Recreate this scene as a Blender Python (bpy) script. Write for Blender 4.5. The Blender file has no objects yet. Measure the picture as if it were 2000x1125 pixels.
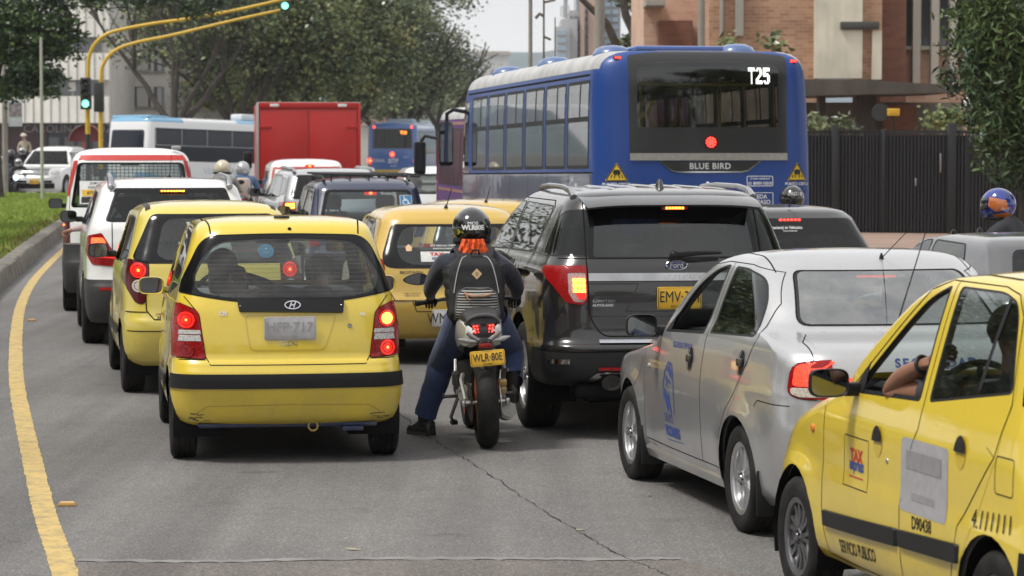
import bpy,bmesh,math,random
import numpy as np
from mathutils import Vector,Matrix,Euler,noise
from mathutils.bvhtree import BVHTree
R = math.radians
random.seed(7)
SC = bpy.context.scene
COL = SC.collection
# ------------------------------------------------------------------ camera, sky, sun, exposure
FPX,CAMH,HOR = 5500.0,2.09,272.0
TH = math.atan((562.5 - HOR) / FPX)
cam_d = bpy.data.cameras.new('camera')
cam_d.sensor_width = 36.0
cam_d.lens = FPX / 2000 * 36
cam_d.clip_start,cam_d.clip_end = 0.5,6000
cam_d.dof.use_dof = True
cam_d.dof.focus_distance = 18.5
cam_d.dof.aperture_fstop = 6.0
cam = bpy.data.objects.new('camera',cam_d)
COL.objects.link(cam)
cam.location = (0,0,CAMH)
cam.rotation_euler = (R(90) - TH,0,0)
SC.camera = cam
SUN_EL,SUN_AZ = 60,-112          # degrees; azimuth from +Y (view direction) towards +X
w = bpy.data.worlds.new('World'); SC.world = w; w.use_nodes = True
nt = w.node_tree; nt.nodes.clear()
wo = nt.nodes.new('ShaderNodeOutputWorld'); bg = nt.nodes.new('ShaderNodeBackground')
sky = nt.nodes.new('ShaderNodeTexSky'); sky.sky_type = 'NISHITA'; sky.sun_disc = False
sky.sun_elevation = R(SUN_EL); sky.sun_rotation = R(SUN_AZ)
sky.air_density = 1.0; sky.dust_density = 4.0; sky.ozone_density = 1.0
# overcast: a soft, nearly colourless cloud deck laid over the sky colour
hsv = nt.nodes.new('ShaderNodeHueSaturation'); hsv.inputs['Saturation'].default_value = 0.2
tcw = nt.nodes.new('ShaderNodeTexCoord'); mpw = nt.nodes.new('ShaderNodeMapping'); mpw.inputs['Scale'].default_value = (1.2,1.2,3.0)
nzw = nt.nodes.new('ShaderNodeTexNoise'); nzw.inputs['Scale'].default_value = 2.2; nzw.inputs['Detail'].default_value = 6
rpw = nt.nodes.new('ShaderNodeValToRGB')
rpw.color_ramp.elements[0].position = .3; rpw.color_ramp.elements[0].color = (8.2,8.4,8.8,1)
rpw.color_ramp.elements[1].position = .72; rpw.color_ramp.elements[1].color = (12.0,11.9,11.7,1)
mxw = nt.nodes.new('ShaderNodeMix'); mxw.data_type = 'RGBA'; mxw.inputs['Factor'].default_value = 0.86
nt.links.new(sky.outputs[0],hsv.inputs['Color'])
nt.links.new(tcw.outputs['Generated'],mpw.inputs[0]); nt.links.new(mpw.outputs[0],nzw.inputs['Vector']); nt.links.new(nzw.outputs['Fac'],rpw.inputs['Fac'])
nt.links.new(hsv.outputs[0],mxw.inputs['A']); nt.links.new(rpw.outputs[0],mxw.inputs['B'])
nt.links.new(mxw.outputs['Result'],bg.inputs['Color']); nt.links.new(bg.outputs[0],wo.inputs['Surface'])
bg.inputs['Strength'].default_value = 0.086
sun_d = bpy.data.lights.new('sun','SUN'); sun_d.energy = 2.5; sun_d.angle = R(13); sun_d.color = (1,.96,.9)
sun = bpy.data.objects.new('sun',sun_d); COL.objects.link(sun)
_sd = Vector((math.sin(R(SUN_AZ)) * math.cos(R(SUN_EL)),math.cos(R(SUN_AZ)) * math.cos(R(SUN_EL)),math.sin(R(SUN_EL))))
sun.rotation_euler = _sd.to_track_quat('Z','Y').to_euler(); sun.location = (0,0,60)
vs = SC.view_settings; vs.view_transform = 'Standard'; vs.look = 'None'; vs.exposure = 0.34; vs.gamma = 1.0; vs.use_curve_mapping = False
def at(px,py,Y):
 """world point whose picture position is (px,py) at forward distance Y"""
 u,v = (px - 1000) / FPX,(py - 562.5) / FPX
 c,s = math.cos(TH),math.sin(TH)
 d = Vector((u,c - v * s,-s - v * c)); k = Y / d.y
 return Vector((0,0,CAMH)) + d * k
def gnd(px,py):
 u,v = (px - 1000) / FPX,(py - 562.5) / FPX
 c,s = math.cos(TH),math.sin(TH)
 d = Vector((u,c - v * s,-s - v * c)); k = -CAMH / d.z
 return Vector((0,0,CAMH)) + d * k
# ------------------------------------------------------------------ materials
_M = {}
def newmat(name):
 m = bpy.data.materials.new(name); m.use_nodes = True
 t = m.node_tree; return m,t,t.nodes['Principled BSDF']
def N(t,kind,**kw):
 n = t.nodes.new(kind)
 for k,v in kw.items():
  if hasattr(n,k) and k not in n.inputs: setattr(n,k,v)
  else: n.inputs[k].default_value = v
 return n
def rgba(c): return (c[0],c[1],c[2],1)
def plain(name,col,rough=.5,metal=0,vary=.12,scale=25,coat=0,bump=0,bscale=120,spec=.5,sheen=0,detail=4):
 """colour with a soft procedural variation"""
 if name in _M: return _M[name]
 m,t,b = newmat(name)
 tc = N(t,'ShaderNodeTexCoord'); nz = N(t,'ShaderNodeTexNoise',Scale=scale,Detail=detail)
 mp = N(t,'ShaderNodeMapRange'); mp.inputs['To Min'].default_value = 1 - vary; mp.inputs['To Max'].default_value = 1 + vary
 mp.inputs['From Min'].default_value = .25; mp.inputs['From Max'].default_value = .75
 hs = N(t,'ShaderNodeHueSaturation'); hs.inputs['Color'].default_value = rgba(col)
 t.links.new(tc.outputs['Object'],nz.inputs['Vector']); t.links.new(nz.outputs['Fac'],mp.inputs['Value'])
 t.links.new(mp.outputs[0],hs.inputs['Value']); t.links.new(hs.outputs[0],b.inputs['Base Color'])
 b.inputs['Roughness'].default_value = rough; b.inputs['Metallic'].default_value = metal
 b.inputs['Coat Weight'].default_value = coat; b.inputs['Coat Roughness'].default_value = .05
 b.inputs['Specular IOR Level'].default_value = spec
 if sheen: b.inputs['Sheen Weight'].default_value = sheen
 if bump:
  n2 = N(t,'ShaderNodeTexNoise',Scale=bscale,Detail=3); bp = N(t,'ShaderNodeBump',Strength=bump,Distance=.01)
  t.links.new(tc.outputs['Object'],n2.inputs['Vector']); t.links.new(n2.outputs['Fac'],bp.inputs['Height']); t.links.new(bp.outputs[0],b.inputs['Normal'])
 _M[name] = m; return m
def paint(name,col,metal=0,rough=.32,dirt=.6,coat=1.0,dirtcol=(.17,.15,.125),top=.75,flake=0):
 """car paint with clear coat, faint road dust low down and water marks"""
 if name in _M: return _M[name]
 m,t,b = newmat(name)
 tc = N(t,'ShaderNodeTexCoord'); sp = N(t,'ShaderNodeSeparateXYZ')
 n1 = N(t,'ShaderNodeTexNoise',Scale=3.0,Detail=8,Roughness=.65); n2 = N(t,'ShaderNodeTexNoise',Scale=40,Detail=4)
 t.links.new(tc.outputs['Object'],sp.inputs[0]); t.links.new(tc.outputs['Object'],n1.inputs['Vector']); t.links.new(tc.outputs['Object'],n2.inputs['Vector'])
 hg = N(t,'ShaderNodeMapRange'); hg.inputs['From Min'].default_value = top; hg.inputs['From Max'].default_value = .15
 hg.inputs['To Min'].default_value = .06; hg.inputs['To Max'].default_value = 1
 t.links.new(sp.outputs['Z'],hg.inputs['Value'])
 th = N(t,'ShaderNodeMapRange'); th.inputs['From Min'].default_value = .35; th.inputs['From Max'].default_value = .75
 t.links.new(n1.outputs['Fac'],th.inputs['Value'])
 mu = N(t,'ShaderNodeMath',operation='MULTIPLY'); t.links.new(hg.outputs[0],mu.inputs[0]); t.links.new(th.outputs[0],mu.inputs[1])
 m2 = N(t,'ShaderNodeMath',operation='MULTIPLY'); t.links.new(mu.outputs[0],m2.inputs[0]); m2.inputs[1].default_value = dirt
 hs = N(t,'ShaderNodeHueSaturation'); hs.inputs['Color'].default_value = rgba(col)
 vr = N(t,'ShaderNodeMapRange'); vr.inputs['To Min'].default_value = .94; vr.inputs['To Max'].default_value = 1.06
 t.links.new(n2.outputs['Fac'],vr.inputs['Value']); t.links.new(vr.outputs[0],hs.inputs['Value'])
 mx = N(t,'ShaderNodeMix',data_type='RGBA'); t.links.new(m2.outputs[0],mx.inputs['Factor']); t.links.new(hs.outputs[0],mx.inputs['A']); mx.inputs['B'].default_value = rgba(dirtcol)
 t.links.new(mx.outputs['Result'],b.inputs['Base Color'])
 b.inputs['Metallic'].default_value = metal; b.inputs['Roughness'].default_value = rough
 cw = N(t,'ShaderNodeMapRange'); cw.inputs['To Min'].default_value = coat; cw.inputs['To Max'].default_value = coat * .25
 t.links.new(m2.outputs[0],cw.inputs['Value']); t.links.new(cw.outputs[0],b.inputs['Coat Weight'])
 cr = N(t,'ShaderNodeMapRange'); cr.inputs['From Min'].default_value = .4; cr.inputs['From Max'].default_value = .7
 cr.inputs['To Min'].default_value = .03; cr.inputs['To Max'].default_value = .12
 t.links.new(n1.outputs['Fac'],cr.inputs['Value']); t.links.new(cr.outputs[0],b.inputs['Coat Roughness'])
 nb = N(t,'ShaderNodeTexNoise',Scale=4.5,Detail=1.5); bp = N(t,'ShaderNodeBump',Strength=.10,Distance=.02)
 t.links.new(tc.outputs['Object'],nb.inputs['Vector']); t.links.new(nb.outputs['Fac'],bp.inputs['Height'])
 t.links.new(bp.outputs[0],b.inputs['Normal']); t.links.new(bp.outputs[0],b.inputs['Coat Normal'])
 _M[name] = m; return m
def glass(name,tint=(.6,.66,.64),refl=1.0,dust=.06,lines=False):
 """thin car glass: lets tinted light through, mirrors at grazing angles, carries a little dust"""
 if name in _M: return _M[name]
 m,t,b = newmat(name); t.nodes.remove(b); out = t.nodes['Material Output']
 tr = N(t,'ShaderNodeBsdfTransparent',Color=rgba(tint)); gl = N(t,'ShaderNodeBsdfGlossy',Roughness=.02)
 gl.inputs['Color'].default_value = (.95,.97,.97,1)
 lw = N(t,'ShaderNodeLayerWeight'); lw.inputs['Blend'].default_value = .5; pw = N(t,'ShaderNodeMath',operation='POWER'); pw.inputs[1].default_value = 4.2
 mr = N(t,'ShaderNodeMath',operation='MULTIPLY_ADD'); mr.inputs[1].default_value = .92; mr.inputs[2].default_value = .07 * refl; mr.use_clamp = True
 t.links.new(lw.outputs['Facing'],pw.inputs[0]); t.links.new(pw.outputs[0],mr.inputs[0])
 tc = N(t,'ShaderNodeTexCoord'); nz = N(t,'ShaderNodeTexNoise',Scale=6,Detail=8,Roughness=.7); t.links.new(tc.outputs['Object'],nz.inputs['Vector'])
 df = N(t,'ShaderNodeBsdfDiffuse',Color=(.42,.41,.39,1))
 dm = N(t,'ShaderNodeMapRange'); dm.inputs['From Min'].default_value = .4; dm.inputs['From Max'].default_value = .8; dm.inputs['To Max'].default_value = dust
 t.links.new(nz.outputs['Fac'],dm.inputs['Value'])
 m1 = N(t,'ShaderNodeMixShader'); t.links.new(mr.outputs[0],m1.inputs[0]); t.links.new(tr.outputs[0],m1.inputs[1]); t.links.new(gl.outputs[0],m1.inputs[2])
 m2 = N(t,'ShaderNodeMixShader'); t.links.new(dm.outputs[0],m2.inputs[0]); t.links.new(m1.outputs[0],m2.inputs[1]); t.links.new(df.outputs[0],m2.inputs[2])
 t.links.new(m2.outputs[0],out.inputs['Surface'])
 _M[name] = m; return m
def glow(name,col,strength,cell=0,base=None):
 """a lamp that is on"""
 if name in _M: return _M[name]
 m,t,b = newmat(name)
 b.inputs['Base Color'].default_value = rgba(base or col); b.inputs['Roughness'].default_value = .2
 b.inputs['Emission Color'].default_value = rgba(col); b.inputs['Emission Strength'].default_value = strength
 tc = N(t,'ShaderNodeTexCoord')
 if cell:
  vo = N(t,'ShaderNodeTexVoronoi',Scale=cell); mr = N(t,'ShaderNodeMapRange')
  mr.inputs['From Max'].default_value = .6; mr.inputs['To Min'].default_value = strength * 1.3; mr.inputs['To Max'].default_value = strength * .45
  t.links.new(tc.outputs['Object'],vo.inputs['Vector']); t.links.new(vo.outputs['Distance'],mr.inputs['Value']); t.links.new(mr.outputs[0],b.inputs['Emission Strength'])
 _M[name] = m; return m
def lens(name,col,rough=.12,cell=90):
 """unlit lamp lens with moulded facets"""
 if name in _M: return _M[name]
 m,t,b = newmat(name)
 tc = N(t,'ShaderNodeTexCoord'); vo = N(t,'ShaderNodeTexVoronoi',Scale=cell); bp = N(t,'ShaderNodeBump',Strength=.35,Distance=.004)
 mr = N(t,'ShaderNodeMapRange'); mr.inputs['To Min'].default_value = 1.25; mr.inputs['To Max'].default_value = .55; hs = N(t,'ShaderNodeHueSaturation'); hs.inputs['Color'].default_value = rgba(col)
 t.links.new(tc.outputs['Object'],vo.inputs['Vector']); t.links.new(vo.outputs['Distance'],bp.inputs['Height']); t.links.new(bp.outputs[0],b.inputs['Normal'])
 t.links.new(vo.outputs['Distance'],mr.inputs['Value']); t.links.new(mr.outputs[0],hs.inputs['Value']); t.links.new(hs.outputs[0],b.inputs['Base Color'])
 b.inputs['Roughness'].default_value = rough; b.inputs['Coat Weight'].default_value = .35; b.inputs['Coat Roughness'].default_value = .03; b.inputs['Specular IOR Level'].default_value = .3
 _M[name] = m; return m
def rubber_mat():
 if 'tyre_rubber' in _M: return _M['tyre_rubber']
 m,t,b = newmat('tyre_rubber')
 tc = N(t,'ShaderNodeTexCoord'); nz = N(t,'ShaderNodeTexNoise',Scale=9,Detail=6)
 rp = N(t,'ShaderNodeValToRGB'); rp.color_ramp.elements[0].color = (.008,.008,.008,1); rp.color_ramp.elements[1].color = (.028,.026,.024,1)
 rp.color_ramp.elements[0].position = .35; rp.color_ramp.elements[1].position = .75
 wv = N(t,'ShaderNodeTexWave',Scale=14,Distortion=2.0); wv.bands_direction = 'DIAGONAL'; bp = N(t,'ShaderNodeBump',Strength=.12,Distance=.004); b.inputs['Specular IOR Level'].default_value = .25
 t.links.new(tc.outputs['Object'],nz.inputs['Vector']); t.links.new(nz.outputs['Fac'],rp.inputs['Fac']); t.links.new(rp.outputs[0],b.inputs['Base Color'])
 t.links.new(tc.outputs['Object'],wv.inputs['Vector']); t.links.new(wv.outputs['Fac'],bp.inputs['Height']); t.links.new(bp.outputs[0],b.inputs['Normal'])
 b.inputs['Roughness'].default_value = .75
 _M['tyre_rubber'] = m; return m
BLACK = plain('black_plastic',(.016,.016,.017),.5,bump=.1,bscale=300,spec=.25)
DARK = plain('dark_trim',(.008,.008,.009),.8,spec=.15)
GAP = plain('panel_gap',(.012,.012,.012),.9,spec=.1)
LINING = plain('cabin_lining',(.035,.036,.038),.9)
LINGREY = plain('cabin_lining_grey',(.16,.16,.16),.9)
FRIT = plain('glass_edge_band',(.005,.005,.006),.12,spec=.35)
RUB = None
CHROME = plain('chrome',(.62,.63,.65),.10,1.0,vary=.06)
STEEL = plain('brushed_steel',(.5,.5,.5),.3,1.0)
ALLOY = plain('alloy_wheel',(.5,.5,.51),.3,.85,vary=.1)
ALLOYD = plain('alloy_dark',(.05,.05,.055),.35,.6)
YEL = paint('taxi_yellow',(.72,.535,.045),rough=.3)
YEL2 = paint('taxi_yellow_pale',(.66,.53,.09),rough=.38)
MUST = paint('taxi_mustard',(.56,.365,.055),rough=.35)
SILV = paint('silver_paint',(.47,.47,.48),metal=.55,rough=.3)
GREYP = paint('graphite_paint',(.026,.024,.024),metal=.45,rough=.25,dirt=.25)
WHITEP = paint('white_paint',(.78,.78,.77),rough=.35,dirt=.4)
NAVYP = paint('navy_paint',(.028,.035,.075),rough=.3,dirt=.4)
DKGREY = paint('dark_grey_paint',(.035,.035,.036),metal=.4,rough=.35)
GCLR = glass('clear_glass',(.80,.86,.84),dust=.02)
GMID = glass('light_tint_glass',(.55,.60,.59),dust=.03)
GDRK = glass('dark_tint_glass',(.06,.064,.064),refl=.55,dust=.015)
REDL = lens('red_lens',(.30,.005,.006)); CLRL = lens('clear_lens',(.55,.55,.53)); AMBL = lens('amber_lens',(.7,.2,.02)); DRKL = lens('smoked_red_lens',(.09,.006,.007))
GLOWR = glow('brake_light_on',(1,.025,.012),1.25,150,(.5,.01,.01)); GLOWH = glow('brake_light_core',(1,.16,.03),4,0); GLOWY = glow('turn_light_on',(1,.50,.08),3.2,130)
LEDR = glow('led_red',(1,.03,.02),5)
PLATEY = plain('plate_yellow',(.72,.42,.03),.4); PLATEW = plain('plate_white',(.62,.62,.62),.4); INK = plain('ink_black',(.012,.012,.012),.5); INKW = plain('lettering_white',(.78,.78,.78),.45)
INKB = plain('lettering_blue',(.035,.07,.26),.45); INKR = plain('lettering_red',(.5,.03,.03),.45)
SEATC = plain('seat_cloth',(.05,.052,.056),.95,bump=.2); SEATG = plain('seat_cover_pale',(.30,.29,.27),.95,bump=.2)
SKIN = plain('skin',(.24,.115,.07),.5,vary=.08); SKIN2 = plain('skin_pale',(.36,.19,.13),.5,vary=.08); HAIR = plain('hair_dark',(.012,.010,.009),.6,bump=.4,bscale=200)
# ------------------------------------------------------------------ objects
def tag(o,label=None,cat=None,group=None,kind=None):
 if label: o['label'] = label
 if cat: o['category'] = cat
 if group: o['group'] = group
 if kind: o['kind'] = kind
 return o
def empty(name,loc=(0,0,0),rz=0,label=None,cat=None,group=None,scale=1,rx=0,ry=0):
 o = bpy.data.objects.new(name,None); COL.objects.link(o)
 o.empty_display_size = .3; o.location = loc; o.rotation_euler = (rx,ry,rz); o.scale = (scale,) * 3
 return tag(o,label,cat,group)
def link(name,me,mats,parent=None,smooth=True,ang=38):
 for m in (mats if isinstance(mats,(list,tuple)) else [mats]): me.materials.append(m)
 if smooth:
  me.polygons.foreach_set('use_smooth',[True] * len(me.polygons))
  try: me.set_sharp_from_angle(angle=R(ang))
  except Exception: pass
 o = bpy.data.objects.new(name,me); COL.objects.link(o)
 if parent: o.parent = parent
 return o
def kids(o): return [c for c in bpy.data.objects if c.parent == o]
def copy_tree(o,parent=None,_map=None):
 if _map is None:
  _map = {}
  for c in bpy.data.objects:
   if c.parent: _map.setdefault(c.parent.name,[]).append(c)
 c = o.copy(); COL.objects.link(c)
 if parent: c.parent = parent
 for ch in _map.get(o.name,[]): copy_tree(ch,c,_map)
 return c
class MB:
 """collects shapes into ONE mesh"""
 def __init__(s): s.bm = bmesh.new()
 def _mi(s,fs,m):
  for f in fs: f.material_index = m
 def quad(s,pts,m=0):
  f = s.bm.faces.new([s.bm.verts.new(p) for p in pts]); f.material_index = m; return f
 def box(s,c,d,bev=0,rot=None,m=0,seg=2):
  r = bmesh.ops.create_cube(s.bm,size=1); vs_ = r['verts']
  bmesh.ops.scale(s.bm,vec=d,verts=vs_)
  fs = set(f for v in vs_ for f in v.link_faces)
  if bev:
   es = set(e for v in vs_ for e in v.link_edges)
   g = bmesh.ops.bevel(s.bm,geom=list(es),offset=min(bev,min(d) * .49),segments=seg,affect='EDGES',profile=.5)
   vs_ = list(set(g['verts']) | set(v for v in vs_ if v.is_valid)); fs = set(f for v in vs_ for f in v.link_faces)
  M = Matrix.Translation(c)
  if rot: M = M @ Euler(rot).to_matrix().to_4x4()
  bmesh.ops.transform(s.bm,matrix=M,verts=vs_); s._mi(fs,m); return s
 def cyl(s,p0,p1,r0,r1=None,n=16,m=0,cap=True):
  return s.tube([p0,p1],[r0,r0 if r1 is None else r1],n,m,cap)
 def tube(s,pts,rad,n=8,m=0,cap=True,closed=False,flat=1.0):
  P = [Vector(p) for p in pts]; k = len(P)
  if not hasattr(rad,'__len__'): rad = [rad] * k
  rings = []; prev = None
  for i in range(k):
   if closed: t = P[(i + 1) % k] - P[i - 1]
   else: t = P[min(i + 1,k - 1)] - P[max(i - 1,0)]
   t.normalize()
   if prev is None:
    a = Vector((0,0,1)) if abs(t.z) < .9 else Vector((0,1,0))
    prev = a
   u = prev - t * prev.dot(t)
   if u.length < 1e-5: u = t.orthogonal()
   u.normalize(); prev = u; v = t.cross(u)
   rings.append([s.bm.verts.new(P[i] + (u * math.cos(2 * math.pi * j / n) * flat + v * math.sin(2 * math.pi * j / n)) * rad[i]) for j in range(n)])
  fs = []
  for i in range(k if closed else k - 1):
   a,b = rings[i],rings[(i + 1) % k]
   for j in range(n): fs.append(s.bm.faces.new((a[j],a[(j + 1) % n],b[(j + 1) % n],b[j])))
  if cap and not closed:
   fs.append(s.bm.faces.new(rings[0][::-1])); fs.append(s.bm.faces.new(rings[-1]))
  s._mi(fs,m); return s
 def lathe(s,prof,M=None,n=32,m=0,closed=False,ms=None):
  """profile (r,h) turned about local z, then placed by matrix M"""
  M = M or Matrix(); rings = []
  for r,h in prof:
   rings.append([s.bm.verts.new(M @ Vector((r * math.cos(2 * math.pi * j / n),r * math.sin(2 * math.pi * j / n),h))) for j in range(n)])
  k = len(rings)
  for i in range(k if closed else k - 1):
   a,b = rings[i],rings[(i + 1) % k]
   for j in range(n):
    f = s.bm.faces.new((a[j],a[(j + 1) % n],b[(j + 1) % n],b[j])); f.material_index = ms[i] if ms else m
  if not closed:
   for rr,p in ((rings[0],prof[0]),(rings[-1],prof[-1])):
    if p[0] > 1e-4: f = s.bm.faces.new(rr); f.material_index = (ms[0] if ms else m)
  return s
 def prism(s,poly,d,M=None,m=0,bev=0):
  """2-D outline (x,y) extruded by d along local z"""
  M = M or Matrix()
  a = [s.bm.verts.new(M @ Vector((p[0],p[1],0))) for p in poly]; b = [s.bm.verts.new(M @ Vector((p[0],p[1],d))) for p in poly]
  n = len(poly); fs = [s.bm.faces.new(a[::-1]),s.bm.faces.new(b)]
  for i in range(n): fs.append(s.bm.faces.new((a[i],a[(i + 1) % n],b[(i + 1) % n],b[i])))
  s._mi(fs,m)
  if bev:
   es = list(set(e for f in fs for e in f.edges)); bmesh.ops.bevel(s.bm,geom=es,offset=bev,segments=2,affect='EDGES',profile=.5)
  return s
 def ball(s,c,r,m=0,n=16,rot=None):
  rr = r if hasattr(r,'__len__') else (r,r,r)
  g = bmesh.ops.create_uvsphere(s.bm,u_segments=n,v_segments=max(6,n * 2 // 3),radius=1)
  M = Matrix.Translation(c) @ (Euler(rot).to_matrix().to_4x4() if rot else Matrix()) @ Matrix.Diagonal((*rr,1))
  bmesh.ops.transform(s.bm,matrix=M,verts=g['verts'])
  s._mi(set(f for v in g['verts'] for f in v.link_faces),m); return s
 def grid(s,rows,m=0,closed_u=False):
  V = [[s.bm.verts.new(p) for p in r] for r in rows]
  for i in range(len(V) - 1):
   n = len(V[i])
   for j in range(n if closed_u else n - 1):
    f = s.bm.faces.new((V[i][j],V[i][(j + 1) % n],V[i + 1][(j + 1) % n],V[i + 1][j])); f.material_index = m
  return s
 def build(s,name,mats,parent=None,smooth=True,ang=38,recalc=True):
  if recalc: bmesh.ops.recalc_face_normals(s.bm,faces=s.bm.faces)
  me = bpy.data.meshes.new(name); s.bm.to_mesh(me); s.bm.free()
  return link(name,me,mats,parent,smooth,ang)
def rpoly(pts,r=.03,n=5):
 """round the corners of a convex outline"""
 out = []; k = len(pts)
 rr = r if hasattr(r,'__len__') else [r] * k
 for i in range(k):
  p = Vector(pts[i]); a = Vector(pts[i - 1]) - p; b = Vector(pts[(i + 1) % k]) - p
  la,lb = a.length,b.length; a.normalize(); b.normalize()
  d = min(rr[i],la * .48,lb * .48)
  if d < 1e-4: out.append((p.x,p.y)); continue
  p0,p1 = p + a * d,p + b * d
  for j in range(n + 1):
   t = j / n; q = p0 * (1 - t) ** 2 + p * 2 * t * (1 - t) + p1 * t * t; out.append((q.x,q.y))
 return out
def circ(c,r,n=28,sq=1): return [(c[0] + r * math.cos(2 * math.pi * i / n),c[1] + r * sq * math.sin(2 * math.pi * i / n)) for i in range(n)]
def inset(poly,k):
 cx = sum(p[0] for p in poly) / len(poly); cy = sum(p[1] for p in poly) / len(poly)
 return [(cx + (p[0] - cx) * k,cy + (p[1] - cy) * k) for p in poly]
def mir(poly): return [(-p[0],p[1]) for p in poly]
def pchip(xs,ys,q):
 n = len(xs); h = [xs[i + 1] - xs[i] for i in range(n - 1)]; dl = [(ys[i + 1] - ys[i]) / h[i] for i in range(n - 1)]
 d = [0] * n; d[0] = dl[0]; d[-1] = dl[-1]
 for i in range(1,n - 1):
  if dl[i - 1] * dl[i] > 0:
   w1 = 2 * h[i] + h[i - 1]; w2 = h[i] + 2 * h[i - 1]; d[i] = (w1 + w2) / (w1 / dl[i - 1] + w2 / dl[i])
 out = []
 for x in q:
  i = min(max(0,int(x)),n - 2) if xs[0] == 0 and xs[1] == 1 else next((j for j in range(n - 1) if x <= xs[j + 1]),n - 2)
  t = (x - xs[i]) / h[i]
  out.append((2 * t**3 - 3 * t * t + 1) * ys[i] + (t**3 - 2 * t * t + t) * h[i] * d[i] + (-2 * t**3 + 3 * t * t) * ys[i + 1] + (t**3 - t * t) * h[i] * d[i + 1])
 return out
def hull(P):
 """convex outline, counter-clockwise"""
 P = sorted(set((round(p[0],5),round(p[1],5)) for p in P)); cr = lambda o,a,b: (a[0] - o[0]) * (b[1] - o[1]) - (a[1] - o[1]) * (b[0] - o[0])
 def half(Q):
  h = []
  for p in Q:
   while len(h) > 1 and cr(h[-2],h[-1],p) <= 0: h.pop()
   h.append(p)
  return h[:-1]
 return half(P) + half(P[::-1])
_TXT = {}
def text2d(s,bold=0.0,spacing=1.0):
 """flat lettering: (verts 2-D scaled to cap height 1 and centred, faces)"""
 k = (s,bold,spacing)
 if k in _TXT: return _TXT[k]
 c = bpy.data.curves.new('lettering','FONT'); c.body = s; c.size = 1; c.offset = bold; c.space_character = spacing; c.resolution_u = 3
 o = bpy.data.objects.new('lettering',c); me = bpy.data.meshes.new_from_object(o)
 v = [(p.co.x,p.co.y) for p in me.vertices]; f = [tuple(p.vertices) for p in me.polygons]
 bpy.data.objects.remove(o); bpy.data.curves.remove(c); bpy.data.meshes.remove(me)
 x0,x1 = min(p[0] for p in v),max(p[0] for p in v); y0,y1 = min(p[1] for p in v),max(p[1] for p in v)
 v = [((p[0] - (x0 + x1) / 2) / (y1 - y0),(p[1] - (y0 + y1) / 2) / (y1 - y0)) for p in v]
 _TXT[k] = (v,f,(x1 - x0) / (y1 - y0)); return _TXT[k]
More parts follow.
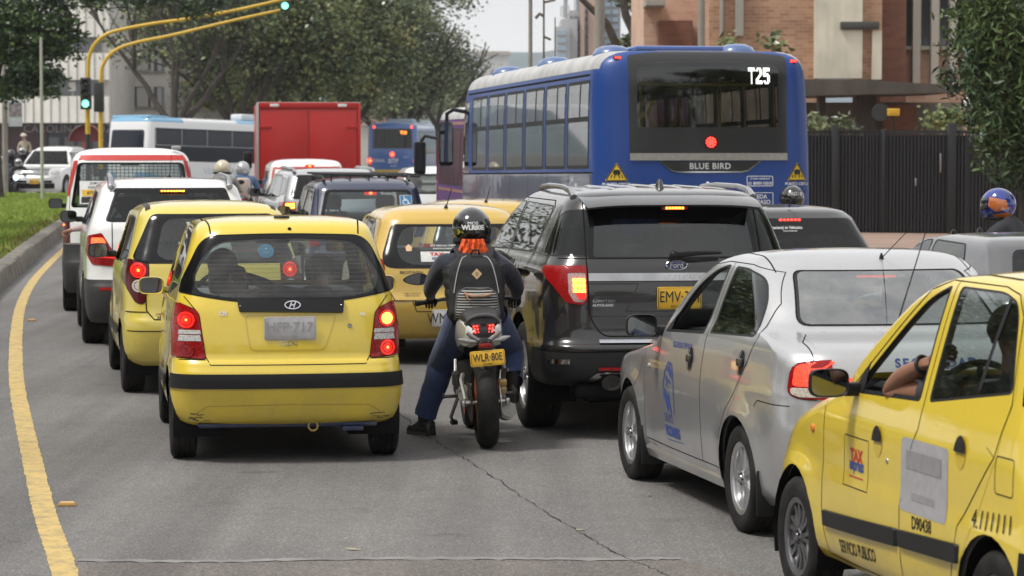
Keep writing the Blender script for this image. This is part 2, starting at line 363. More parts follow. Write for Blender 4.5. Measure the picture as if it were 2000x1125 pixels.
class Shell:
 """a lofted vehicle body: stacked horizontal outlines, later cut into panels, glass and lamps"""
 VW = {'B': (0,2,1,1),'F': (0,2,1,-1),'L': (1,2,0,1),'R': (1,2,0,-1),'T': (0,1,2,-1)}   # u axis, v axis, ray axis, ray sign
 def __init__(s,keys,tr=.05,tf=.10,bow=.06,bowf=.12,nE=9,nC=7,nS=28,sub=3,yc=None,flares=(),pw=2.0,tuck=None):
  """keys: (z, y_rear, y_front, half_width, rear_corner, front_corner[, tilt])"""
  K = [list(k) + [0] * (7 - len(k)) for k in keys]; nk = len(K)
  q = [i / sub for i in range((nk - 1) * sub + 1)]; xs = list(range(nk))
  cols = [pchip(xs,[k[c] for k in K],q) for c in range(7)]
  L0 = min(k[1] for k in K); L1 = max(k[2] for k in K); yc = yc if yc is not None else (L0 + L1) / 2
  s.L0,s.L1 = L0,L1
  bm = s.bm = bmesh.new(); rows = []
  for i in range(len(q)):
   z,yr,yf,wd,cr,cf,tl = [c[i] for c in cols]
   half = []; cr = min(cr,wd * .95); cf = min(cf,wd * .95); ln = yf - yr; cry = min(cr,ln * .3); cfy = min(cf * 1.0,ln * .3)
   for j in range(nE): x = (wd - cr) * j / nE; half.append((x,yr))
   for j in range(nC): a = math.pi / 2 * j / nC; half.append((wd - cr + cr * math.sin(a) ** (2 / pw),yr + cry * (1 - math.cos(a) ** (2 / pw))))
   for j in range(nS): half.append((wd,yr + cry + (ln - cry - cfy) * j / nS))
   for j in range(nC): a = math.pi / 2 * j / nC; half.append((wd - cf + cf * math.cos(a) ** (2 / pw),yf - cfy * (1 - math.sin(a) ** (2 / pw))))
   for j in range(nE + 1): x = (wd - cf) * (1 - j / nE); half.append((x,yf))
   pts = []
   for x,y in half:
    fr = (x / max(wd,.01)) ** 2
    if y < (yr + yf) / 2: y2 = y + bow * fr * min(1,wd / .5) * max(0,1 - (y - yr) / min(.6,ln * .5))
    else: y2 = y - bowf * fr * min(1,wd / .5) * max(0,1 - (yf - y) / min(.6,ln * .5))
    t = (yc - y2) / (yc - L0) if y2 < yc else (y2 - yc) / (L1 - yc)
    x2 = x * (1 - (tr if y2 < yc else tf) * t * t)
    zz = z + tl * (y2 - yc)
    for fy,fz,fr_,fa in flares:
     dd = math.hypot(y2 - fy,zz - fz) - fr_
     if x > wd * .8 and zz > fz - .25: x2 += fa * math.exp(-(max(0,dd) / .07) ** 2)
    pts.append((x2,y2,zz))
   rows.append(pts)
  n = len(rows[0]); ring = []
  s.floor = [p for p in rows[0]] + [(-p[0],p[1],p[2]) for p in rows[0][1:-1]][::-1]
  for pts in rows:
   rv = [bm.verts.new(p) for p in pts]; lv = [bm.verts.new((-p[0],p[1],p[2])) for p in pts[1:-1]]
   ring.append(rv + lv[::-1])
  m = len(ring[0])
  for a,b in zip(ring,ring[1:]):
   for j in range(m): bm.faces.new((a[j],a[(j + 1) % m],b[(j + 1) % m],b[j]))
  bm.faces.new(ring[-1])
  bmesh.ops.recalc_face_normals(bm,faces=bm.faces)
  # make sure the shell faces outwards
  bm.faces.ensure_lookup_table(); f = max(bm.faces,key=lambda f: f.calc_center_median().x)
  if f.normal.x < 0: bmesh.ops.reverse_faces(bm,faces=bm.faces)
  bm.normal_update()
  s.nl = bm.verts.layers.float_vector.new('nn'); s.pl = bm.faces.layers.int.new('part'); s.tl = bm.faces.layers.int.new('tmp')
  for v in bm.verts: v[s.nl] = v.normal
  s.bvh = BVHTree.FromBMesh(bm)
 def cut(s,poly,view,pid,src=(0,),lo=None,hi=None,nmin=.05):
  ua,va,ra,sg = s.VW[view]; bm = s.bm; bm.normal_update()
  poly = hull(poly)
  u0,u1 = min(p[0] for p in poly),max(p[0] for p in poly); v0,v1 = min(p[1] for p in poly),max(p[1] for p in poly)
  cand = []
  for f in bm.faces:
   f[s.tl] = 0
   if f[s.pl] not in src or -sg * f.normal[ra] < nmin: continue
   c = f.calc_center_median()
   if lo is not None and c[ra] < lo: continue
   if hi is not None and c[ra] > hi: continue
   if max(v.co[ua] for v in f.verts) < u0 or min(v.co[ua] for v in f.verts) > u1 or max(v.co[va] for v in f.verts) < v0 or min(v.co[va] for v in f.verts) > v1: continue
   f[s.tl] = 1; cand.append(f)
  fs = cand
  for i in range(len(poly)):
   a,b = poly[i - 1],poly[i]; dx,dy = b[0] - a[0],b[1] - a[1]
   if abs(dx) + abs(dy) < 1e-6: continue
   no = Vector((0,0,0)); no[ua] = dy; no[va] = -dx; no.normalize(); co = Vector((0,0,0)); co[ua] = a[0]; co[va] = a[1]
   if not fs: return 0
   es = set(e for f in fs for e in f.edges); vv = set(v for f in fs for v in f.verts)
   g = bmesh.ops.bisect_plane(bm,geom=list(vv) + list(es) + fs,dist=1e-5,plane_co=co,plane_no=no)['geom']
   S = set(x for x in g if isinstance(x,bmesh.types.BMFace)) | set(f for f in fs if f.is_valid); fs = []
   for f in S:
    if f[s.tl] != 1: continue
    if (f.calc_center_median() - co).dot(no) > 0: f[s.tl] = 0
    else: fs.append(f)
  for f in fs: f[s.pl] = pid; f[s.tl] = 0
  return len(fs)
 def extract(s,pid,name,mats,parent,off=0.0,rim=0.0,flip=False,label=None,whole=None):
  """the faces of one panel as a mesh; separate panels become separate parts"""
  pids = pid if isinstance(pid,(list,tuple,set)) else (pid,)
  fs = [f for f in s.bm.faces if f[s.pl] in pids]
  if not fs: return None
  if whole is None: whole = 0 in pids
  if not whole:
   left = set(fs); out = []
   while left:
    st = [left.pop()]; isl = []
    while st:
     f = st.pop(); isl.append(f)
     for v in f.verts:
      for g in v.link_faces:
       if g in left: left.remove(g); st.append(g)
    if len(isl) > 2: out.append(isl)
   out.sort(key=lambda i: -len(i)); res = [s._ext(i,name,mats,parent,off,rim,flip,label) for i in out]
   return res[0] if res else None
  return s._ext(fs,name,mats,parent,off,rim,flip,label)
 def _ext(s,fs,name,mats,parent,off,rim,flip,label):
  idx = {}; co = []; nn = []; faces = []
  for f in fs:
   r = []
   for v in f.verts:
    if v not in idx:
     n = Vector(v[s.nl]); n.normalize(); idx[v] = len(co); co.append(v.co + n * off); nn.append(-n if flip else n)
    r.append(idx[v])
   faces.append(r[::-1] if flip else r)
  if rim:
   S = set(fs)
   for f in fs:
    for l in f.loops:
     e = l.edge
     if sum(1 for g in e.link_faces if g in S) == 1:
      a,b = l.vert,l.link_loop_next.vert; k = len(co)
      na,nb = Vector(a[s.nl]).normalized(),Vector(b[s.nl]).normalized()
      q = (b.co - a.co).cross(na).normalized()
      co += [a.co + na * off,b.co + nb * off,b.co + nb * (off - rim),a.co + na * (off - rim)]; nn += [q] * 4
      faces.append([k + 1,k,k + 3,k + 2])
  me = bpy.data.meshes.new(name); me.from_pydata([tuple(c) for c in co],[],faces); me.update()
  o = link(name,me,mats,parent,True,180)
  try: me.normals_split_custom_set_from_vertices([tuple(n) for n in nn])
  except Exception as ex: print('normals',ex)
  if label: o['label'] = label
  return o
 def hit(s,u,v,view,off=0.002):
  ua,va,ra,sg = s.VW[view]
  o = Vector((0,0,0)); o[ua] = u; o[va] = v; o[ra] = -sg * 20.0; d = Vector((0,0,0)); d[ra] = sg
  if view == 'T': o[2] = 20
  p,n,i,dist = s.bvh.ray_cast(o,d)
  if p is None or abs(n.dot(d)) < .12: return None,None
  if n.dot(d) > 0: n = -n
  return p + n * off,n
 def ribbon(s,mb,path,view,wd=.006,off=.0024,step=.02,m=0,closed=False):
  P = [Vector((p[0],p[1])) for p in path]
  if closed: P.append(P[0])
  q = []
  for a,b in zip(P,P[1:]):
   k = max(1,int((b - a).length / step)); q += [a.lerp(b,i / k) for i in range(k)]
  q.append(P[-1]); H = [s.hit(p.x,p.y,view,off) for p in q]; prev = None
  for i in range(len(H)):
   p,n = H[i]
   if p is None: prev = None; continue
   a = H[max(0,i - 1)][0]; b = H[min(len(H) - 1,i + 1)][0]
   if a is None or b is None: prev = None; continue
   t = (b - a);
   if t.length < 1e-6: continue
   sd = t.normalized().cross(n).normalized() * wd / 2
   cur = (mb.bm.verts.new(p + sd),mb.bm.verts.new(p - sd))
   if prev and (p - prev[2]).length < max(.05,2.2 * step): f = mb.bm.faces.new((prev[0],prev[1],cur[1],cur[0])); f.material_index = m
   prev = (cur[0],cur[1],p)
  return mb
 def decal(s,mb,geo,view,u,v,h,off=.0025,m=0,sx=1.0,rot=0.0,shear=0.0):
  """lay flat lettering or outlines on the body"""
  V,Fs = geo[0],geo[1]; fl = {'B': 1,'F': -1,'L': -1,'R': 1,'T': 1}[view]; bv = []
  c,sn = math.cos(rot),math.sin(rot)
  for x,y in V:
   x,y = x * sx + shear * y,y; x,y = x * c - y * sn,x * sn + y * c
   p,n = s.hit(u + fl * x * h,v + y * h,view,off)
   bv.append(mb.bm.verts.new(p) if p is not None else None)
  for f in Fs:
   g = [bv[i] for i in f]
   if None in g: continue
   try: q = mb.bm.faces.new(g); q.material_index = m
   except ValueError: pass
  return mb
 def lining(s,pids,mat,parent,d=.03):
  return s.extract(pids,'interior_lining',mat,parent,off=-d,flip=True)
 def done(s): s.bm.free()
def polygeo(poly,step=.05):
 """flat outline cut into small pieces so that it can follow a curved body"""
 bm = bmesh.new(); bm.faces.new([bm.verts.new((p[0],p[1],0)) for p in poly])
 for ax in (0,1):
  lo,hi = min(p[ax] for p in poly),max(p[ax] for p in poly)
  if hi - lo > 1.5: continue
  for k in range(1,int((hi - lo) / step) + 1):
   co = [0,0,0]; no = [0,0,0]; co[ax] = lo + k * (hi - lo) / (int((hi - lo) / step) + 1); no[ax] = 1
   bmesh.ops.bisect_plane(bm,geom=bm.verts[:] + bm.edges[:] + bm.faces[:],dist=1e-6,plane_co=co,plane_no=no)
 bm.verts.index_update(); r = ([(v.co.x,v.co.y) for v in bm.verts],[tuple(v.index for v in f.verts) for f in bm.faces]); bm.free(); return r
def put_text(mb,s,M,h,m=0,bold=0,sx=1.0,spacing=1.0,th=0):
 """lettering on a flat place: local x right, y up, z out"""
 V,Fs,w_ = text2d(s,bold,spacing)
 vs_ = [mb.bm.verts.new(M @ Vector((x * h * sx,y * h,th))) for x,y in V]
 for f in Fs:
  try: q = mb.bm.faces.new([vs_[i] for i in f]); q.material_index = m
  except ValueError: pass
 return mb
def frame(o,xdir,up=(0,0,1)):
 """matrix: origin o, local x along xdir, local y along up, z out"""
 x = Vector(xdir).normalized(); y = Vector(up); y = (y - x * y.dot(x)).normalized(); z = x.cross(y)
 return Matrix(((x.x,y.x,z.x,o[0]),(x.y,y.y,z.y,o[1]),(x.z,y.z,z.z,o[2]),(0,0,0,1)))
def wheel(parent,c,Rt,wd,Rr,side,rimmat=None,style='five',nsp=5,cap=None,name='wheel',steer=0):
 """tyre with rim; side=-1 left, +1 right; c = centre of the tyre"""
 hw = wd / 2
 M = Matrix.Translation(c) @ Matrix.Rotation(steer,4,'Z') @ Matrix.Rotation(R(90) * side,4,'Y')     # local z -> outwards
 p = [(Rr,-hw * .92),(Rr + .03,-hw),(Rt - .035,-hw * 1.03),(Rt - .012,-hw * .93),(Rt,-hw * .75)]
 g = .007
 for y in (-.42,0,.42): p += [(Rt,y * hw - .008),(Rt - g,y * hw - .004),(Rt - g,y * hw + .004),(Rt,y * hw + .008)]
 p += [(Rt,hw * .75),(Rt - .012,hw * .93),(Rt - .035,hw * 1.03),(Rr + .03,hw),(Rr,hw * .92),(Rr - .012,hw * .7),(Rr - .012,-hw * .8)]
 mb = MB(); mb.lathe(p,M,40,closed=True); t = mb.build(name,rubber_mat(),parent)
 rb = MB(); ro = hw * .80
 rb.lathe([(Rr - .008,-hw * .7),(Rr - .02,0),(Rr - .035,ro - .02),(Rr - .028,ro),(Rr - .004,ro + .006),(Rr + .004,ro),(Rr + .002,ro - .02)],M,40,m=0)
 rb.lathe([(0,ro - .09),(Rr - .03,ro - .10)],M,32,m=1)
 hubr = Rr * .2
 rb.lathe([(0,ro + .004),(hubr * .7,ro + .004),(hubr,ro - .004),(hubr * 1.25,ro - .03),(hubr * 1.3,ro - .08)],M,20,m=0)
 rb.lathe([(0,ro + .010),(hubr * .5,ro + .009),(hubr * .6,ro + .003)],M,16,m=1 if style == 'dark' else 0)
 for i in range(nsp):
  a0 = 2 * math.pi * i / nsp + .3
  for da in ((-.1,.1) if style in ('double','dark') else (0,)):
   w0,w1 = (Rr * .13,Rr * .14) if style in ('double','dark') else (Rr * .2,Rr * .30)
   a = a0 + da * 1.7
   Ms = M @ Matrix.Rotation(a,4,'Z')
   x0,x1 = hubr * .8,Rr - .02
   rows = []
   for t_,zz in ((0,ro - .003),(.5,ro - .014),(1,ro - .006)):
    x = x0 + (x1 - x0) * t_; ww = (w0 + (w1 - w0) * t_) / 2
    rows.append([Ms @ Vector((x,-ww,zz - .045)),Ms @ Vector((x,-ww * .8,zz)),Ms @ Vector((x,ww * .8,zz)),Ms @ Vector((x,ww,zz - .045))])
   rb.grid(rows,0)
 for i in range(nsp):
  a = 2 * math.pi * (i + .5) / nsp + .3; q = M @ Vector((hubr * .72 * math.cos(a),hubr * .72 * math.sin(a),ro)); q2 = M @ Vector((hubr * .72 * math.cos(a),hubr * .72 * math.sin(a),ro + .008)); rb.cyl(q,q2,.008,n=6,m=1)
 rb.build('rim',[rimmat or ALLOY,ALLOYD],t,recalc=True)
 return t
_dg = None
def skin_fig(name,nodes,edges,mat,parent=None,sub=2,root=None,smooth=True):
 """one continuous surface grown over a skeleton: nodes {name: (x,y,z,r[,r2])}"""
 bm = bmesh.new(); sl = bm.verts.layers.skin.verify(); V = {}
 for k,p in nodes.items():
  v = bm.verts.new(p[:3]); r = p[3]; v[sl].radius = (r,p[4] if len(p) > 4 else r); V[k] = v
  v[sl].use_root = (k == (root or list(nodes)[0]))
 for e in edges:
  for a,b in zip(e,e[1:]):
   try: bm.edges.new((V[a],V[b]))
   except ValueError: pass
 me = bpy.data.meshes.new(name); bm.to_mesh(me); bm.free()
 o = bpy.data.objects.new(name,me); COL.objects.link(o)
 md = o.modifiers.new('skin','SKIN'); md.use_smooth_shade = True; md.branch_smoothing = .6
 sm = o.modifiers.new('sub','SUBSURF'); sm.levels = sub; sm.render_levels = sub
 bpy.context.view_layer.update(); dg = bpy.context.evaluated_depsgraph_get()
 m2 = bpy.data.meshes.new_from_object(o.evaluated_get(dg)); bpy.data.objects.remove(o)
 m2.materials.clear(); return link(name,m2,mat,parent,smooth,180)
# ------------------------------------------------------------------ ground
def asphalt():
 m,t,b = newmat('asphalt')
 tc = N(t,'ShaderNodeTexCoord')
 big = N(t,'ShaderNodeTexNoise',Scale=.45,Detail=8,Roughness=.65); mid = N(t,'ShaderNodeTexNoise',Scale=6,Detail=10,Roughness=.8); fine = N(t,'ShaderNodeTexVoronoi',Scale=48); fin2 = N(t,'ShaderNodeTexNoise',Scale=75,Detail=3,Roughness=.7)
 mpx = N(t,'ShaderNodeMapping'); mpx.inputs['Rotation'].default_value = (0,0,R(-10)); mpx.inputs['Scale'].default_value = (1.5,.05,1); trk = N(t,'ShaderNodeTexNoise',Scale=1.0,Detail=5,Roughness=.6); stn = N(t,'ShaderNodeTexNoise',Scale=1.6,Detail=9,Roughness=.7)
 for n in (big,mid,fine,fin2,mpx,stn): t.links.new(tc.outputs['Object'],n.inputs['Vector'])
 t.links.new(mpx.outputs[0],trk.inputs['Vector'])
 rp = N(t,'ShaderNodeValToRGB'); e = rp.color_ramp.elements; e[0].position = .3; e[0].color = (.142,.137,.133,1); e[1].position = .7; e[1].color = (.242,.233,.225,1)
 ad = N(t,'ShaderNodeMix',data_type='FLOAT'); ad.inputs['Factor'].default_value = .5
 t.links.new(big.outputs['Fac'],ad.inputs['A']); t.links.new(mid.outputs['Fac'],ad.inputs['B']); t.links.new(ad.outputs[0],rp.inputs['Fac'])
 fac = None
 for src,f0,f1,t0,t1 in ((fin2.outputs['Fac'],.36,.66,.62,1.42),(fine.outputs['Distance'],0,.5,1.3,.72),(trk.outputs['Fac'],.38,.62,.76,1.12),(stn.outputs['Fac'],.28,.40,.58,1.0)):
  mr = N(t,'ShaderNodeMapRange'); mr.inputs['From Min'].default_value = f0; mr.inputs['From Max'].default_value = f1; mr.inputs['To Min'].default_value = t0; mr.inputs['To Max'].default_value = t1; t.links.new(src,mr.inputs['Value'])
  if fac is None: fac = mr.outputs[0]
  else: mu = N(t,'ShaderNodeMath',operation='MULTIPLY'); t.links.new(fac,mu.inputs[0]); t.links.new(mr.outputs[0],mu.inputs[1]); fac = mu.outputs[0]
 hs = N(t,'ShaderNodeHueSaturation'); t.links.new(rp.outputs[0],hs.inputs['Color']); t.links.new(fac,hs.inputs['Value'])
 t.links.new(hs.outputs[0],b.inputs['Base Color'])
 b.inputs['Roughness'].default_value = .8; b.inputs['Specular IOR Level'].default_value = .35
 bp = N(t,'ShaderNodeBump',Strength=.5,Distance=.006); t.links.new(fine.outputs['Distance'],bp.inputs['Height']); bp.invert = True; t.links.new(bp.outputs[0],b.inputs['Normal'])
 return m
ASPH = asphalt()
def sheet(name,pts,z,mat,kind='structure'):
 me = bpy.data.meshes.new(name); me.from_pydata([(p[0],p[1],z) for p in pts],[],[tuple(range(len(pts)))]); me.update()
 o = link(name,me,mat,None,False); tag(o,kind=kind); return o
sheet('ground',[(-900,-60),(900,-60),(900,2500),(-900,2500)],-.02,plain('far_ground',(.10,.10,.09),.9,scale=.2))
sheet('road',[(-60,-20),(5.2,-20),(5.2,30),(4.2,60),(1.5,100),(-3,140),(-3,420),(-60,420)],0,ASPH)
# yellow edge line (runs along the left kerb)
LINE = [(-1.55,10.3),(-2.17,13.55),(-2.6,15.6),(-3.25,18.9),(-4.14,23.5),(-4.86,27.5),(-6.12,35),(-6.94,40.6),(-7.78,47.3),(-9.0,58),(-10.3,72)]
def smooth_path(P,k=8):
 n = len(P); xs = list(range(n)); q = [i / k for i in range((n - 1) * k + 1)]
 return list(zip(*[pchip(xs,[p[c] for p in P],q) for c in range(len(P[0]))]))
def strip(name,path,w0,w1,z,mat,jag=0.0,seed=1,kind='structure'):
 rnd = random.Random(seed); V = []; F = []
 for i,p in enumerate(path):
  a = Vector(path[max(0,i - 1)]); b = Vector(path[min(len(path) - 1,i + 1)]); t = (b - a).normalized(); nx = Vector((t.y,-t.x))
  p = Vector(p); l = p + nx * (w0 + rnd.uniform(-jag,jag)); r = p + nx * (w1 + rnd.uniform(-jag,jag)); V += [(l.x,l.y,z),(r.x,r.y,z)]
  if i: k = 2 * i; F.append((k - 2,k - 1,k + 1,k))
 me = bpy.data.meshes.new(name); me.from_pydata(V,[],F); me.update(); o = link(name,me,mat,None,False); return tag(o,kind=kind)
def worn_yellow():
 m,t,b = newmat('road_line_yellow'); tc = N(t,'ShaderNodeTexCoord'); n1 = N(t,'ShaderNodeTexNoise',Scale=7,Detail=10,Roughness=.8); n2 = N(t,'ShaderNodeTexNoise',Scale=90,Detail=3)
 rp = N(t,'ShaderNodeValToRGB'); e = rp.color_ramp.elements; e[0].position = .36; e[0].color = (.27,.215,.12,1); e[1].position = .56; e[1].color = (.56,.40,.14,1)
 t.links.new(tc.outputs['Object'],n1.inputs['Vector']); t.links.new(tc.outputs['Object'],n2.inputs['Vector']); t.links.new(n1.outputs['Fac'],rp.inputs['Fac'])
 mr = N(t,'ShaderNodeMapRange'); mr.inputs['To Min'].default_value = .7; mr.inputs['To Max'].default_value = 1.25; t.links.new(n2.outputs['Fac'],mr.inputs['Value'])
 hs = N(t,'ShaderNodeHueSaturation'); t.links.new(rp.outputs[0],hs.inputs['Color']); t.links.new(mr.outputs[0],hs.inputs['Value']); t.links.new(hs.outputs[0],b.inputs['Base Color'])
 b.inputs['Roughness'].default_value = .75; bp = N(t,'ShaderNodeBump',Strength=.4,Distance=.004); t.links.new(n1.outputs['Fac'],bp.inputs['Height']); t.links.new(bp.outputs[0],b.inputs['Normal']); return m
strip('edge_line',smooth_path(LINE,40),-.065,.065,.004,worn_yellow(),.005,3)
# crack between the lanes, patched seam across the road
rnd = random.Random(5)
ck = []
for px,py in ((700,742),(760,790),(850,862),(930,910),(1030,978),(1130,1040),(1220,1088),(1310,1128)):
 g = gnd(px,py); ck.append((g.x,g.y))
ck = [(x + rnd.uniform(-.012,.012),y + rnd.uniform(-.02,.02)) for x,y in smooth_path(ck,18)]
CRK = plain('crack_dark',(.02,.02,.02),.9); o = strip('road_crack',ck,-.003,.003,.005,CRK,.003,9)
SEAM = plain('seam_grey',(.20,.195,.19),.8,vary=.35,scale=4)
sp_ = []
for px,py in ((150,1096),(400,1098),(620,1094),(900,1092),(1150,1094),(1330,1092)):
 g = gnd(px,py); sp_.append((g.x,g.y))
sp_ = smooth_path(sp_,14); o = strip('seam_line',sp_,-.05,.03,.004,SEAM,.022,4)
PATCH = asphalt(); PATCH.name = 'asphalt_patch'
for n in PATCH.node_tree.nodes:
 if n.type == 'VALTORGB': n.color_ramp.elements[0].color = (.145,.130,.121,1); n.color_ramp.elements[1].color = (.22,.198,.184,1)
sheet('road_patch',[(-2.3,9.5)] + [(3.5,9.5)] + [(p[0],p[1] - .05) for p in sp_[::-1]],.0035,PATCH)
# raised yellow road studs beside the edge line
for i,(px,py) in enumerate(((131,988),(62,627))):
 g = gnd(px,py); mb = MB(); mb.prism([(-.055,0),(.055,0),(.04,.022),(-.04,.022)],.05,Matrix.Translation((0,.025,0)) @ Matrix.Rotation(R(90),4,'X'),bev=.004)
 st = mb.build('road_stud',plain('stud_amber',(.6,.36,.12),.35),None); st.location = (g.x,g.y,.002)
 tag(st,('near amber road stud beside the yellow edge line in the foreground','far amber road stud beside the yellow edge line, level with the second taxi')[i],'road stud','amber road studs')
for i,(px,py,a,ln) in enumerate(((1135,1037,.3,.06),(1270,970,1.1,.04),(690,1075,-.2,.09))):
 g = gnd(px,py); mb = MB(); mb.prism([(ln * .5,0),(0,ln * .18),(-ln * .5,.004),(0,-ln * .16)],.006,bev=.001); lf = mb.build('fallen_leaf',plain('dry_leaf',(.42,.38,.28),.7)); lf.location = (g.x,g.y,.003); lf.rotation_euler = (0,.06,a)
 tag(lf,('small pale fallen leaf lying on the crack between the lanes','tiny pale fallen leaf on the asphalt left of the silver sedan','small pale fallen leaf near the seam in the left lane')[i],'leaf')
# ------------------------------------------------------------------ car kit
SEAMS = {}
def arches(S,ys,zc,r,tr_half,wfl=.02):
 for y in ys:
  S.cut(circ((y,zc),r,30),'L',98,src=(0,),hi=-.3); S.cut(circ((y,zc),r,30),'R',98,src=(0,),lo=.3)
def arch_liners(root,ys,zc,r,half):
 for y in ys:
  for sd in (-1,1):
   mb = MB(); rows = []
   for k in range(15):
    a = math.pi * (-.12 + 1.24 * k / 14); rows.append([(sd * (half - .012),y + r * 1.005 * math.cos(a),zc + r * 1.005 * math.sin(a)),(sd * (half - .34),y + r * 1.005 * math.cos(a),zc + r * 1.005 * math.sin(a))])
   mb.grid(rows)
   c = [(sd * (half - .34),y + r * 1.005 * math.cos(math.pi * (-.12 + 1.24 * k / 14)),zc + r * 1.005 * math.sin(math.pi * (-.12 + 1.24 * k / 14))) for k in range(15)]
   mb.quad(c); mb.build('wheel_arch_liner',DARK,root,recalc=False)
def underbody(S,root,mat=None,z=None,extra=None):
 mb = MB(); vs_ = [mb.bm.verts.new((p[0] * .97,p[1],(z if z is not None else p[2]) + .004)) for p in S.floor]; mb.bm.faces.new(vs_)
 if extra: extra(mb)
 return mb.build('underbody',mat or DARK,root,smooth=False)
def seat(root,x,y,z,mat,h=.62,wd=.46,head=True,lean=.16,name='seat'):
 mb = MB(); mb.box((x,y + .22,z),(wd,.5,.16),.05); mb.box((x,y - lean * .3,z + h * .5),(wd,.13,h),.055,rot=(lean,0,0))
 if head: mb.box((x,y - lean * .85,z + h + .12),(wd * .56,.11,.2),.05,rot=(lean,0,0)); mb.cyl((x - .06,y - lean * .8,z + h - .05),(x - .06,y - lean * .8,z + h + .06),.008,n=6); mb.cyl((x + .06,y - lean * .8,z + h - .05),(x + .06,y - lean * .8,z + h + .06),.008,n=6)
 return mb.build(name,mat,root)
def steering(root,x,y,z,r=.18):
 M = Matrix.Translation((x,y,z)) @ Matrix.Rotation(R(-65),4,'X'); mb = MB()
 mb.tube([M @ Vector((r * math.cos(a * math.pi / 14),r * math.sin(a * math.pi / 14),0)) for a in range(28)],.015,6,closed=True)
 for a in (0,180,270): mb.cyl(M @ Vector((0,0,-.02)),M @ Vector((r * math.cos(R(a)),r * math.sin(R(a)),0)),.014,n=6)
 mb.cyl(M @ Vector((0,0,-.25)),M @ Vector((0,0,0)),.05,n=10); return mb.build('steering_wheel',DARK,root)
def dash(root,y,z,half,d=.45,mat=None):
 mb = MB(); mb.box((0,y,z),(half * 2,d,.2),.06); mb.box((0,y - d * .4,z - .3),(.3,.2,.5),.04); return mb.build('dashboard',mat or LINING,root)
def inner_mirror(root,y,z): return MB().box((0,y,z),(.24,.03,.07),.02).build('rear_view_mirror',DARK,root)
def door_mirror(root,x,y,z,sd,mat,wd=.17,ht=.13,arm=.08,glassm=True,tri=True,yaw=0):
 mb = MB(); cx = x + sd * (arm + wd / 2)
 rows = []
 for t_,k,oy in ((0,.96,0),(.025,1.0,.01),(.05,.98,.03),(.085,.8,.06),(.11,.45,.09)):
  rows.append([(cx + p[0] * wd / 2 * k,y + oy,z + p[1] * ht / 2 * k) for p in [(math.copysign(abs(math.cos(a)) ** .55,math.cos(a)),math.copysign(abs(math.sin(a)) ** .55,math.sin(a))) for a in [2 * math.pi * i / 28 for i in range(28)]]])
 mb.grid(rows,closed_u=True); mb.bm.faces.new([mb.bm.verts.new(p) for p in rows[-1]])
 lip = [(cx + (p[0] - cx) * .9,y + .012,z + (p[2] - z) * .9) for p in rows[0]]
 mb.grid([rows[0],lip],closed_u=True)
 mb.box((x + sd * arm * .5,y + .05,z - ht * .25),(arm + .05,.06,.06),.02)
 o = mb.build('door_mirror',mat,root,recalc=True)
 if glassm:
  me = bpy.data.meshes.new('mirror_glass'); me.from_pydata(lip,[],[tuple(range(len(lip)))]); me.update(); link('mirror_glass',me,plain('mirror_silver',(.22,.23,.24),.03,1.0,vary=.02),o,False)
 return o
def plate_mesh(root,c,xdir,wd,ht,mat,txt,sub=None,ink=None,tilt=(0,0,1),bold=.012,name='licence_plate',txh=.5,sxx=1.0):
 M = frame(c,xdir,tilt); mb = MB()
 mb.prism(rpoly([(-wd / 2,-ht / 2),(wd / 2,-ht / 2),(wd / 2,ht / 2),(-wd / 2,ht / 2)],.015,3),.006,M,bev=.0015)
 p = mb.build(name,mat,root)
 t = MB(); ink = ink or INK
 e = .006; O = rpoly([(-wd / 2 + e,-ht / 2 + e),(wd / 2 - e,-ht / 2 + e),(wd / 2 - e,ht / 2 - e),(-wd / 2 + e,ht / 2 - e)],.012,3); I = inset(O,.975)
 for i in range(len(O)):
  j = (i + 1) % len(O); t.quad([M @ Vector((*O[i],.0085)),M @ Vector((*O[j],.0085)),M @ Vector((*I[j],.0085)),M @ Vector((*I[i],.0085))])
 if txt: put_text(t,txt,M @ Matrix.Translation((0,ht * .06 if sub else 0,.0085)),ht * txh,bold=bold,sx=sxx)
 if sub: put_text(t,sub,M @ Matrix.Translation((0,-ht * .37,.0085)),ht * .09,bold=bold * .5)
 t.build('plate_lettering',ink,p,False,recalc=False); return p
def wiper(root,p,q,w=.02):
 mb = MB(); p,q = Vector(p),Vector(q); mb.tube([p,p.lerp(q,.5) + Vector((0,-.015,.006)),q],[w,w * .7,w * .4],6); mb.ball(p,(w * 1.5,w * 1.2,w * 1.5),n=10); return mb.build('wiper',BLACK,root)
def antenna(root,p,q,r=.004,base=.02):
 mb = MB(); mb.cyl(p,q,r,r * .5,6); mb.lathe([(base,0),(base * .7,.015),(r,.03)],Matrix.Translation(p),10); return mb.build('antenna',BLACK,root)
def lampcore(mb,S,view,u,v,r,mats=(0,1),off=.006,core=.2):
 for k,(a,b) in ((0,(0,core)),(1,(core,max(core + .1,.62))),(2,(max(core + .1,.62),max(core + .16,.72))),(1,(max(core + .16,.72),1.0))):
  O = circ((0,0),1,24)
  n = len(O)
  def P(k_): return [S.hit(u + x * r * k_,v + y * r * k_,view,off)[0] for x,y in O]
  B = P(b)
  if None in B: return
  if a == 0: mb.quad(B,mats[0])
  else:
   A = P(a)
   for i in range(n): mb.quad([A[i],A[(i + 1) % n],B[(i + 1) % n],B[i]],k)
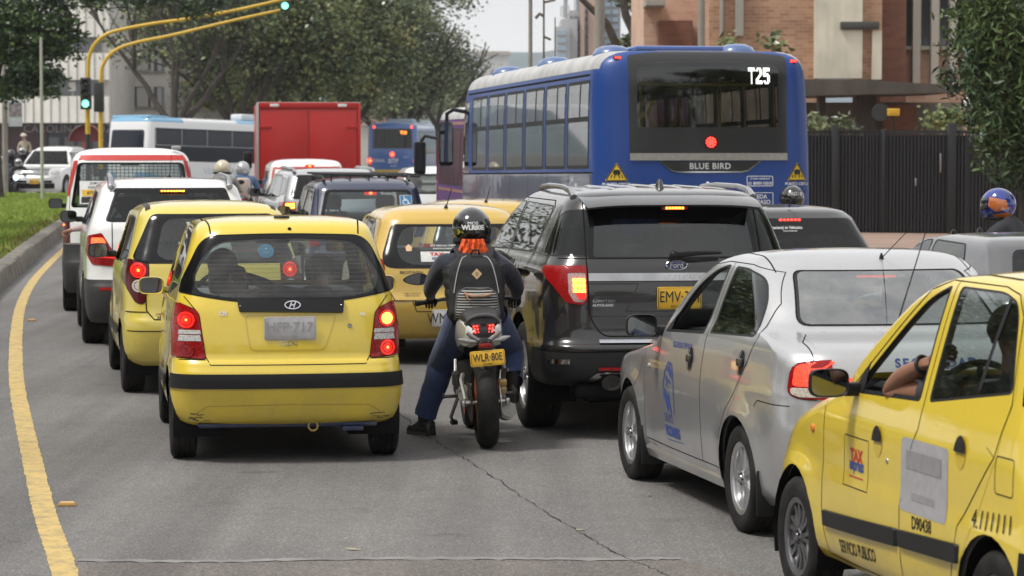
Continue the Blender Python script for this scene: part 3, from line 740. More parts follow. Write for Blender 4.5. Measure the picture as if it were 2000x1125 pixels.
def hatch_taxi(name,label,loc,rz,variant):
 """small tall four-door hatchback taxi; y=0 at the rear bumper, y forward"""
 root = empty(name,loc,rz,label,'taxi','yellow taxis')
 K = [(.235,.16,3.40,.70,.16,.25),(.28,.06,3.44,.733,.18,.30),(.36,.025,3.48,.752,.19,.34),(.44,.005,3.495,.760,.19,.36),(.485,-.004,3.50,.763,.19,.36),(.58,-.004,3.495,.763,.19,.36),(.615,.014,3.48,.761,.19,.36),
   (.655,.03,3.45,.757,.19,.36),(.68,.055,3.43,.756,.19,.36),(.76,.062,3.36,.756,.19,.38),(.84,.074,3.20,.755,.19,.40),(.90,.084,3.02,.750,.19,.45),(.95,.093,2.82,.742,.185,.42),(.99,.103,2.62,.735,.18,.38),(1.02,.113,2.47,.728,.175,.34),(1.05,.124,2.42,.720,.17,.20),
   (1.12,.152,2.32,.702,.165,.14),(1.20,.185,2.21,.680,.165,.13),(1.30,.226,2.06,.652,.165,.13),(1.40,.270,1.90,.622,.17,.13),(1.46,.30,1.78,.602,.17,.14),(1.50,.33,1.68,.586,.17,.16),(1.53,.365,1.56,.562,.18,.18),(1.552,.43,1.36,.52,.19,.22),(1.566,.55,1.25,.44,.2,.22),(1.576,.72,1.12,.30,.2,.2),(1.58,.88,1.0,.12,.1,.1)]
 S = Shell(K,tr=.035,tf=.11,bow=.075,bowf=.09,flares=[(.52,.275,.325,.012),(2.89,.275,.325,.016)],sub=2,nS=30)
 BY = YEL
 arches(S,(.52,2.89),.285,.325,.76)
 frit = rpoly([(-.30,1.036),(.30,1.036),(.685,1.10),(.70,1.12),(.53,1.462),(0,1.478),(-.53,1.462),(-.70,1.12),(-.685,1.10)],[.2,.2,.03,.03,.10,.3,.10,.03,.03],6)
 clr = rpoly([(-.40,1.068),(.40,1.068),(.575,1.105),(.615,1.20),(.48,1.43),(0,1.450),(-.48,1.43),(-.615,1.20),(-.575,1.105)],[.1,.1,.06,.07,.16,.3,.16,.07,.06],6)
 S.cut(frit,'B',2,hi=1.2); S.cut(clr,'B',3,src=(2,),hi=1.2)
 fw = [(2.13,1.005),(1.71,1.32),(1.53,1.445),(1.36,1.50),(1.335,1.50),(1.335,1.035)]
 rw = [(1.245,1.04),(1.245,1.505),(.80,1.505),(.66,1.475),(.60,1.42),(.47,1.14)]
 fw = rpoly(fw,[.02,.2,.15,.02,.02,.03],5); rw = rpoly(rw,[.03,.03,.12,.1,.1,.04],5)
 fd = rpoly([(2.50,.40),(2.46,.98),(2.16,1.01),(1.72,1.345),(1.54,1.475),(1.30,1.53),(1.30,.90),(1.50,.55),(1.52,.255),(2.42,.255)],[.06,.03,.05,.2,.15,.02,.05,.1,.05,.1])
 fd_lo = [(2.47,.98),(2.49,.42),(2.42,.262),(1.50,.262),(1.50,.70),(1.29,1.02),(1.29,1.03),(2.16,1.012)]
 # doors as convex pieces: lower panel and window frame
 for vw,lo,hi in (('L',None,-.2),('R',.2,None)):
  S.cut(fw,vw,4,lo=lo,hi=hi); S.cut(rw,vw,5,lo=lo,hi=hi)
  if not (variant == 'side' and vw == 'L'): S.cut(inset(fw,.955),vw,6,src=(4,),lo=lo,hi=hi)
  S.cut(inset(rw,.955),vw,7,src=(5,),lo=lo,hi=hi)
  if variant == 'side' and vw == 'L': S.cut(inset(fw,.93),vw,97,src=(4,),lo=lo,hi=hi)
  S.cut(rpoly([(2.46,.27),(2.46,.98),(2.17,1.012),(1.71,1.35),(1.53,1.485),(1.34,1.532),(1.29,1.532),(1.29,.95),(1.42,.72),(1.47,.27)],.02,3)[0:0] or [(2.46,.262),(2.47,.985),(1.29,1.02),(1.29,.95),(1.40,.78),(1.47,.60),(1.47,.262)],vw,8 if vw == 'L' else 9,lo=lo,hi=hi)
  S.cut([(2.15,1.0),(1.71,1.34),(1.53,1.475),(1.35,1.53),(1.29,1.53),(1.29,1.0)],vw,8 if vw == 'L' else 9,lo=lo,hi=hi)
  S.cut([(1.46,.262),(1.46,.60),(1.40,.78),(1.285,.95),(1.285,1.03),(.46,1.13),(.50,.90),(.83,.62),(.93,.262)],vw,10 if vw == 'L' else 11,lo=lo,hi=hi)
  S.cut([(1.285,1.0),(1.285,1.532),(.80,1.532),(.64,1.50),(.56,1.42),(.44,1.12)],vw,10 if vw == 'L' else 11,lo=lo,hi=hi)
 hood = [(-.62,2.50),(.62,2.50),(.56,3.28),(-.56,3.28)]
 S.cut(hood,'T',12,lo=.7,hi=1.1)
 ws = rpoly([(-.63,1.07),(.63,1.07),(.50,1.50),(-.50,1.50)],.06,4); S.cut(ws,'F',13,lo=1.3,nmin=.22)
 lampL = rpoly([(-.80,.694),(-.530,.676),(-.572,.985),(-.70,1.036),(-.80,1.0)],[.01,.02,.04,.02,.01],4)
 S.cut(lampL,'B',14,hi=.5,nmin=.12 if variant == 'rear' else .7); S.cut(mir(lampL),'B',15,hi=.5,nmin=.12)
 S.cut([(-.9,.49),(.9,.49),(.9,.582),(-.9,.582)],'B',16,hi=.45,nmin=.12); S.cut([(-.9,.20),(.9,.20),(.9,.49),(-.9,.49)],'B',17,hi=.2,nmin=.2); S.cut([(-.9,.582),(.9,.582),(.9,.672),(-.9,.672)],'B',17,hi=.25,nmin=-.9)
 gate = rpoly([(-.50,.632),(.50,.632),(.545,.70),(.60,1.0),(.66,1.085),(.36,1.04),(-.36,1.04),(-.66,1.085),(-.60,1.0),(-.545,.70)],.0,2)
 S.cut([(-.50,.640),(.50,.640),(.535,.69),(.585,.985),(.62,1.04),(-.62,1.04),(-.585,.985),(-.535,.69)],'B',18,hi=.6)
 body = S.extract(0,'body',BY,root)
 S.extract(2,'rear_window_band',FRIT,root,off=.002); S.extract(3,'rear_window',glass('rear_glass_hero',(.74,.80,.80),refl=.7,dust=.15),root,off=.0)
 S.extract((4,5),'window_seal',BLACK,root,off=.001)
 S.extract(6,'side_window',GCLR if variant == 'side' else GMID,root); S.extract(7,'side_window',GMID,root); S.extract(13,'windscreen',GCLR,root)
 for p in (8,9,10,11): S.extract(p,'door',BY,root,off=.001)
 S.extract(12,'bonnet',BY,root,off=.001)
 S.extract(16,'bumper_strip',BLACK,root,off=.012,rim=.014); S.extract(17,'rear_bumper',BY,root,off=.001); S.extract(18,'tailgate',BY,root,off=.001)
 S.lining((0,2,8,9,10,11,12,17,18),LINGREY if variant == 'side' else LINING,root)
 for pid,sd in ((14,-1),(15,1)):
  l = S.extract(pid,'tail_lamp',REDL,root,off=.007,rim=.012)
  mb = MB()
  for z0,z1 in ((.792,.83),(.836,.862)):                                      # clear band between the two round lamps
   b = [(sd * .555,z0),(sd * .60,z0),(sd * .65,z0),(sd * .695,z0),(sd * .69,z1),(sd * .65,z1),(sd * .60,z1),(sd * .562,z1)]
   S.decal(mb,polygeo(b),'B',0,0,1,.0105)
  mb.build('clear_band',CLRL,l,recalc=False)
  mb = MB(); top_lit = True
  lampcore(mb,S,'B',sd * .645,.925,.052,(0,1),.0115,.74 if sd > 0 and variant == 'rear' else .16); o = mb.build('lamp_bulb',[GLOWY if sd > 0 and variant == 'rear' else GLOWH,GLOWR,REDL],l,recalc=False)
  mb = MB(); lampcore(mb,S,'B',sd * .645,.738,.050,(0,1),.0115); mb.build('lamp_bulb',[GLOWH,GLOWR,REDL] if sd > 0 and variant == 'rear' else [DRKL,REDL,DRKL],l,recalc=False)
 # gaps and lines
 mb = MB()
 S.ribbon(mb,lampL,'B',.008,.004,closed=True); S.ribbon(mb,mir(lampL),'B',.008,.004,closed=True)
 S.ribbon(mb,[(-.66,1.075),(-.585,.985),(-.535,.70),(-.50,.640),(.50,.640),(.535,.70),(.585,.985),(.66,1.075)],'B',.006)
 S.ribbon(mb,[(-.74,.672),(-.53,.672)],'B',.006); S.ribbon(mb,[(.53,.672),(.74,.672)],'B',.006); S.ribbon(mb,frit,'B',.007,.003,closed=True)
 for vw in ('L','R'):
  S.ribbon(mb,[(2.15,1.0),(2.46,.975),(2.47,.75),(2.47,.4),(2.44,.262),(1.46,.262),(1.46,.60),(1.40,.78),(1.30,.93),(1.287,1.03),(1.287,1.52)],vw,.0055)
  S.ribbon(mb,[(1.46,.262),(.94,.262),(.84,.60),(.52,.90),(.455,1.10),(.56,1.42),(.66,1.50),(.82,1.522),(1.36,1.522),(1.54,1.475),(1.72,1.345),(2.16,1.015)],vw,.0055)
  S.ribbon(mb,[(.52,.90),(.60,.93)],vw,.003); S.ribbon(mb,rpoly([(.50,.77),(.335,.77),(.335,.91),(.50,.91)],.02),vw,.004,closed=True)
 for x in (-.535,.535): S.ribbon(mb,[(x * .90,.37),(x * .97,.8),(x * .95,1.3),(x * .9,1.55)],'T',.010,.002)
 mb.build('panel_gap',GAP,root,recalc=False)
 for vw in ('L','R'):                                                                   # rubbing strips on the doors
  for y0,y1,z0,z1 in ((2.45,1.475,.425,.468),(1.455,.80,.470,.497)):
   mb = MB(); poly = rpoly([(y0,z0 - .035),(y1,z1 - .037),(y1,z1 + .037),(y0,z0 + .035)],.012,3)
   n = len(poly); A = [S.hit(p[0],p[1],vw,.001)[0] for p in poly]; B = [S.hit(p[0],p[1],vw,.016)[0] for p in inset(poly,.97)]
   for i in range(n): mb.quad([A[i],A[(i + 1) % n],B[(i + 1) % n],B[i]])
   q = inset(poly,.97); S.decal(mb,polygeo(q),vw,0,0,1,.016) if vw == 'R' else S.decal(mb,polygeo([(-p[0],p[1]) for p in q]),vw,0,0,1,.016)
   mb.build('door_rubbing_strip',BLACK,root)
 for vw,sd in (('L',-1),('R',1)):
  for y,z in ((1.735,.835),(.835,.885)):
   mb = MB(); A = circ((y,z),.052,22,1.25); S.decal(mb,polygeo([(-p[0] if sd < 0 else p[0],p[1]) for p in A]),vw,0,0,1,.003,m=1)
   hb = [(y + .052 * math.cos(a),z + .065 * math.sin(a)) for a in [math.pi * i / 12 for i in range(13)]]
   q = hb + [(y - .05,z + .0)]; S.decal(mb,polygeo([(-p[0] if sd < 0 else p[0],p[1]) for p in hb]),vw,0,0,1,.012,m=0)
   mb.build('door_handle',[BLACK,paint('taxi_yellow_recess_shade',(.62,.43,.03),rough=.4)],root,recalc=False)  # deeper yellow disc paints the shade of the handle recess
  mb = MB(); p,n = S.hit(1.62,.765,vw,.002); mb.ball(p,(.006,.012,.012),n=10); mb.build('door_lock',CHROME,root)
  mb = MB(); p,n = S.hit(2.64,.80,vw,.0); mb.ball(p,(.012,.026,.02),n=12); mb.build('side_repeater',AMBL,root)
 # number plate recess, plate, garnish and badges
 mb = MB(); rec = rpoly([(-.25,.730),(.31,.730),(.36,.80),(.375,.955),(-.275,.955),(-.25,.80)],.03,4)
 rec = rpoly([(-.245,.732),(.235,.732),(.315,.955),(-.275,.955)],.035,4); S.ribbon(mb,rec,'B',.010,.002,closed=True); mb.build('plate_recess_shade',paint('taxi_yellow_edge_shade',(.60,.41,.03),rough=.45),root,recalc=False)  # darker yellow outline paints the shade at the recess edge
 p,n = S.hit(.012,.873,'B',.008); M_ = (.012,p.y - .006,.873)
 pl = plate_mesh(root,M_,(1,0,0),.335,.15,plain('plate_grey',(.47,.46,.47),.55),'HFP·717','BOGOTA D.C.',plain('plate_faded_ink',(.36,.355,.365),.6),txh=.42) if variant == 'rear' else plate_mesh(root,M_,(1,0,0),.335,.15,PLATEW,'')
 if variant == 'rear':
  mb = MB(); g = [(-.315,1.045),(.36,1.03),(.352,.965),(-.308,.978)]
  g = rpoly([(-.325,1.058),(.365,1.046),(.357,.966),(-.312,.978)],.008,2)
  A = [S.hit(p[0],p[1],'B',.001)[0] for p in g]; B = [S.hit(p[0],p[1],'B',.02)[0] for p in g]; n = len(g)
  for i in range(n): mb.quad([A[i],A[(i + 1) % n],B[(i + 1) % n],B[i]])
  S.decal(mb,polygeo(g),'B',0,0,1,.02); gar = mb.build('tailgate_garnish',BLACK,root)
  mb = MB(); cx,cz = .03,1.015; E = [(cx + .049 * math.cos(a),cz + .024 * math.sin(a)) for a in [2 * math.pi * i / 32 for i in range(32)]]
  S.ribbon(mb,E,'B',.007,.024,.01,closed=True)
  for pth in ([(cx - .02,cz - .018),(cx - .006,cz + .017)],[(cx + .006,cz - .017),(cx + .02,cz + .018)],[(cx - .012,cz - .002),(cx + .012,cz + .002)]): S.ribbon(mb,pth,'B',.007,.024,.005)
  for x_ in (-.305,.345): mb.ball(S.hit(x_,1.01,'B',.021)[0],(.006,.004,.006),n=8)
  mb.build('oval_emblem',CHROME,root,recalc=False)
  mb = MB(); S.decal(mb,text2d('OS',.03),'B',-.415,.968,.028,.006,sx=1.15,shear=.2); S.decal(mb,text2d('GL',.03),'B',.487,.958,.02,.006,sx=1.1)
  mb.build('model_badge',CHROME,root,recalc=False)
  mb = MB(); cz = .775; f = [(-.02 + .045 * math.cos(a),cz + .015 * math.sin(a)) for a in [2 * math.pi * i / 24 for i in range(24)]]; S.ribbon(mb,[(p[0] + .01,p[1]) for p in f],'B',.004,.004,.01,closed=True); S.ribbon(mb,[(.03,cz),(.055,cz + .015),(.055,cz - .015),(.03,cz)],'B',.004,.004,.01); S.decal(mb,text2d('ASI',.02),'B',-.008,cz,.016,.004); mb.build('fish_badge',CHROME,root,recalc=False)
  mb = MB(); p,n = S.hit(.40,.885,'B',.0); mb.lathe([(.016,0),(.014,.008),(.006,.009),(0,.006)],Matrix.Translation(p) @ Matrix.Rotation(R(90),4,'X'),16); mb.build('tailgate_lock',STEEL,root)
  # third bulge, washer nozzle, tow eye, heater lines, round sticker
  mb = MB(); p,n = S.hit(.03,1.505,'B',.0); mb.ball(p,.013,n=10); p,n = S.hit(.0,.62,'T',0); mb.lathe([(.055,0),(.05,.014),(.025,.016),(.018,.008),(0,.008)],Matrix.Translation(p - Vector((0,0,.003))),18); mb.build('roof_aerial_base',BLACK,root)
  mb = MB(); mb.tube([(.16 + .03 * math.cos(a),.10,.235 + .03 * math.sin(a)) for a in [2 * math.pi * i / 16 for i in range(16)]],.007,6,closed=True); mb.build('tow_eye',plain('tow_eye_yellow',(.4,.3,.08),.6),root)
  mb = MB(); mb.box((0,.20,.243),(1.16,.16,.03),.012); mb.box((0,.4,.25),(1.1,.4,.04),.015); mb.box((.42,.12,.215),(.14,.05,.03),.01); mb.build('rear_valance',paint('underside_blue',(.008,.018,.075),rough=.6,coat=.2),root)
  mb = MB()
  for i in range(13):
   z_ = 1.09 + i * .0272; hwd = .56 - abs(z_ - 1.2) * .5; S.ribbon(mb,[(-hwd,z_),(hwd,z_)],'B',.0022,-.003,.06)
  mb.build('heater_line',plain('heater_copper',(.16,.07,.045),.5),root,recalc=False)
  mb = MB(); lip = [(-.47,.37),(-.44,.33),(.47,.31),(.50,.35)]; S.ribbon(mb,[(-.60,.325),(-.52,.375),(0,.385),(.52,.375),(.60,.325)],'B',.006,.002); mb.build('bumper_crease_shade',paint('taxi_yellow_crease_shade',(.5,.34,.025),rough=.5),root,recalc=False)  # crease shade drawn as a darker yellow line on the smooth bumper
  mb = MB()
  for i in range(10):
   u = -.60 + random.uniform(-.05,.06); v = .33 + random.uniform(-.05,.02); S.ribbon(mb,[(u,v),(u + random.uniform(.01,.05),v + random.uniform(-.012,.012))],'B',random.uniform(.003,.009),.0025)
  for i in range(8):
   u = .58 + random.uniform(-.06,.05); v = .31 + random.uniform(-.03,.015); S.ribbon(mb,[(u,v),(u + random.uniform(.01,.06),v + random.uniform(-.006,.006))],'B',random.uniform(.003,.007),.0025)
  mb.build('bumper_scuff',plain('scuff_dark',(.06,.055,.05),.8),root,recalc=False)
 if variant == 'side':
  mb = MB(); S.ribbon(mb,[(2.165,.606),(1.85,.606),(1.85,.822),(2.165,.822)],'L',.005,.002,closed=True); mb.build('sign_frame',INK,root,recalc=False)
  mb = MB(); S.decal(mb,text2d('TAX',.05),'L',-2.0 * -1,.745,.058,.003,sx=1.05); mb.build('sign_lettering',INKR,root,recalc=False)
  mb = MB(); S.decal(mb,text2d('express',.03),'L',2.0,.690,.055,.003,sx=.8,shear=.2); S.ribbon(mb,[(2.09,.713),(1.91,.713)],'L',.006,.003); mb.build('sign_lettering',INKB,root,recalc=False)
  mb = MB(); S.ribbon(mb,[(2.09,.652),(1.91,.652)],'L',.006,.003); mb.build('sign_underline',INKR,root,recalc=False)
  mb = MB(); q = rpoly([(-1.46,.588),(-.955,.588),(-.955,.885),(-1.46,.885)],.03,4); S.decal(mb,polygeo(q),'L',0,0,1,.0025)
  for (a,b_,w_) in (((-1.40,.79),(-1.02,.79),.08),((-1.36,.66),(-1.06,.66),.03)): pass
  pn = mb.build('door_panel_sign',plain('grey_panel_sign',(.34,.335,.35),.5),root,recalc=False)
  mb = MB(); S.ribbon(mb,[(1.40,.80),(1.02,.80)],'L',.075,.004,.04); S.ribbon(mb,[(1.33,.655),(1.08,.655)],'L',.03,.004,.04); mb.build('smudged_lettering',plain('smudge_grey',(.255,.25,.262),.5),pn,recalc=False)
  mb = MB(); S.decal(mb,text2d('D90438',.02),'L',1.21,.555,.055,.003,sx=.9,rot=.03); S.decal(mb,text2d('SERVICIO PUBLICO',.02),'L',2.01,.338,.058,.003,sx=.72,rot=.045); S.decal(mb,text2d('4.111111',.0),'L',.52,.66,.072,.003,sx=1.0,rot=.05)
  mb.build('side_lettering',INK,root,recalc=False)
  mb = MB(); S.ribbon(mb,[(.78,1.13),(.72,1.48)],'L',.03,.004); mb.build('window_bar',BLACK,root,recalc=False)
 arch_liners(root,(.52,2.89),.285,.325,.745); underbody(S,root)
 rm = ALLOYD if False else None
 for y in (.52,2.89):
  for sd in (-1,1):
   if variant == 'side': wheel(root,(sd * .655,y,.275),.275,.165,.185,sd,plain('alloy_grey',(.20,.20,.21),.3,.85),'double',7)
   else: wheel(root,(sd * .66,y,.275),.275,.165,.175,sd,plain('wheel_blue',(.03,.09,.30),.4),'five',5)
 for sd in (-1,1): door_mirror(root,sd * (.735 if variant == 'side' else .715),2.02,1.055,sd,BLACK if variant == 'side' else YEL,.18,.125,.045 if variant == 'side' else .02)
 if variant == 'side':
  mb = MB(); A = [S.hit(p[0],p[1],'L',.004)[0] for p in ((2.12,1.012),(1.99,1.012),(1.99,1.15))]; mb.quad(A); mb.build('mirror_sail',BLACK,root,recalc=False)
  antenna(root,S.hit(-.58,2.02,'T',0)[0] or Vector((-.6,2.02,1.2)),(-.40,2.0,1.86),.0035,.012)
 for x in (-.34,.34): seat(root,x,1.15,.50,SEATC,h=.52 if variant == 'rear' else .56,head=x < 0 or variant == 'side')
 mb = MB(); mb.box((0,.62,.62),(1.12,.16,.55),.07,rot=(.2,0,0)); mb.box((0,.88,.48),(1.12,.5,.16),.06); mb.build('rear_bench',SEATC,root)
 dash(root,2.08,.94,.62); steering(root,-.34,1.72,1.0); inner_mirror(root,1.52,1.40)
 mb = MB(); mb.box((.03,1.56,1.44),(.40,.02,.12),.01); mb.build('sun_visor',LINGREY,root)
 S.done(); return root
tx1 = hatch_taxi('taxi','yellow taxi seen from behind with a black bumper strip and glowing right turn light',(0,0,0),R(8.8),'rear')
P_ = gnd(562,900); tx1.location = (-1.432,18.05,0)
a_ = R(12.5); fx,fy = 1.289,12.8           # outer face of its front left wheel
tx2 = hatch_taxi('taxi','yellow taxi with SERVICIO PUBLICO on its side and its driver window open',(0,0,0),a_,'side')
lv = Matrix.Rotation(a_,3,'Z') @ Vector((-.74,2.89,0)); tx2.location = (fx - lv.x,fy - lv.y,0)
# ------------------------------------------------------------------ large graphite SUV
def suv_big():
 root = empty('suv',(1.16,19.45,0),R(9.2),'large graphite grey SUV with roof rails and dark rear glass beside the motorcycle','SUV'); root.scale = (.945,1,1)
 K = [(.37,.26,4.95,.93,.2,.3),(.42,.11,5.0,.965,.24,.35),(.50,.035,5.03,.985,.26,.4),(.60,.008,5.04,.992,.27,.4),(.655,.0,5.03,.99,.27,.4),(.675,.02,5.02,.985,.27,.4),(.72,.055,5.0,.98,.27,.4),(.90,.06,4.95,.982,.27,.4),(1.0,.065,4.85,.98,.27,.4),(1.06,.072,4.5,.976,.27,.4),(1.10,.08,4.1,.972,.27,.4),(1.14,.09,3.75,.966,.27,.4),(1.18,.10,3.5,.957,.27,.35),(1.225,.118,3.35,.938,.27,.3),(1.265,.145,3.25,.915,.26,.28),
   (1.40,.21,3.0,.868,.25,.25),(1.52,.265,2.75,.823,.24,.22),(1.60,.30,2.55,.785,.24,.22),(1.645,.32,2.42,.76,.24,.22),(1.685,.345,2.28,.72,.24,.22),(1.712,.40,2.12,.66,.22,.2),(1.735,.55,1.95,.50,.2,.2),(1.748,.8,1.7,.25,.1,.1),(1.751,.95,1.55,.08,.05,.05)]
 S = Shell(K,tr=.03,tf=.06,bow=.07,bowf=.15,flares=[(1.15,.385,.46,.02),(4.0,.385,.46,.02)],sub=2,nS=34,pw=2.2)
 P = GREYP; AY = (1.15,4.0)
 for y in AY: S.cut(circ((y,.385),.455,34),'L',98,hi=-.3); S.cut(circ((y,.385),.455,34),'R',98,lo=.3)
 frit = rpoly([(-.645,1.262),(.645,1.262),(.60,1.64),(-.60,1.64)],.02,3); S.cut(frit,'B',2,hi=1.0); S.cut(inset(frit,.94),'B',3,src=(2,),hi=1.0); S.cut([(-.62,1.66),(.62,1.66),(.60,1.60),(.46,1.535),(-.46,1.535),(-.60,1.60)],'B',2,src=(3,),hi=1.0)  # last cut: the spoiler's dark underside coloured onto the glass as band
 q = rpoly([(.07,1.275),(.64,1.275),(.60,1.45),(.48,1.60),(.17,1.60)],[.03,.06,.1,.08,.05],4)
 rd = rpoly([(1.06,1.275),(1.98,1.262),(1.96,1.625),(.88,1.615),(.83,1.56)],[.05,.02,.02,.08,.05],4); fd = rpoly([(2.04,1.262),(3.02,1.235),(2.55,1.545),(2.30,1.625),(2.02,1.625)],[.02,.04,.2,.12,.02],4)
 for vw,lo,hi in (('L',None,-.2),('R',.2,None)):
  for k,pl in enumerate((q,rd,fd)): S.cut(pl,vw,4,lo=lo,hi=hi); S.cut(inset(pl,.955),vw,5,src=(4,),lo=lo,hi=hi)
  S.cut([(1.04,.45),(1.62,.45),(1.62,.5),(2.0,.5),(2.0,1.66),(.83,1.66),(.80,1.58),(1.02,1.22),(1.10,.95)][2:] if 0 else [(1.62,.50),(2.0,.50),(2.0,1.655),(.92,1.655),(.82,1.60),(.86,1.50),(1.03,1.24),(1.12,1.0),(1.40,.85)],vw,8,lo=lo,hi=hi)
  S.cut([(2.01,.50),(3.15,.50),(3.15,1.23),(2.58,1.575),(2.32,1.655),(2.01,1.655)],vw,9,lo=lo,hi=hi)
 lmp = [(-.668,1.212),(-.955,1.208),(-.93,1.12),(-.815,.96),(-.705,.945),(-.665,.975)]
 S.cut(rpoly(lmp,.015,3),'B',14,hi=.7,nmin=.02); S.cut(rpoly(mir(lmp),.015,3),'B',15,hi=.7,nmin=.02)
 clr = rpoly([(-.676,1.165),(-.80,1.165),(-.80,1.03),(-.76,.965),(-.70,.965),(-.672,.99)],.015,3); S.cut(clr,'B',16,src=(14,),hi=.6); S.cut(rpoly(mir(clr),.015,3),'B',17,src=(15,),hi=.6)
 S.cut([(-1.1,.2),(1.1,.2),(1.1,.622),(-1.1,.622)],'B',18,hi=.68,nmin=-2); gate = rpoly([(-.56,.728),(.56,.728),(.655,.86),(.662,1.262),(-.662,1.262),(-.655,.86)],[.06,.06,.1,.01,.01,.1],4); S.cut(gate,'B',19,hi=.6)
 S.cut(rpoly([(-.80,1.30),(.80,1.30),(.60,1.66),(-.60,1.66)],.05,3),'F',20,lo=1.8,nmin=.25); S.cut([(-.75,3.35),(.75,3.35),(.70,4.85),(-.70,4.85)],'T',21,lo=.9,hi=1.3)
 S.cut([(.62,.32),(5.1,.32),(5.1,.50),(.62,.50)],'L',22,hi=-.3); S.cut([(.62,.32),(5.1,.32),(5.1,.50),(.62,.50)],'R',22,lo=.3)
 S.extract(0,'body',P,root); S.extract(2,'rear_window_band',FRIT,root,off=.001); S.extract(3,'rear_window',glass('rear_glass_smoked',(.10,.105,.105),dust=.05),root,off=.001); S.extract(4,'window_seal',BLACK,root,off=.002); S.extract(5,'side_window',GDRK,root,off=.001); S.extract(20,'windscreen',GMID,root)
 S.extract(8,'door',P,root,off=.001); S.extract(9,'door',P,root,off=.001); S.extract(21,'bonnet',P,root); S.extract(19,'tailgate',P,root,off=.001)
 clad = plain('bumper_cladding',(.025,.025,.026),.5,bump=.1,bscale=300); S.extract(18,'rear_bumper',clad,root,off=.002); S.extract(22,'side_cladding',clad,root,off=.002)
 S.lining((0,8,9,19,21),LINING,root)
 for pid,c2,sd in ((14,16,-1),(15,17,1)):
  l = S.extract(pid,'tail_lamp',REDL,root,off=.012,rim=.02); S.extract(c2,'clear_lens',lens('pink_lens',(.50,.33,.32)),l,off=.009)
  for r_ in range(3):
   for c_ in range(3):
    x0 = sd * (.766 - c_ * .030); z0 = 1.098 - r_ * .034; mb = MB(); S.decal(mb,polygeo([(x0,z0),(x0 - sd * .025,z0),(x0 - sd * .025,z0 + .026),(x0,z0 + .026)]),'B',0,0,1,.016); mb.build('lamp_cell',GLOWY if False else glow('led_orange',(1,.30,.03),6),l,recalc=False)
  mb = MB(); S.decal(mb,polygeo([(sd * .755,1.028),(sd * .68,1.028),(sd * .68,.985),(sd * .73,.985)]),'B',0,0,1,.014); mb.build('lamp_glow',GLOWR,l,recalc=False)
 mb = MB()
 S.ribbon(mb,gate,'B',.009,.002,closed=True); S.ribbon(mb,[(-.66,1.262),(-.645,1.64)],'B',.01,.003); S.ribbon(mb,[(.66,1.262),(.645,1.64)],'B',.01,.003); S.ribbon(mb,[(-1.0,.622),(1.0,.622)],'B',.008,.004)
 for vw in ('L','R'): S.ribbon(mb,[(1.62,.50),(1.40,.85),(1.12,1.0),(1.03,1.24),(.86,1.50),(.82,1.60),(.92,1.65),(2.0,1.65)],vw,.008); S.ribbon(mb,[(2.005,.5),(2.005,1.65),(2.32,1.65),(2.58,1.57),(3.15,1.23),(3.15,.5)],vw,.008); S.ribbon(mb,[(.60,.62),(.10,.62)],vw,.007)
 S.ribbon(mb,[(-.655,1.262),(-.85,1.262)],'B',.007,.003); S.ribbon(mb,rpoly(lmp,.015,3),'B',.008,.004,closed=True)
 mb.build('panel_gap',GAP,root,recalc=False)
 mb = MB(); g = [(-.655,1.158),(.655,1.158),(.655,1.106),(-.655,1.106)]; S.ribbon(mb,[(-.655,1.132),(.655,1.132)],'B',.052,.016,.05); S.ribbon(mb,[(-.655,1.159),(.655,1.159)],'B',.006,.008,.05); cs = mb.build('chrome_strip',plain('strip_chrome',(.40,.40,.41),.14,1.0,vary=.2,scale=5),root,recalc=False)
 mb = MB(); S.decal(mb,text2d('EXPLORER',.04,1.35),'B',.05,1.132,.030,.019,sx=1.25); mb.build('strip_lettering',STEEL,cs,recalc=False)
 mb = MB(); S.ribbon(mb,[(-.585,.688),(.585,.688)],'B',.035,.012,.05); mb.build('chrome_sill_strip',CHROME,root,recalc=False)
 for sd in (-1,1):
  mb = MB(); S.decal(mb,polygeo(rpoly([(sd * 1.0 * .99,.57),(sd * .80,.57),(sd * .82,.538),(sd * .985,.535)],.01,2)),'B',0,0,1,.01); S.ribbon(mb,[(sd * .96,.553),(sd * .80,.556)],'B',.034,.008); mb.build('chrome_insert',CHROME,root,recalc=False)
  mb = MB(); S.ribbon(mb,[(sd * .59,.505),(sd * .30,.505)],'B',.024,.008); mb.build('reflector',lens('reflector_red',(.5,.015,.012)),root,recalc=False)
  mb = MB(); S.ribbon(mb,[(sd * .68,.405),(sd * .60,.47),(sd * .56,.478),(sd * .10,.478)],'B',.014,.012); S.ribbon(mb,[(sd * .66,.408),(sd * .58,.462)],'B',.05,.009); mb.build('bumper_trim',STEEL,root,recalc=False)
  mb = MB(); M = Matrix.Translation((sd * .495,.06,.405)) @ Matrix.Rotation(R(90),4,'X') @ Matrix.Diagonal((1.45,1,1,1)); mb.lathe([(.045,-.02),(.052,.0),(.052,.03),(.042,.03),(.040,-.12),(0,-.12)],M,24); mb.build('exhaust_pipe',plain('exhaust_metal',(.16,.15,.14),.3,1),root)
  mb = MB(); mb.tube([(sd * .685,.52,1.675),(sd * .685,.66,1.725),(sd * .685,.95,1.748),(sd * .675,1.6,1.748),(sd * .655,2.0,1.73),(sd * .64,2.2,1.68)],[.03,.027,.02,.02,.02,.02],8); mb.build('roof_rail',plain('rail_silver',(.42,.42,.43),.25,.9),root)
  door_mirror(root,sd * .93,2.95,1.24,sd,P,.22,.16,.06)
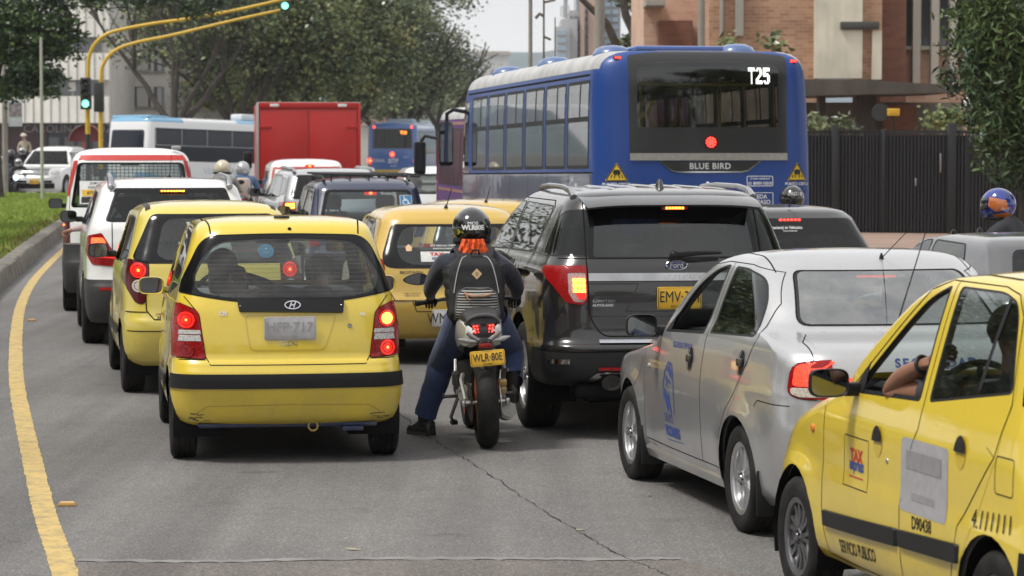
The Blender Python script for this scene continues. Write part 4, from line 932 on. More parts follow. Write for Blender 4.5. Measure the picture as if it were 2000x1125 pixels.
 for k in range(7):
  x = -.52 + k * 1.04 / 6; mb = MB(); rows = []
  for y in [.62 + j * .14 for j in range(10)]:
   r_ = []
   for dx,dz in ((-.022,.0),(-.012,.009),(.012,.009),(.022,.0)):
    p,n = S.hit(x + dx,y,'T',dz * min(1,(y - .62) / .2,(1.88 - y) / .2) - .001)
    if p is None: p = Vector((x + dx,y,1.73))
    r_.append(p)
   rows.append(r_)
  mb.grid(rows); mb.build('roof_rib',P,root)
 mb = MB(); M = Matrix.Translation((-.02,.70,1.735)); mb.grid([[M @ Vector((sx * w_,y,z)) for sx,w_ in ((-1,w2),(-.5,w2 * .9),(0,0),(.5,w2 * .9),(1,w2))] for y,w2,z in ((-.09,.03,0),(-.07,.016,.07),(-.05,.010,.095),(.08,.02,.02),(.11,.01,0))]); mb = MB(); mb.tube([(0,.64,1.73),(0,.66,1.80),(0,.70,1.79),(0,.82,1.735)],[.034,.013,.012,.01],10,flat=1.0); mb.build('shark_fin_antenna',GREYP,root)
 sp_r = []                                                                          # spoiler: upper skin, lip, dark underside
 for y,z,hw in ((.46,1.712,.66),(.32,1.69,.665),(.18,1.655,.66),(.135,1.635,.65),(.14,1.622,.645),(.20,1.618,.63),(.33,1.60,.60)):
  sp_r.append([(hw * (i / 12 * 2 - 1),y + .05 * (i / 12 * 2 - 1) ** 2,z - .022 * (i / 12 * 2 - 1) ** 4) for i in range(13)])
 MB().grid(sp_r[:5]).build('roof_spoiler',P,root)
 b = MB(); b.box((0,.19,1.612),(.20,.05,.028),.008); br = b.build('third_brake_light',REDL,root)
 for k in range(6): MB().box((-.06 + k * .024 - .0,.163,1.612),(.017,.008,.016),.003).build('lamp_cell',glow('led_orange',(1,.30,.03),6),br)
 wiper(root,(-.02,.11,1.285),(.34,.12,1.30),.022)
 mb = MB(); c = S.hit(.0,1.212,'B',.012)[0]; M = Matrix.Translation(c) @ Matrix.Rotation(R(90),4,'X') @ Matrix.Diagonal((1,.43,1,1)); mb.lathe([(.086,-.012),(.086,.002),(.080,.006),(.074,.004),(.072,.001)],M,36,m=0); mb.lathe([(.072,.0015),(0,.003)],M,36,m=1); lg = mb.build('oval_badge',[CHROME,plain('badge_blue',(.015,.03,.11),.2,coat=.8)],root)
 mb = MB(); put_text(mb,'Ford',frame((c.x,c.y - .0045,c.z),(1,0,0)),.04,bold=.01,sx=.95); mb.build('badge_lettering',CHROME,lg,recalc=False)
 mb = MB(); S.decal(mb,text2d('LIMITED',.035,1.15),'B',-.545,.972,.018,.006,sx=1.7); S.decal(mb,text2d('AUTOLAND',.03),'B',-.555,.943,.017,.006,sx=1.25); mb.build('model_badge',CHROME,root,recalc=False)
 mb = MB(); S.ribbon(mb,[(-.65,1.09),(-.29,1.09),(-.385,.90)],'B',.008,.002); S.ribbon(mb,[(.65,1.09),(.29,1.09),(.385,.90)],'B',.008,.002); S.ribbon(mb,[(-.385,.90),(.385,.90)],'B',.006,.002); S.ribbon(mb,[(-.65,.865),(.65,.865)],'B',.006,.002); mb.build('tailgate_crease_shade',plain('crease_shade',(.02,.019,.02),.4),root,recalc=False)  # shade of the tailgate creases drawn as dark lines
 c = S.hit(.01,.99,'B',.012)[0]; plate_mesh(root,c,(1,0,0),.335,.155,PLATEY,'EMV·371','BOGOTA D.C.',txh=.5,sxx=.78,bold=0)
 arch_liners(root,AY,.385,.455,.965); underbody(S,root)
 mb = MB(); mb.box((0,.9,.33),(1.3,1.2,.18),.06); mb.cyl((-.6,1.15,.36),(.6,1.15,.36),.07); mb.box((-.2,.28,.34),(1.1,.3,.1),.04); mb.build('underbody_tank',DARK,root)
 for y in AY:
  for sd in (-1,1): wheel(root,(sd * .845,y,.385),.385,.255,.255,sd,ALLOY,'five',5)
 for x in (-.42,.42): seat(root,x,2.15,.80,SEATC); seat(root,x,1.1,.82,SEATC)
 dash(root,3.05,1.15,.8); steering(root,-.42,2.75,1.2)
 S.done(); return root
suv_big()
# ------------------------------------------------------------------ silver sedan
def sedan():
 a = R(11.7); root = empty('sedan',(0,0,0),a,'silver sedan with a blue security emblem on its front door','sedan')
 K = [(.19,.25,4.0,.74,.15,.3),(.25,.10,4.10,.785,.2,.4),(.35,.03,4.15,.803,.24,.45),(.48,.0,4.18,.815,.25,.48),(.60,.0,4.17,.822,.25,.48),(.66,.012,4.14,.824,.25,.48),(.72,.028,4.05,.824,.25,.48),(.76,.035,3.92,.823,.25,.48),(.80,.04,3.6,.820,.24,.45),(.84,.046,3.35,.816,.24,.42),(.88,.054,3.1,.810,.24,.42),(.92,.064,3.0,.804,.24,.40),(.95,.075,2.91,.798,.24,.36),(.98,.09,2.84,.791,.25,.32),(1.01,.12,2.78,.782,.26,.28),(1.035,.18,2.73,.771,.28,.24),(1.06,.34,2.69,.758,.28,.2),(1.08,.50,2.66,.748,.24,.17),(1.10,.57,2.63,.739,.22,.15),
   (1.18,.67,2.51,.712,.22,.13),(1.28,.80,2.35,.676,.22,.13),(1.36,.92,2.19,.643,.22,.13),(1.40,.99,2.08,.622,.22,.15),(1.432,1.05,1.97,.592,.22,.18),(1.462,1.13,1.80,.52,.2,.2),(1.482,1.26,1.64,.34,.15,.15),(1.488,1.36,1.52,.1,.05,.05)]
 S = Shell(K,tr=.05,tf=.13,bow=.10,bowf=.10,flares=[(.90,.29,.34,.022),(3.31,.29,.34,.022)],sub=2,nS=36)
 P = SILV; AY = (.90,3.31)
 for y in AY: S.cut(circ((y,.29),.335,32),'L',98,hi=-.3); S.cut(circ((y,.29),.335,32),'R',98,lo=.3)
 fw = rpoly([(2.45,.968),(2.36,1.06),(2.14,1.247),(1.89,1.355),(1.70,1.392),(1.64,1.39),(1.66,1.005)],[.02,.1,.2,.2,.06,.02,.03],5)
 rw = rpoly([(1.57,1.015),(1.54,1.39),(1.27,1.388),(1.05,1.35),(.87,1.21),(.78,1.07),(.81,1.045)],[.03,.03,.1,.15,.2,.02,.02],5)
 for vw,lo,hi in (('L',None,-.2),('R',.2,None)):
  for pl in (fw,rw): S.cut(pl,vw,4,lo=lo,hi=hi)
  S.cut(inset(fw,.925) if vw == 'L' else inset(fw,.95),vw,97 if vw == 'L' else 5,src=(4,),lo=lo,hi=hi); S.cut(inset(rw,.94),vw,5,src=(4,),lo=lo,hi=hi)
  S.cut([(2.90,.30),(2.90,.60),(2.87,.90),(2.55,.955),(1.60,1.0),(1.60,.90),(1.63,.30)],vw,8,lo=lo,hi=hi); S.cut([(2.52,.95),(2.42,1.07),(2.18,1.28),(1.91,1.385),(1.70,1.412),(1.60,1.412),(1.60,.98)],vw,8,lo=lo,hi=hi)
  S.cut([(1.62,.30),(1.59,.90),(1.595,1.01),(.735,1.055),(.79,.92),(.94,.76),(1.08,.64),(1.24,.48),(1.26,.30)],vw,9,lo=lo,hi=hi); S.cut([(1.595,1.0),(1.585,1.412),(1.27,1.412),(1.03,1.375),(.83,1.22),(.73,1.055)],vw,9,lo=lo,hi=hi)
 gl = rpoly([(-.56,1.115),(.56,1.115),(.47,1.385),(-.47,1.385)],[.06,.06,.04,.04],4); S.cut(gl,'B',2,hi=1.6,nmin=.03); S.cut(inset(gl,.965),'B',3,src=(2,),hi=1.6,nmin=.03)
 S.cut(rpoly([(-.66,1.09),(.66,1.09),(.55,1.42),(-.55,1.42)],.05,3),'F',20,lo=1.5,nmin=.22); S.cut([(-.62,2.84),(.62,2.84),(.55,3.95),(-.55,3.95)],'T',21,lo=.6,hi=1.0)
 lamp = rpoly([(.215,.80),(.235,.95),(.08,.985),(-.2,.985),(-.2,.775),(.16,.775)],[.03,.05,.02,.01,.01,.03],3)
 for vw,sd,pid in (('L',-1,14),('R',1,15)): S.cut(lamp,vw,pid,lo=None if sd < 0 else .50,hi=-.50 if sd < 0 else None,nmin=.02)
 for pid in (14,15): S.cut([(-.54,.6),(.54,.6),(.54,1.1),(-.54,1.1)],'B',0,src=(pid,),nmin=-2)
 for vw in ('L','R'): S.cut([(-.3,.15),(.60,.15),(.60,.735),(-.3,.735)],vw,18,lo=None if vw == 'L' else .0,hi=0 if vw == 'L' else None,nmin=-.0)
 S.cut([(-1,.15),(1,.15),(1,.735),(-1,.735)],'B',18,hi=.6,nmin=-.2)
 S.cut([(-.56,.735),(.56,.735),(.60,1.0),(.56,1.15),(-.56,1.15),(-.60,1.0)],'B',19,hi=.56,nmin=-.3)
 S.extract(0,'body',P,root); S.extract(2,'window_seal',BLACK,root,off=.001); S.extract(3,'rear_window',glass('rear_glass_dust_sheen',(.62,.66,.66),refl=4,dust=.38),root,off=.002); S.extract(4,'window_seal',BLACK,root,off=.001); S.extract(5,'side_window',glass('sedan_side_glass',(.15,.16,.16),dust=.015),root); S.extract(20,'windscreen',GCLR,root); S.extract(21,'bonnet',P,root)  # rear glass: dust and strong mirroring also stand in for the sky reflection
 S.extract(8,'door',P,root,off=.001); S.extract(9,'door',P,root,off=.001); S.extract(18,'rear_bumper',P,root,off=.001,whole=True); S.extract(19,'boot_lid',P,root,off=.001)
 S.lining((0,8,9,19,21),LINGREY,root)
 for pid,vw,sd in ((14,'L',-1),(15,'R',1)):
  l = S.extract(pid,'tail_lamp',REDL,root,off=.006,rim=.015)
  mb = MB(); S.decal(mb,polygeo(rpoly([(.20,.838),(.215,.94),(.10,.97),(.085,.97),(.085,.838)],.02,3)),vw,0,0,1,.01) if vw == 'R' else S.decal(mb,polygeo(rpoly([(-.20,.838),(-.215,.94),(-.10,.97),(-.085,.97),(-.085,.838)],.02,3)),vw,0,0,1,.01)
  mb.build('lamp_glow',glow('brake_rays_on',(1,.05,.02),2.6,120,(.6,.02,.02)),l,recalc=False)
  mb = MB(); pt = [(y,z) for y,z in circ((.19,.80),.03,16)]; S.decal(mb,polygeo([((-y if sd < 0 else y),z) for y,z in rpoly([(.20,.80),(.205,.83),(.085,.83),(.085,.785),(.16,.785)],.01,2)]),vw,0,0,1,.01); mb.build('clear_lens',lens('reversing_lens',(.55,.50,.44)),l,recalc=False)
 mb = MB()
 for vw in ('L','R'):
  S.ribbon(mb,[(2.55,.955),(2.87,.90),(2.90,.60),(2.90,.30),(1.26,.30),(1.24,.46),(1.08,.64),(.94,.76),(.79,.92),(.73,1.05),(.83,1.22),(1.03,1.375),(1.27,1.408),(1.70,1.408),(1.91,1.385),(2.18,1.28),(2.42,1.07),(2.52,.955)],vw,.005); S.ribbon(mb,[(1.625,.30),(1.595,.90),(1.597,1.0),(1.592,1.405)],vw,.005)
  S.ribbon(mb,[(.62,.70),(.56,.735),(.2,.735)],vw,.005); S.ribbon(mb,lamp,vw,.009,.004,closed=True); S.ribbon(mb,[(3.13,.59),(3.0,.70),(2.93,.78)],vw,.004)
 for x in (-.55,.55): S.ribbon(mb,[(x,1.06),(x * .99,1.28),(x * .97,1.6),(x,1.75)],'T',.008,.001); S.ribbon(mb,[(x * 1.0,.53),(x * 1.13,.36),(x * 1.13,.16)],'T',.006,.002)
 S.ribbon(mb,gl,'B',.008,.003,closed=True); S.ribbon(mb,[(-.56,.735),(.56,.735)],'B',.007); mb.build('panel_gap',GAP,root,recalc=False)
 for vw,sd in (('L',-1),('R',1)):
  for y,z in ((1.83,.855),(.885,.905)):
   mb = MB(); A = circ((y,z),.048,22,1.3); S.decal(mb,polygeo([((-p[0] if sd < 0 else p[0]),p[1]) for p in A]),vw,0,0,1,.002); S.ribbon(mb,A,vw,.008,.008,closed=True); p,n = S.hit(y,z,vw,.012); mb.box(p,(.02,.085,.045),.009,m=1); mb.build('door_handle',[BLACK,plain('handle_black',(.03,.03,.03),.3,coat=.5)],root)
  mb = MB(); mb.ball(S.hit(2.76,.745,vw,.0)[0],(.012,.024,.015),n=10); mb.build('side_repeater',lens('repeater_clear',(.4,.38,.36)),root)
  door_mirror(root,sd * .785,2.50,1.0,sd,BLACK,.19,.135,.045)
  mb = MB(); mb.quad([S.hit(p[0],p[1],vw,.004)[0] for p in ((2.45,.972),(2.34,.975),(2.34,1.07))]); mb.build('mirror_sail',BLACK,root,recalc=False)
  mb = MB(); rows = []                                                   # sill
  for y in (1.26,1.6,2.0,2.4,2.92): rows.append([(sd * .775,y,.28),(sd * .79,y,.24),(sd * .77,y,.19),(sd * .68,y,.18)])
  mb.grid(rows); mb.build('sill',P,root)
  for y0 in (2.955,.545): mb = MB(); mb.box((sd * .69,y0,.25),(.24,.02,.24),.008); mb.build('mud_flap',BLACK,root)
 # lettering and emblem on the left doors
 mb = MB(); S.decal(mb,text2d('SEGURIDAD PRIVADA',.015),'L',2.03,.915,.034,.003,sx=.9,rot=.03); S.decal(mb,text2d('GRUPO',.0),'L',2.30,.475,.052,.003,sx=.78); S.decal(mb,text2d('VICONSEG',.06),'L',2.235,.40,.065,.003,sx=.86); S.ribbon(mb,[(2.36,.345),(2.0,.355)],'L',.004,.003)
 for pth in ([(2.29,.80),(2.36,.74),(2.40,.66),(2.385,.58)],[(2.29,.80),(2.21,.79),(2.17,.72),(2.16,.60),(2.165,.505)],[(2.385,.58),(2.35,.62),(2.30,.60)],[(2.33,.66),(2.27,.70),(2.22,.68)]): S.ribbon(mb,pth,'L',.014,.003,.015)
 for poly in ([(2.385,.60),(2.35,.56),(2.30,.505),(2.28,.55),(2.32,.62),(2.36,.65)],[(2.30,.56),(2.24,.505),(2.215,.50),(2.24,.56),(2.27,.64)],[(2.31,.755),(2.25,.73),(2.19,.70),(2.21,.75),(2.26,.79)],[(2.345,.70),(2.31,.68),(2.30,.71),(2.33,.73)],[(2.20,.63),(2.17,.54),(2.165,.52),(2.19,.60)]): S.decal(mb,polygeo([(-p[0],p[1]) for p in poly]),'L',0,0,1,.003)
 mb.build('door_emblem',INKB,root,recalc=False)
 mb = MB(); S.decal(mb,text2d('SEGURIDAD',.03,1.3),'B',.0,.955,.046,.004,sx=1.1); mb.build('boot_lettering',INKB,root,recalc=False)
 mb = MB(); p,n = S.hit(0,.90,'B',.006); mb.lathe([(.075,0),(.07,.012),(.05,.016),(0,.012)],Matrix.Translation(p) @ Matrix.Rotation(R(90),4,'X') @ Matrix.Diagonal((1,.62,1,1)),24); mb.build('boot_badge',CHROME,root)
 b = MB(); b.box((0,1.02,1.355),(.22,.03,.02),.006); b.build('third_brake_light',GLOWR,root)
 plate_mesh(root,S.hit(0,.58,'B',.008)[0],(1,0,0),.335,.155,PLATEY,'BOP·42')
 arch_liners(root,AY,.29,.335,.80); underbody(S,root)
 for y in AY:
  for sd in (-1,1): wheel(root,(sd * .715,y,.287),.287,.18,.198,sd,ALLOY,'five',5)
 for x in (-.36,.36): seat(root,x,1.72,.48,SEATC)
 mb = MB(); mb.box((0,.98,.66),(1.2,.16,.6),.07,rot=(.3,0,0)); mb.box((0,1.22,.46),(1.2,.5,.16),.06); mb.box((0,.74,1.055),(1.2,.36,.03),.01); mb.build('rear_bench',SEATG,root)
 dash(root,2.62,.88,.66); steering(root,-.36,2.22,.92); inner_mirror(root,2.0,1.33)
 antenna(root,S.hit(.05,1.08,'T',0)[0],(.10,.45,1.74),.003,.014)
 lv = Matrix.Rotation(a,3,'Z') @ Vector((-.80,3.31,0)); root.location = (.72 - lv.x,17.28 - lv.y,0)
 S.done(); return root
sedan()
# ------------------------------------------------------------------ people
JACK = plain('jacket_navy',(.016,.019,.036),.85,bump=.8,bscale=22,sheen=.2); VEST = plain('vest_black',(.010,.010,.011),.6,bump=.3,bscale=14)
JEAN = plain('denim',(.035,.06,.155),.9,vary=.3,scale=14,bump=.35,bscale=22,sheen=.2); BOOT = plain('boot_leather',(.010,.009,.008),.4,bump=.2,bscale=40)
GLOVE = plain('glove_black',(.010,.010,.010),.7,bump=.2,bscale=80)
def figure(name,J,mats,regions,parent=None,sub=2,fingers=None,label=None,cat='person',group=None,loc=(0,0,0),rz=0):
 """J: joints {name:(x,y,z,r)}; regions [(chain, material index)]; one continuous body"""
 nodes = dict(J); edges = [c for c,m in regions]
 if fingers:
  for key,(w,d,up,curl) in fingers.items():                # wrist node, direction of the hand, palm normal, curl axis
   p = Vector(nodes[w][:3]); d = Vector(d).normalized(); n = Vector(up).normalized(); s = d.cross(n).normalized()
   nodes[key + 'palm'] = (*(p + d * .055),.030,.018); edges = edges + [(w,key + 'palm')]; ch = []
   for k in range(4):
    o = s * (k - 1.5) * .020; L = (.030,.034,.033,.027)[k]; a = p + d * .085 + o; b = a + d * L * .7 - n * L * .7; c = b - n * L * .9 - d * L * .3; e = c - d * L * .7 - n * .004
    for q,v,r in (('a',a,.0105),('b',b,.0095),('c',c,.0088),('d',e,.0075)): nodes[f'{key}{k}{q}'] = (*v,r)
    edges.append((key + 'palm',f'{key}{k}a',f'{key}{k}b',f'{key}{k}c',f'{key}{k}d'))
   a = p + d * .03 + s * .032; b = a + d * .03 + s * .012 - n * .022; c = b + d * .012 - s * .012 - n * .024
   for q,v,r in (('a',a,.013),('b',b,.011),('c',c,.009)): nodes[f'{key}t{q}'] = (*v,r)
   edges.append((w,f'{key}ta',f'{key}tb',f'{key}tc'))
 o = skin_fig(name,nodes,edges,mats[0],parent,sub,root=list(J)[0])
 me = o.data
 for m in mats[1:]: me.materials.append(m)
 segs = [];
 for chn,mi in regions:
  for a,b in zip(chn,chn[1:]): segs.append((Vector(J[a][:3]),Vector(J[b][:3]),mi))
 hand = max(mi for c,mi in regions)
 for pl in me.polygons:
  c = pl.center; best = 9; bm_ = 0
  for a,b,mi in segs:
   ab = b - a; t = max(0,min(1,(c - a).dot(ab) / max(ab.length_squared,1e-9))); dd = (c - a - ab * t).length
   if dd < best: best,bm_ = dd,mi
  pl.material_index = bm_
 if fingers:
  for pl in me.polygons:
   for key,(w,d,up,curl) in fingers.items():
    if (pl.center - Vector(J[w][:3])).dot(Vector(d).normalized()) > -.01 and (pl.center - Vector(J[w][:3])).length < .2: pl.material_index = curl
 o.location = loc; o.rotation_euler = (0,0,rz); tag(o,label,cat,group); return o
def helmet(parent,c,r=.135,yaw=0,mat=None,visor=True,open_face=False,pitch=0,stripe=None,visor_mat=None):
 M = Matrix.Translation(c) @ Matrix.Rotation(yaw,4,'Z') @ Matrix.Rotation(pitch,4,'X'); mb = MB(); rows = []
 for i in range(13):
  ph = math.pi * (i / 12); z = math.cos(ph); rr = math.sin(ph); row = []
  zc = max(z,-.86 if not open_face else -.45)
  for j in range(28):
   a = 2 * math.pi * j / 28; x,y = math.cos(a) * rr,math.sin(a) * rr
   fwd = max(0,math.sin(a)); chin = (fwd ** 2) * max(0,-z) * .30
   nk = 1 - .10 * max(0,-z - .2) * (1 - fwd)
   row.append(M @ Vector((x * r * .97 * nk,(y * 1.16 * nk + chin) * r,zc * r * 1.08)))
  rows.append(row)
 mb.grid(rows,closed_u=True); h = mb.build('helmet',mat,parent)
 if visor and not open_face:
  mb = MB(); rows = []
  for i in range(7):
   z = .42 - i * .115; row = []
   for j in range(15):
    a = math.pi * (.12 + .76 * j / 14); rr = math.sqrt(max(0,1 - z * z)); row.append(M @ Vector((math.cos(a) * rr * r * 1.0,(math.sin(a) * rr * 1.18 + max(0,math.sin(a)) ** 2 * max(0,-z) * .3) * r,z * r * 1.08)))
   rows.append(row)
  mb.grid(rows); mb.build('visor',visor_mat or plain('visor_dark',(.02,.02,.025),.05,coat=1),h,recalc=True)
 mb = MB(); mb.lathe([(r * .80,-r * .95),(r * .86,-r * .88),(r * .80,-r * .80)],M,24,closed=True); mb.build('neck_roll',DARK,h)
 return h,M
# ------------------------------------------------------------------ foreground motorcycle
def motorcycle():
 hd = R(5.5); root = empty('motorcycle',(-.166,19.03,0),hd,'grey and white motorcycle with twin red tail lights carrying the rider with the backpack','motorcycle',ry=R(-3))
 Rt = .31
 def mwheel(y,wd,r,name):
  M = Matrix.Translation((0,y,r)) @ Matrix.Rotation(R(90),4,'Y'); p = []
  for i in range(15): a = math.pi * (i / 14 - .5); p.append((r - wd * .52 * (1 - math.cos(a) ** .8),math.sin(a) * wd / 2))
  p += [(r - wd * .52 - .02,wd * .36),(r - wd * .52 - .02,-wd * .36)]
  mb = MB(); mb.lathe(p,M,48,closed=True); t = mb.build(name,rubber_mat(),root)
  mb = MB(); ri = r - wd * .5; mb.lathe([(ri,-wd * .36),(ri - .022,-wd * .3),(ri - .022,wd * .3),(ri,wd * .36)],M,40); mb.lathe([(0,-.05),(.035,-.05),(.035,.05),(0,.05)],M,14)
  for k in range(6): a = math.pi / 3 * k; mb.cyl(M @ Vector((.02 * math.cos(a),.02 * math.sin(a),0)),M @ Vector(((ri - .01) * math.cos(a + .15),(ri - .01) * math.sin(a + .15),0)),.014,n=6)
  mb.build('rim',plain('wheel_orange',(.45,.10,.02),.4),t)
  if wd > .12:                                                       # tread grooves on the rear tyre
   mb = MB();
   for k in range(16):
    for sd in (-1,1):
     path = []
     for q in range(7):
      f = .12 + q / 6 * .72; a = f * math.pi / 2; ang = 2 * math.pi * k / 16 + (sd > 0) * .2 + q * .035
      rad = r - wd * .52 * (1 - math.cos(a) ** .8) + .0008; lx = math.sin(a) * wd / 2 * sd * 1.003; path.append((Vector((lx,y + rad * math.cos(ang),r + rad * math.sin(ang))),Vector((0,-math.sin(ang),math.cos(ang)))))
     pv = None
     for p_,tg in path:
      cur = (mb.bm.verts.new(p_ + tg * .004),mb.bm.verts.new(p_ - tg * .004))
      if pv: mb.bm.faces.new((pv[0],cur[0],cur[1],pv[1]))
      pv = cur
   mb.build('tread',plain('tread_groove',(.004,.004,.004),.9),t,recalc=True)
  return t
 mwheel(0,.145,Rt,'wheel'); mwheel(1.37,.11,.30,'wheel')
 metal = plain('frame_grey',(.20,.20,.20),.4,.6); white = paint('moto_white',(.60,.60,.57),rough=.35,dirt=.5); dk = plain('moto_black',(.018,.018,.018),.45)
 # swingarm, chain side, brake side
 mb = MB(); mb.tube([(-.125,0,.31),(-.13,.25,.33),(-.10,.52,.36)],[.032,.035,.045],8,flat=.6); mb.tube([(.125,0,.31),(.13,.25,.33),(.10,.52,.36)],[.032,.035,.045],8,flat=.6); mb.box((0,.42,.37),(.22,.06,.07),.02); mb.tube([(-.13,.03,.33),(-.14,.20,.45),(-.12,.30,.48)],.016,6); mb.build('swingarm',plain('swingarm_silver',(.42,.41,.38),.4,.7),root)
 mb = MB(); mb.cyl((-.16,0,.31),(.16,0,.31),.016,n=10); mb.box((-.15,-.02,.31),(.03,.08,.05),.008); mb.box((.15,-.02,.31),(.03,.08,.05),.008); mb.build('axle',STEEL,root)
 M = Matrix.Translation((-.10,0,.31)) @ Matrix.Rotation(R(90),4,'Y'); mb = MB(); mb.lathe([(.06,-.004),(.115,-.004),(.115,.004),(.06,.004)],M,26,closed=True)
 for k in range(40): a = 2 * math.pi * k / 40; p = M @ Vector((.121 * math.cos(a),.121 * math.sin(a),0)); mb.box(p,(.012,.012,.012))
 mb.tube([(-.10,.02,.43),(-.10,.5,.42)],.009,6); mb.tube([(-.10,.02,.19),(-.10,.5,.30)],.009,6); mb.build('chain_sprocket',plain('chain_metal',(.10,.09,.08),.45,.8),root)
 M = Matrix.Translation((.10,0,.31)) @ Matrix.Rotation(R(90),4,'Y'); mb = MB(); mb.lathe([(.06,-.003),(.12,-.003),(.12,.003),(.06,.003)],M,26,closed=True); mb.build('brake_disc',STEEL,root)
 mb = MB(); mb.box((.125,.02,.435),(.06,.07,.05),.01); mb.box((.13,.02,.385),(.045,.05,.05),.01); mb.build('brake_caliper',plain('caliper_gold',(.42,.30,.13),.4,.8),root)
 # engine block, tank, exhaust
 mb = MB(); mb.box((0,.72,.42),(.30,.42,.32),.06); mb.box((0,.80,.62),(.24,.28,.2),.05); mb.build('engine',plain('engine_black',(.025,.025,.025),.5,.4),root)
 mb = MB(); mb.tube([(0,.62,.86),(0,.80,.93),(0,1.0,.95),(0,1.12,.88)],[.09,.15,.155,.08],16); mb.build('fuel_tank',white,root)
 mb = MB(); mb.tube([(.10,.85,.30),(.14,.55,.22),(.155,.25,.215),(.16,.10,.235)],[.03,.05,.065,.06],14); mb.tube([(.16,.10,.235),(.16,.06,.24)],[.045,.045],14); mb.build('exhaust',plain('exhaust_grey',(.34,.33,.31),.35,.8),root)
 # seat, tail cowl with lamp
 rows = []
 for y,z,hw,hh in ((-.165,.845,.075,.012),(-.15,.875,.115,.03),(-.08,.89,.125,.05),(.08,.885,.13,.07),(.28,.84,.135,.07),(.5,.80,.12,.06),(.64,.82,.08,.05)):
  rows.append([(hw * math.copysign(abs(math.cos(a)) ** .7,math.cos(a)),y,z + hh * math.copysign(abs(math.sin(a)) ** .7,math.sin(a))) for a in [2 * math.pi * k / 24 for k in range(24)]])
 mb = MB(); mb.grid(rows,closed_u=True); mb.bm.faces.new([mb.bm.verts.new(p) for p in rows[0]]); mb.build('seat',plain('seat_vinyl',(.016,.016,.016),.5,bump=.2,bscale=90),root)
 mb = MB(); mb.tube([(.115 * math.cos(a),-.165 + .02 * abs(math.cos(a)),.845 + .068 * math.sin(a)) for a in [math.pi * (.02 + .96 * k / 12) for k in range(13)]],.014,8); mb.build('grab_rail',plain('rail_dark',(.05,.05,.052),.3,coat=.5),root)
 for sd in (-1,1):
  rows = []
  for y,zt,zb,x in ((-.20,.80,.74,.075),(-.165,.835,.72,.118),(-.05,.86,.70,.135),(.15,.86,.70,.15),(.40,.80,.66,.15),(.60,.76,.62,.13)):
   rows.append([(sd * (x - .02),y,zt + .012),(sd * x,y,zt),(sd * (x + .004),y,(zt + zb) / 2),(sd * (x - .012),y,zb),(sd * (x - .05),y,zb - .012)])
  mb = MB(); mb.grid(rows); mb.build('tail_fairing',white,root)
  mb = MB(); mb.tube([(sd * .115,-.20,.80),(sd * .05,-.215,.755),(sd * .02,-.22,.735)],[.012,.017,.017],8); mb.build('tail_strut',metal,root)
  mb = MB(); mb.tube([(sd * .05,-.215,.742),(sd * .10,-.215,.745),(sd * .13,-.212,.752),(sd * .175,-.205,.762)],[.012,.014,.019,.005],8); mb.build('turn_signal',lens('signal_smoke',(.32,.32,.32)),root)
  mb = MB()
  for r_ in range(3):
   for c_ in range(2): mb.ball((sd * (.036 + c_ * .020 + (2 - r_) * .004),-.197,.842 - r_ * .020),(.0068,.004,.0068),n=8)
  mb.build('led_cluster',LEDR,root)
  mb = MB(); mb.box((sd * .048,-.188,.822),(.058,.012,.066),.006,rot=(.1,0,0)); mb.build('tail_light',plain('tail_lens',(.25,.01,.012),.15,coat=1),root)
  # pegs, hangers and foot brackets
  mb = MB(); mb.tube([(sd * .16,.36,.58),(sd * .17,.28,.50),(sd * .16,.40,.38)],[.012,.014,.014],8); mb.cyl((sd * .16,.28,.50),(sd * .19,.24,.50),.013,n=8); mb.build('peg_hanger',metal,root)
  mb = MB(); mb.box((sd * .20,.52,.315),(.10,.035,.022),.006); mb.tube([(sd * .14,.56,.36),(sd * .15,.52,.315)],.014,8); mb.box((sd * .245,.52,.32),(.012,.04,.04),.005); mb.build('footpeg',plain('peg_metal',(.12,.12,.12),.4,.8),root)
  mb = MB(); rows = []
  for t_,k in ((0,1),(.02,1.0),(.05,.75)): rows.append([Vector((sd * .36 + (.085 * math.cos(a) * (1.0 if math.cos(a) * sd < 0 else 1.12)) * k,1.02 + t_,1.115 + .042 * math.sin(a) * (1 - .25 * math.cos(a) * sd) * k)) for a in [2 * math.pi * q / 22 for q in range(22)]])
  mb.grid(rows,closed_u=True); mb.bm.faces.new([mb.bm.verts.new(p) for p in rows[-1]]); mb.tube([(sd * .285,1.04,1.10),(sd * .25,1.03,1.06),(sd * .235,1.06,.96)],.008,6); mr = mb.build('mirror',dk,root)
  me = bpy.data.meshes.new('mirror_glass'); me.from_pydata([tuple(p + Vector((0,.004,0))) for p in inset3(rows[0],.9)],[],[tuple(range(22))]); link('mirror_glass',me,plain('mirror_silver',(.22,.23,.24),.03,1.0,vary=.02),mr,False)
  mb = MB(); mb.cyl((sd * .22,1.07,.95),(sd * .35,1.02,.945),.017,n=12); mb.cyl((sd * .35,1.02,.945),(sd * .375,1.01,.944),.020,n=12); mb.build('grip',BLACK,root)
  mb = MB(); mb.tube([(sd * .19,1.10,.955),(sd * .22,1.13,.95),(sd * .34,1.07,.935)],[.008,.006,.006],6); mb.build('lever',metal,root)
 mb = MB(); mb.tube([(-.25,1.06,.95),(-.12,1.12,.965),(0,1.13,.965),(.12,1.12,.965),(.25,1.06,.95)],.013,8); mb.build('handlebar',dk,root)
 mb = MB(); mb.cyl((-.1,1.18,.85),(-.1,1.36,.32),.024,n=10); mb.cyl((.1,1.18,.85),(.1,1.36,.32),.024,n=10); mb.box((0,1.18,.86),(.26,.07,.05),.015); mb.build('front_fork',metal,root)
 mb = MB(); mb.box((0,1.24,.88),(.2,.12,.2),.05); mb.box((0,1.22,1.0),(.18,.05,.1),.02); mb.build('headlamp_unit',dk,root)
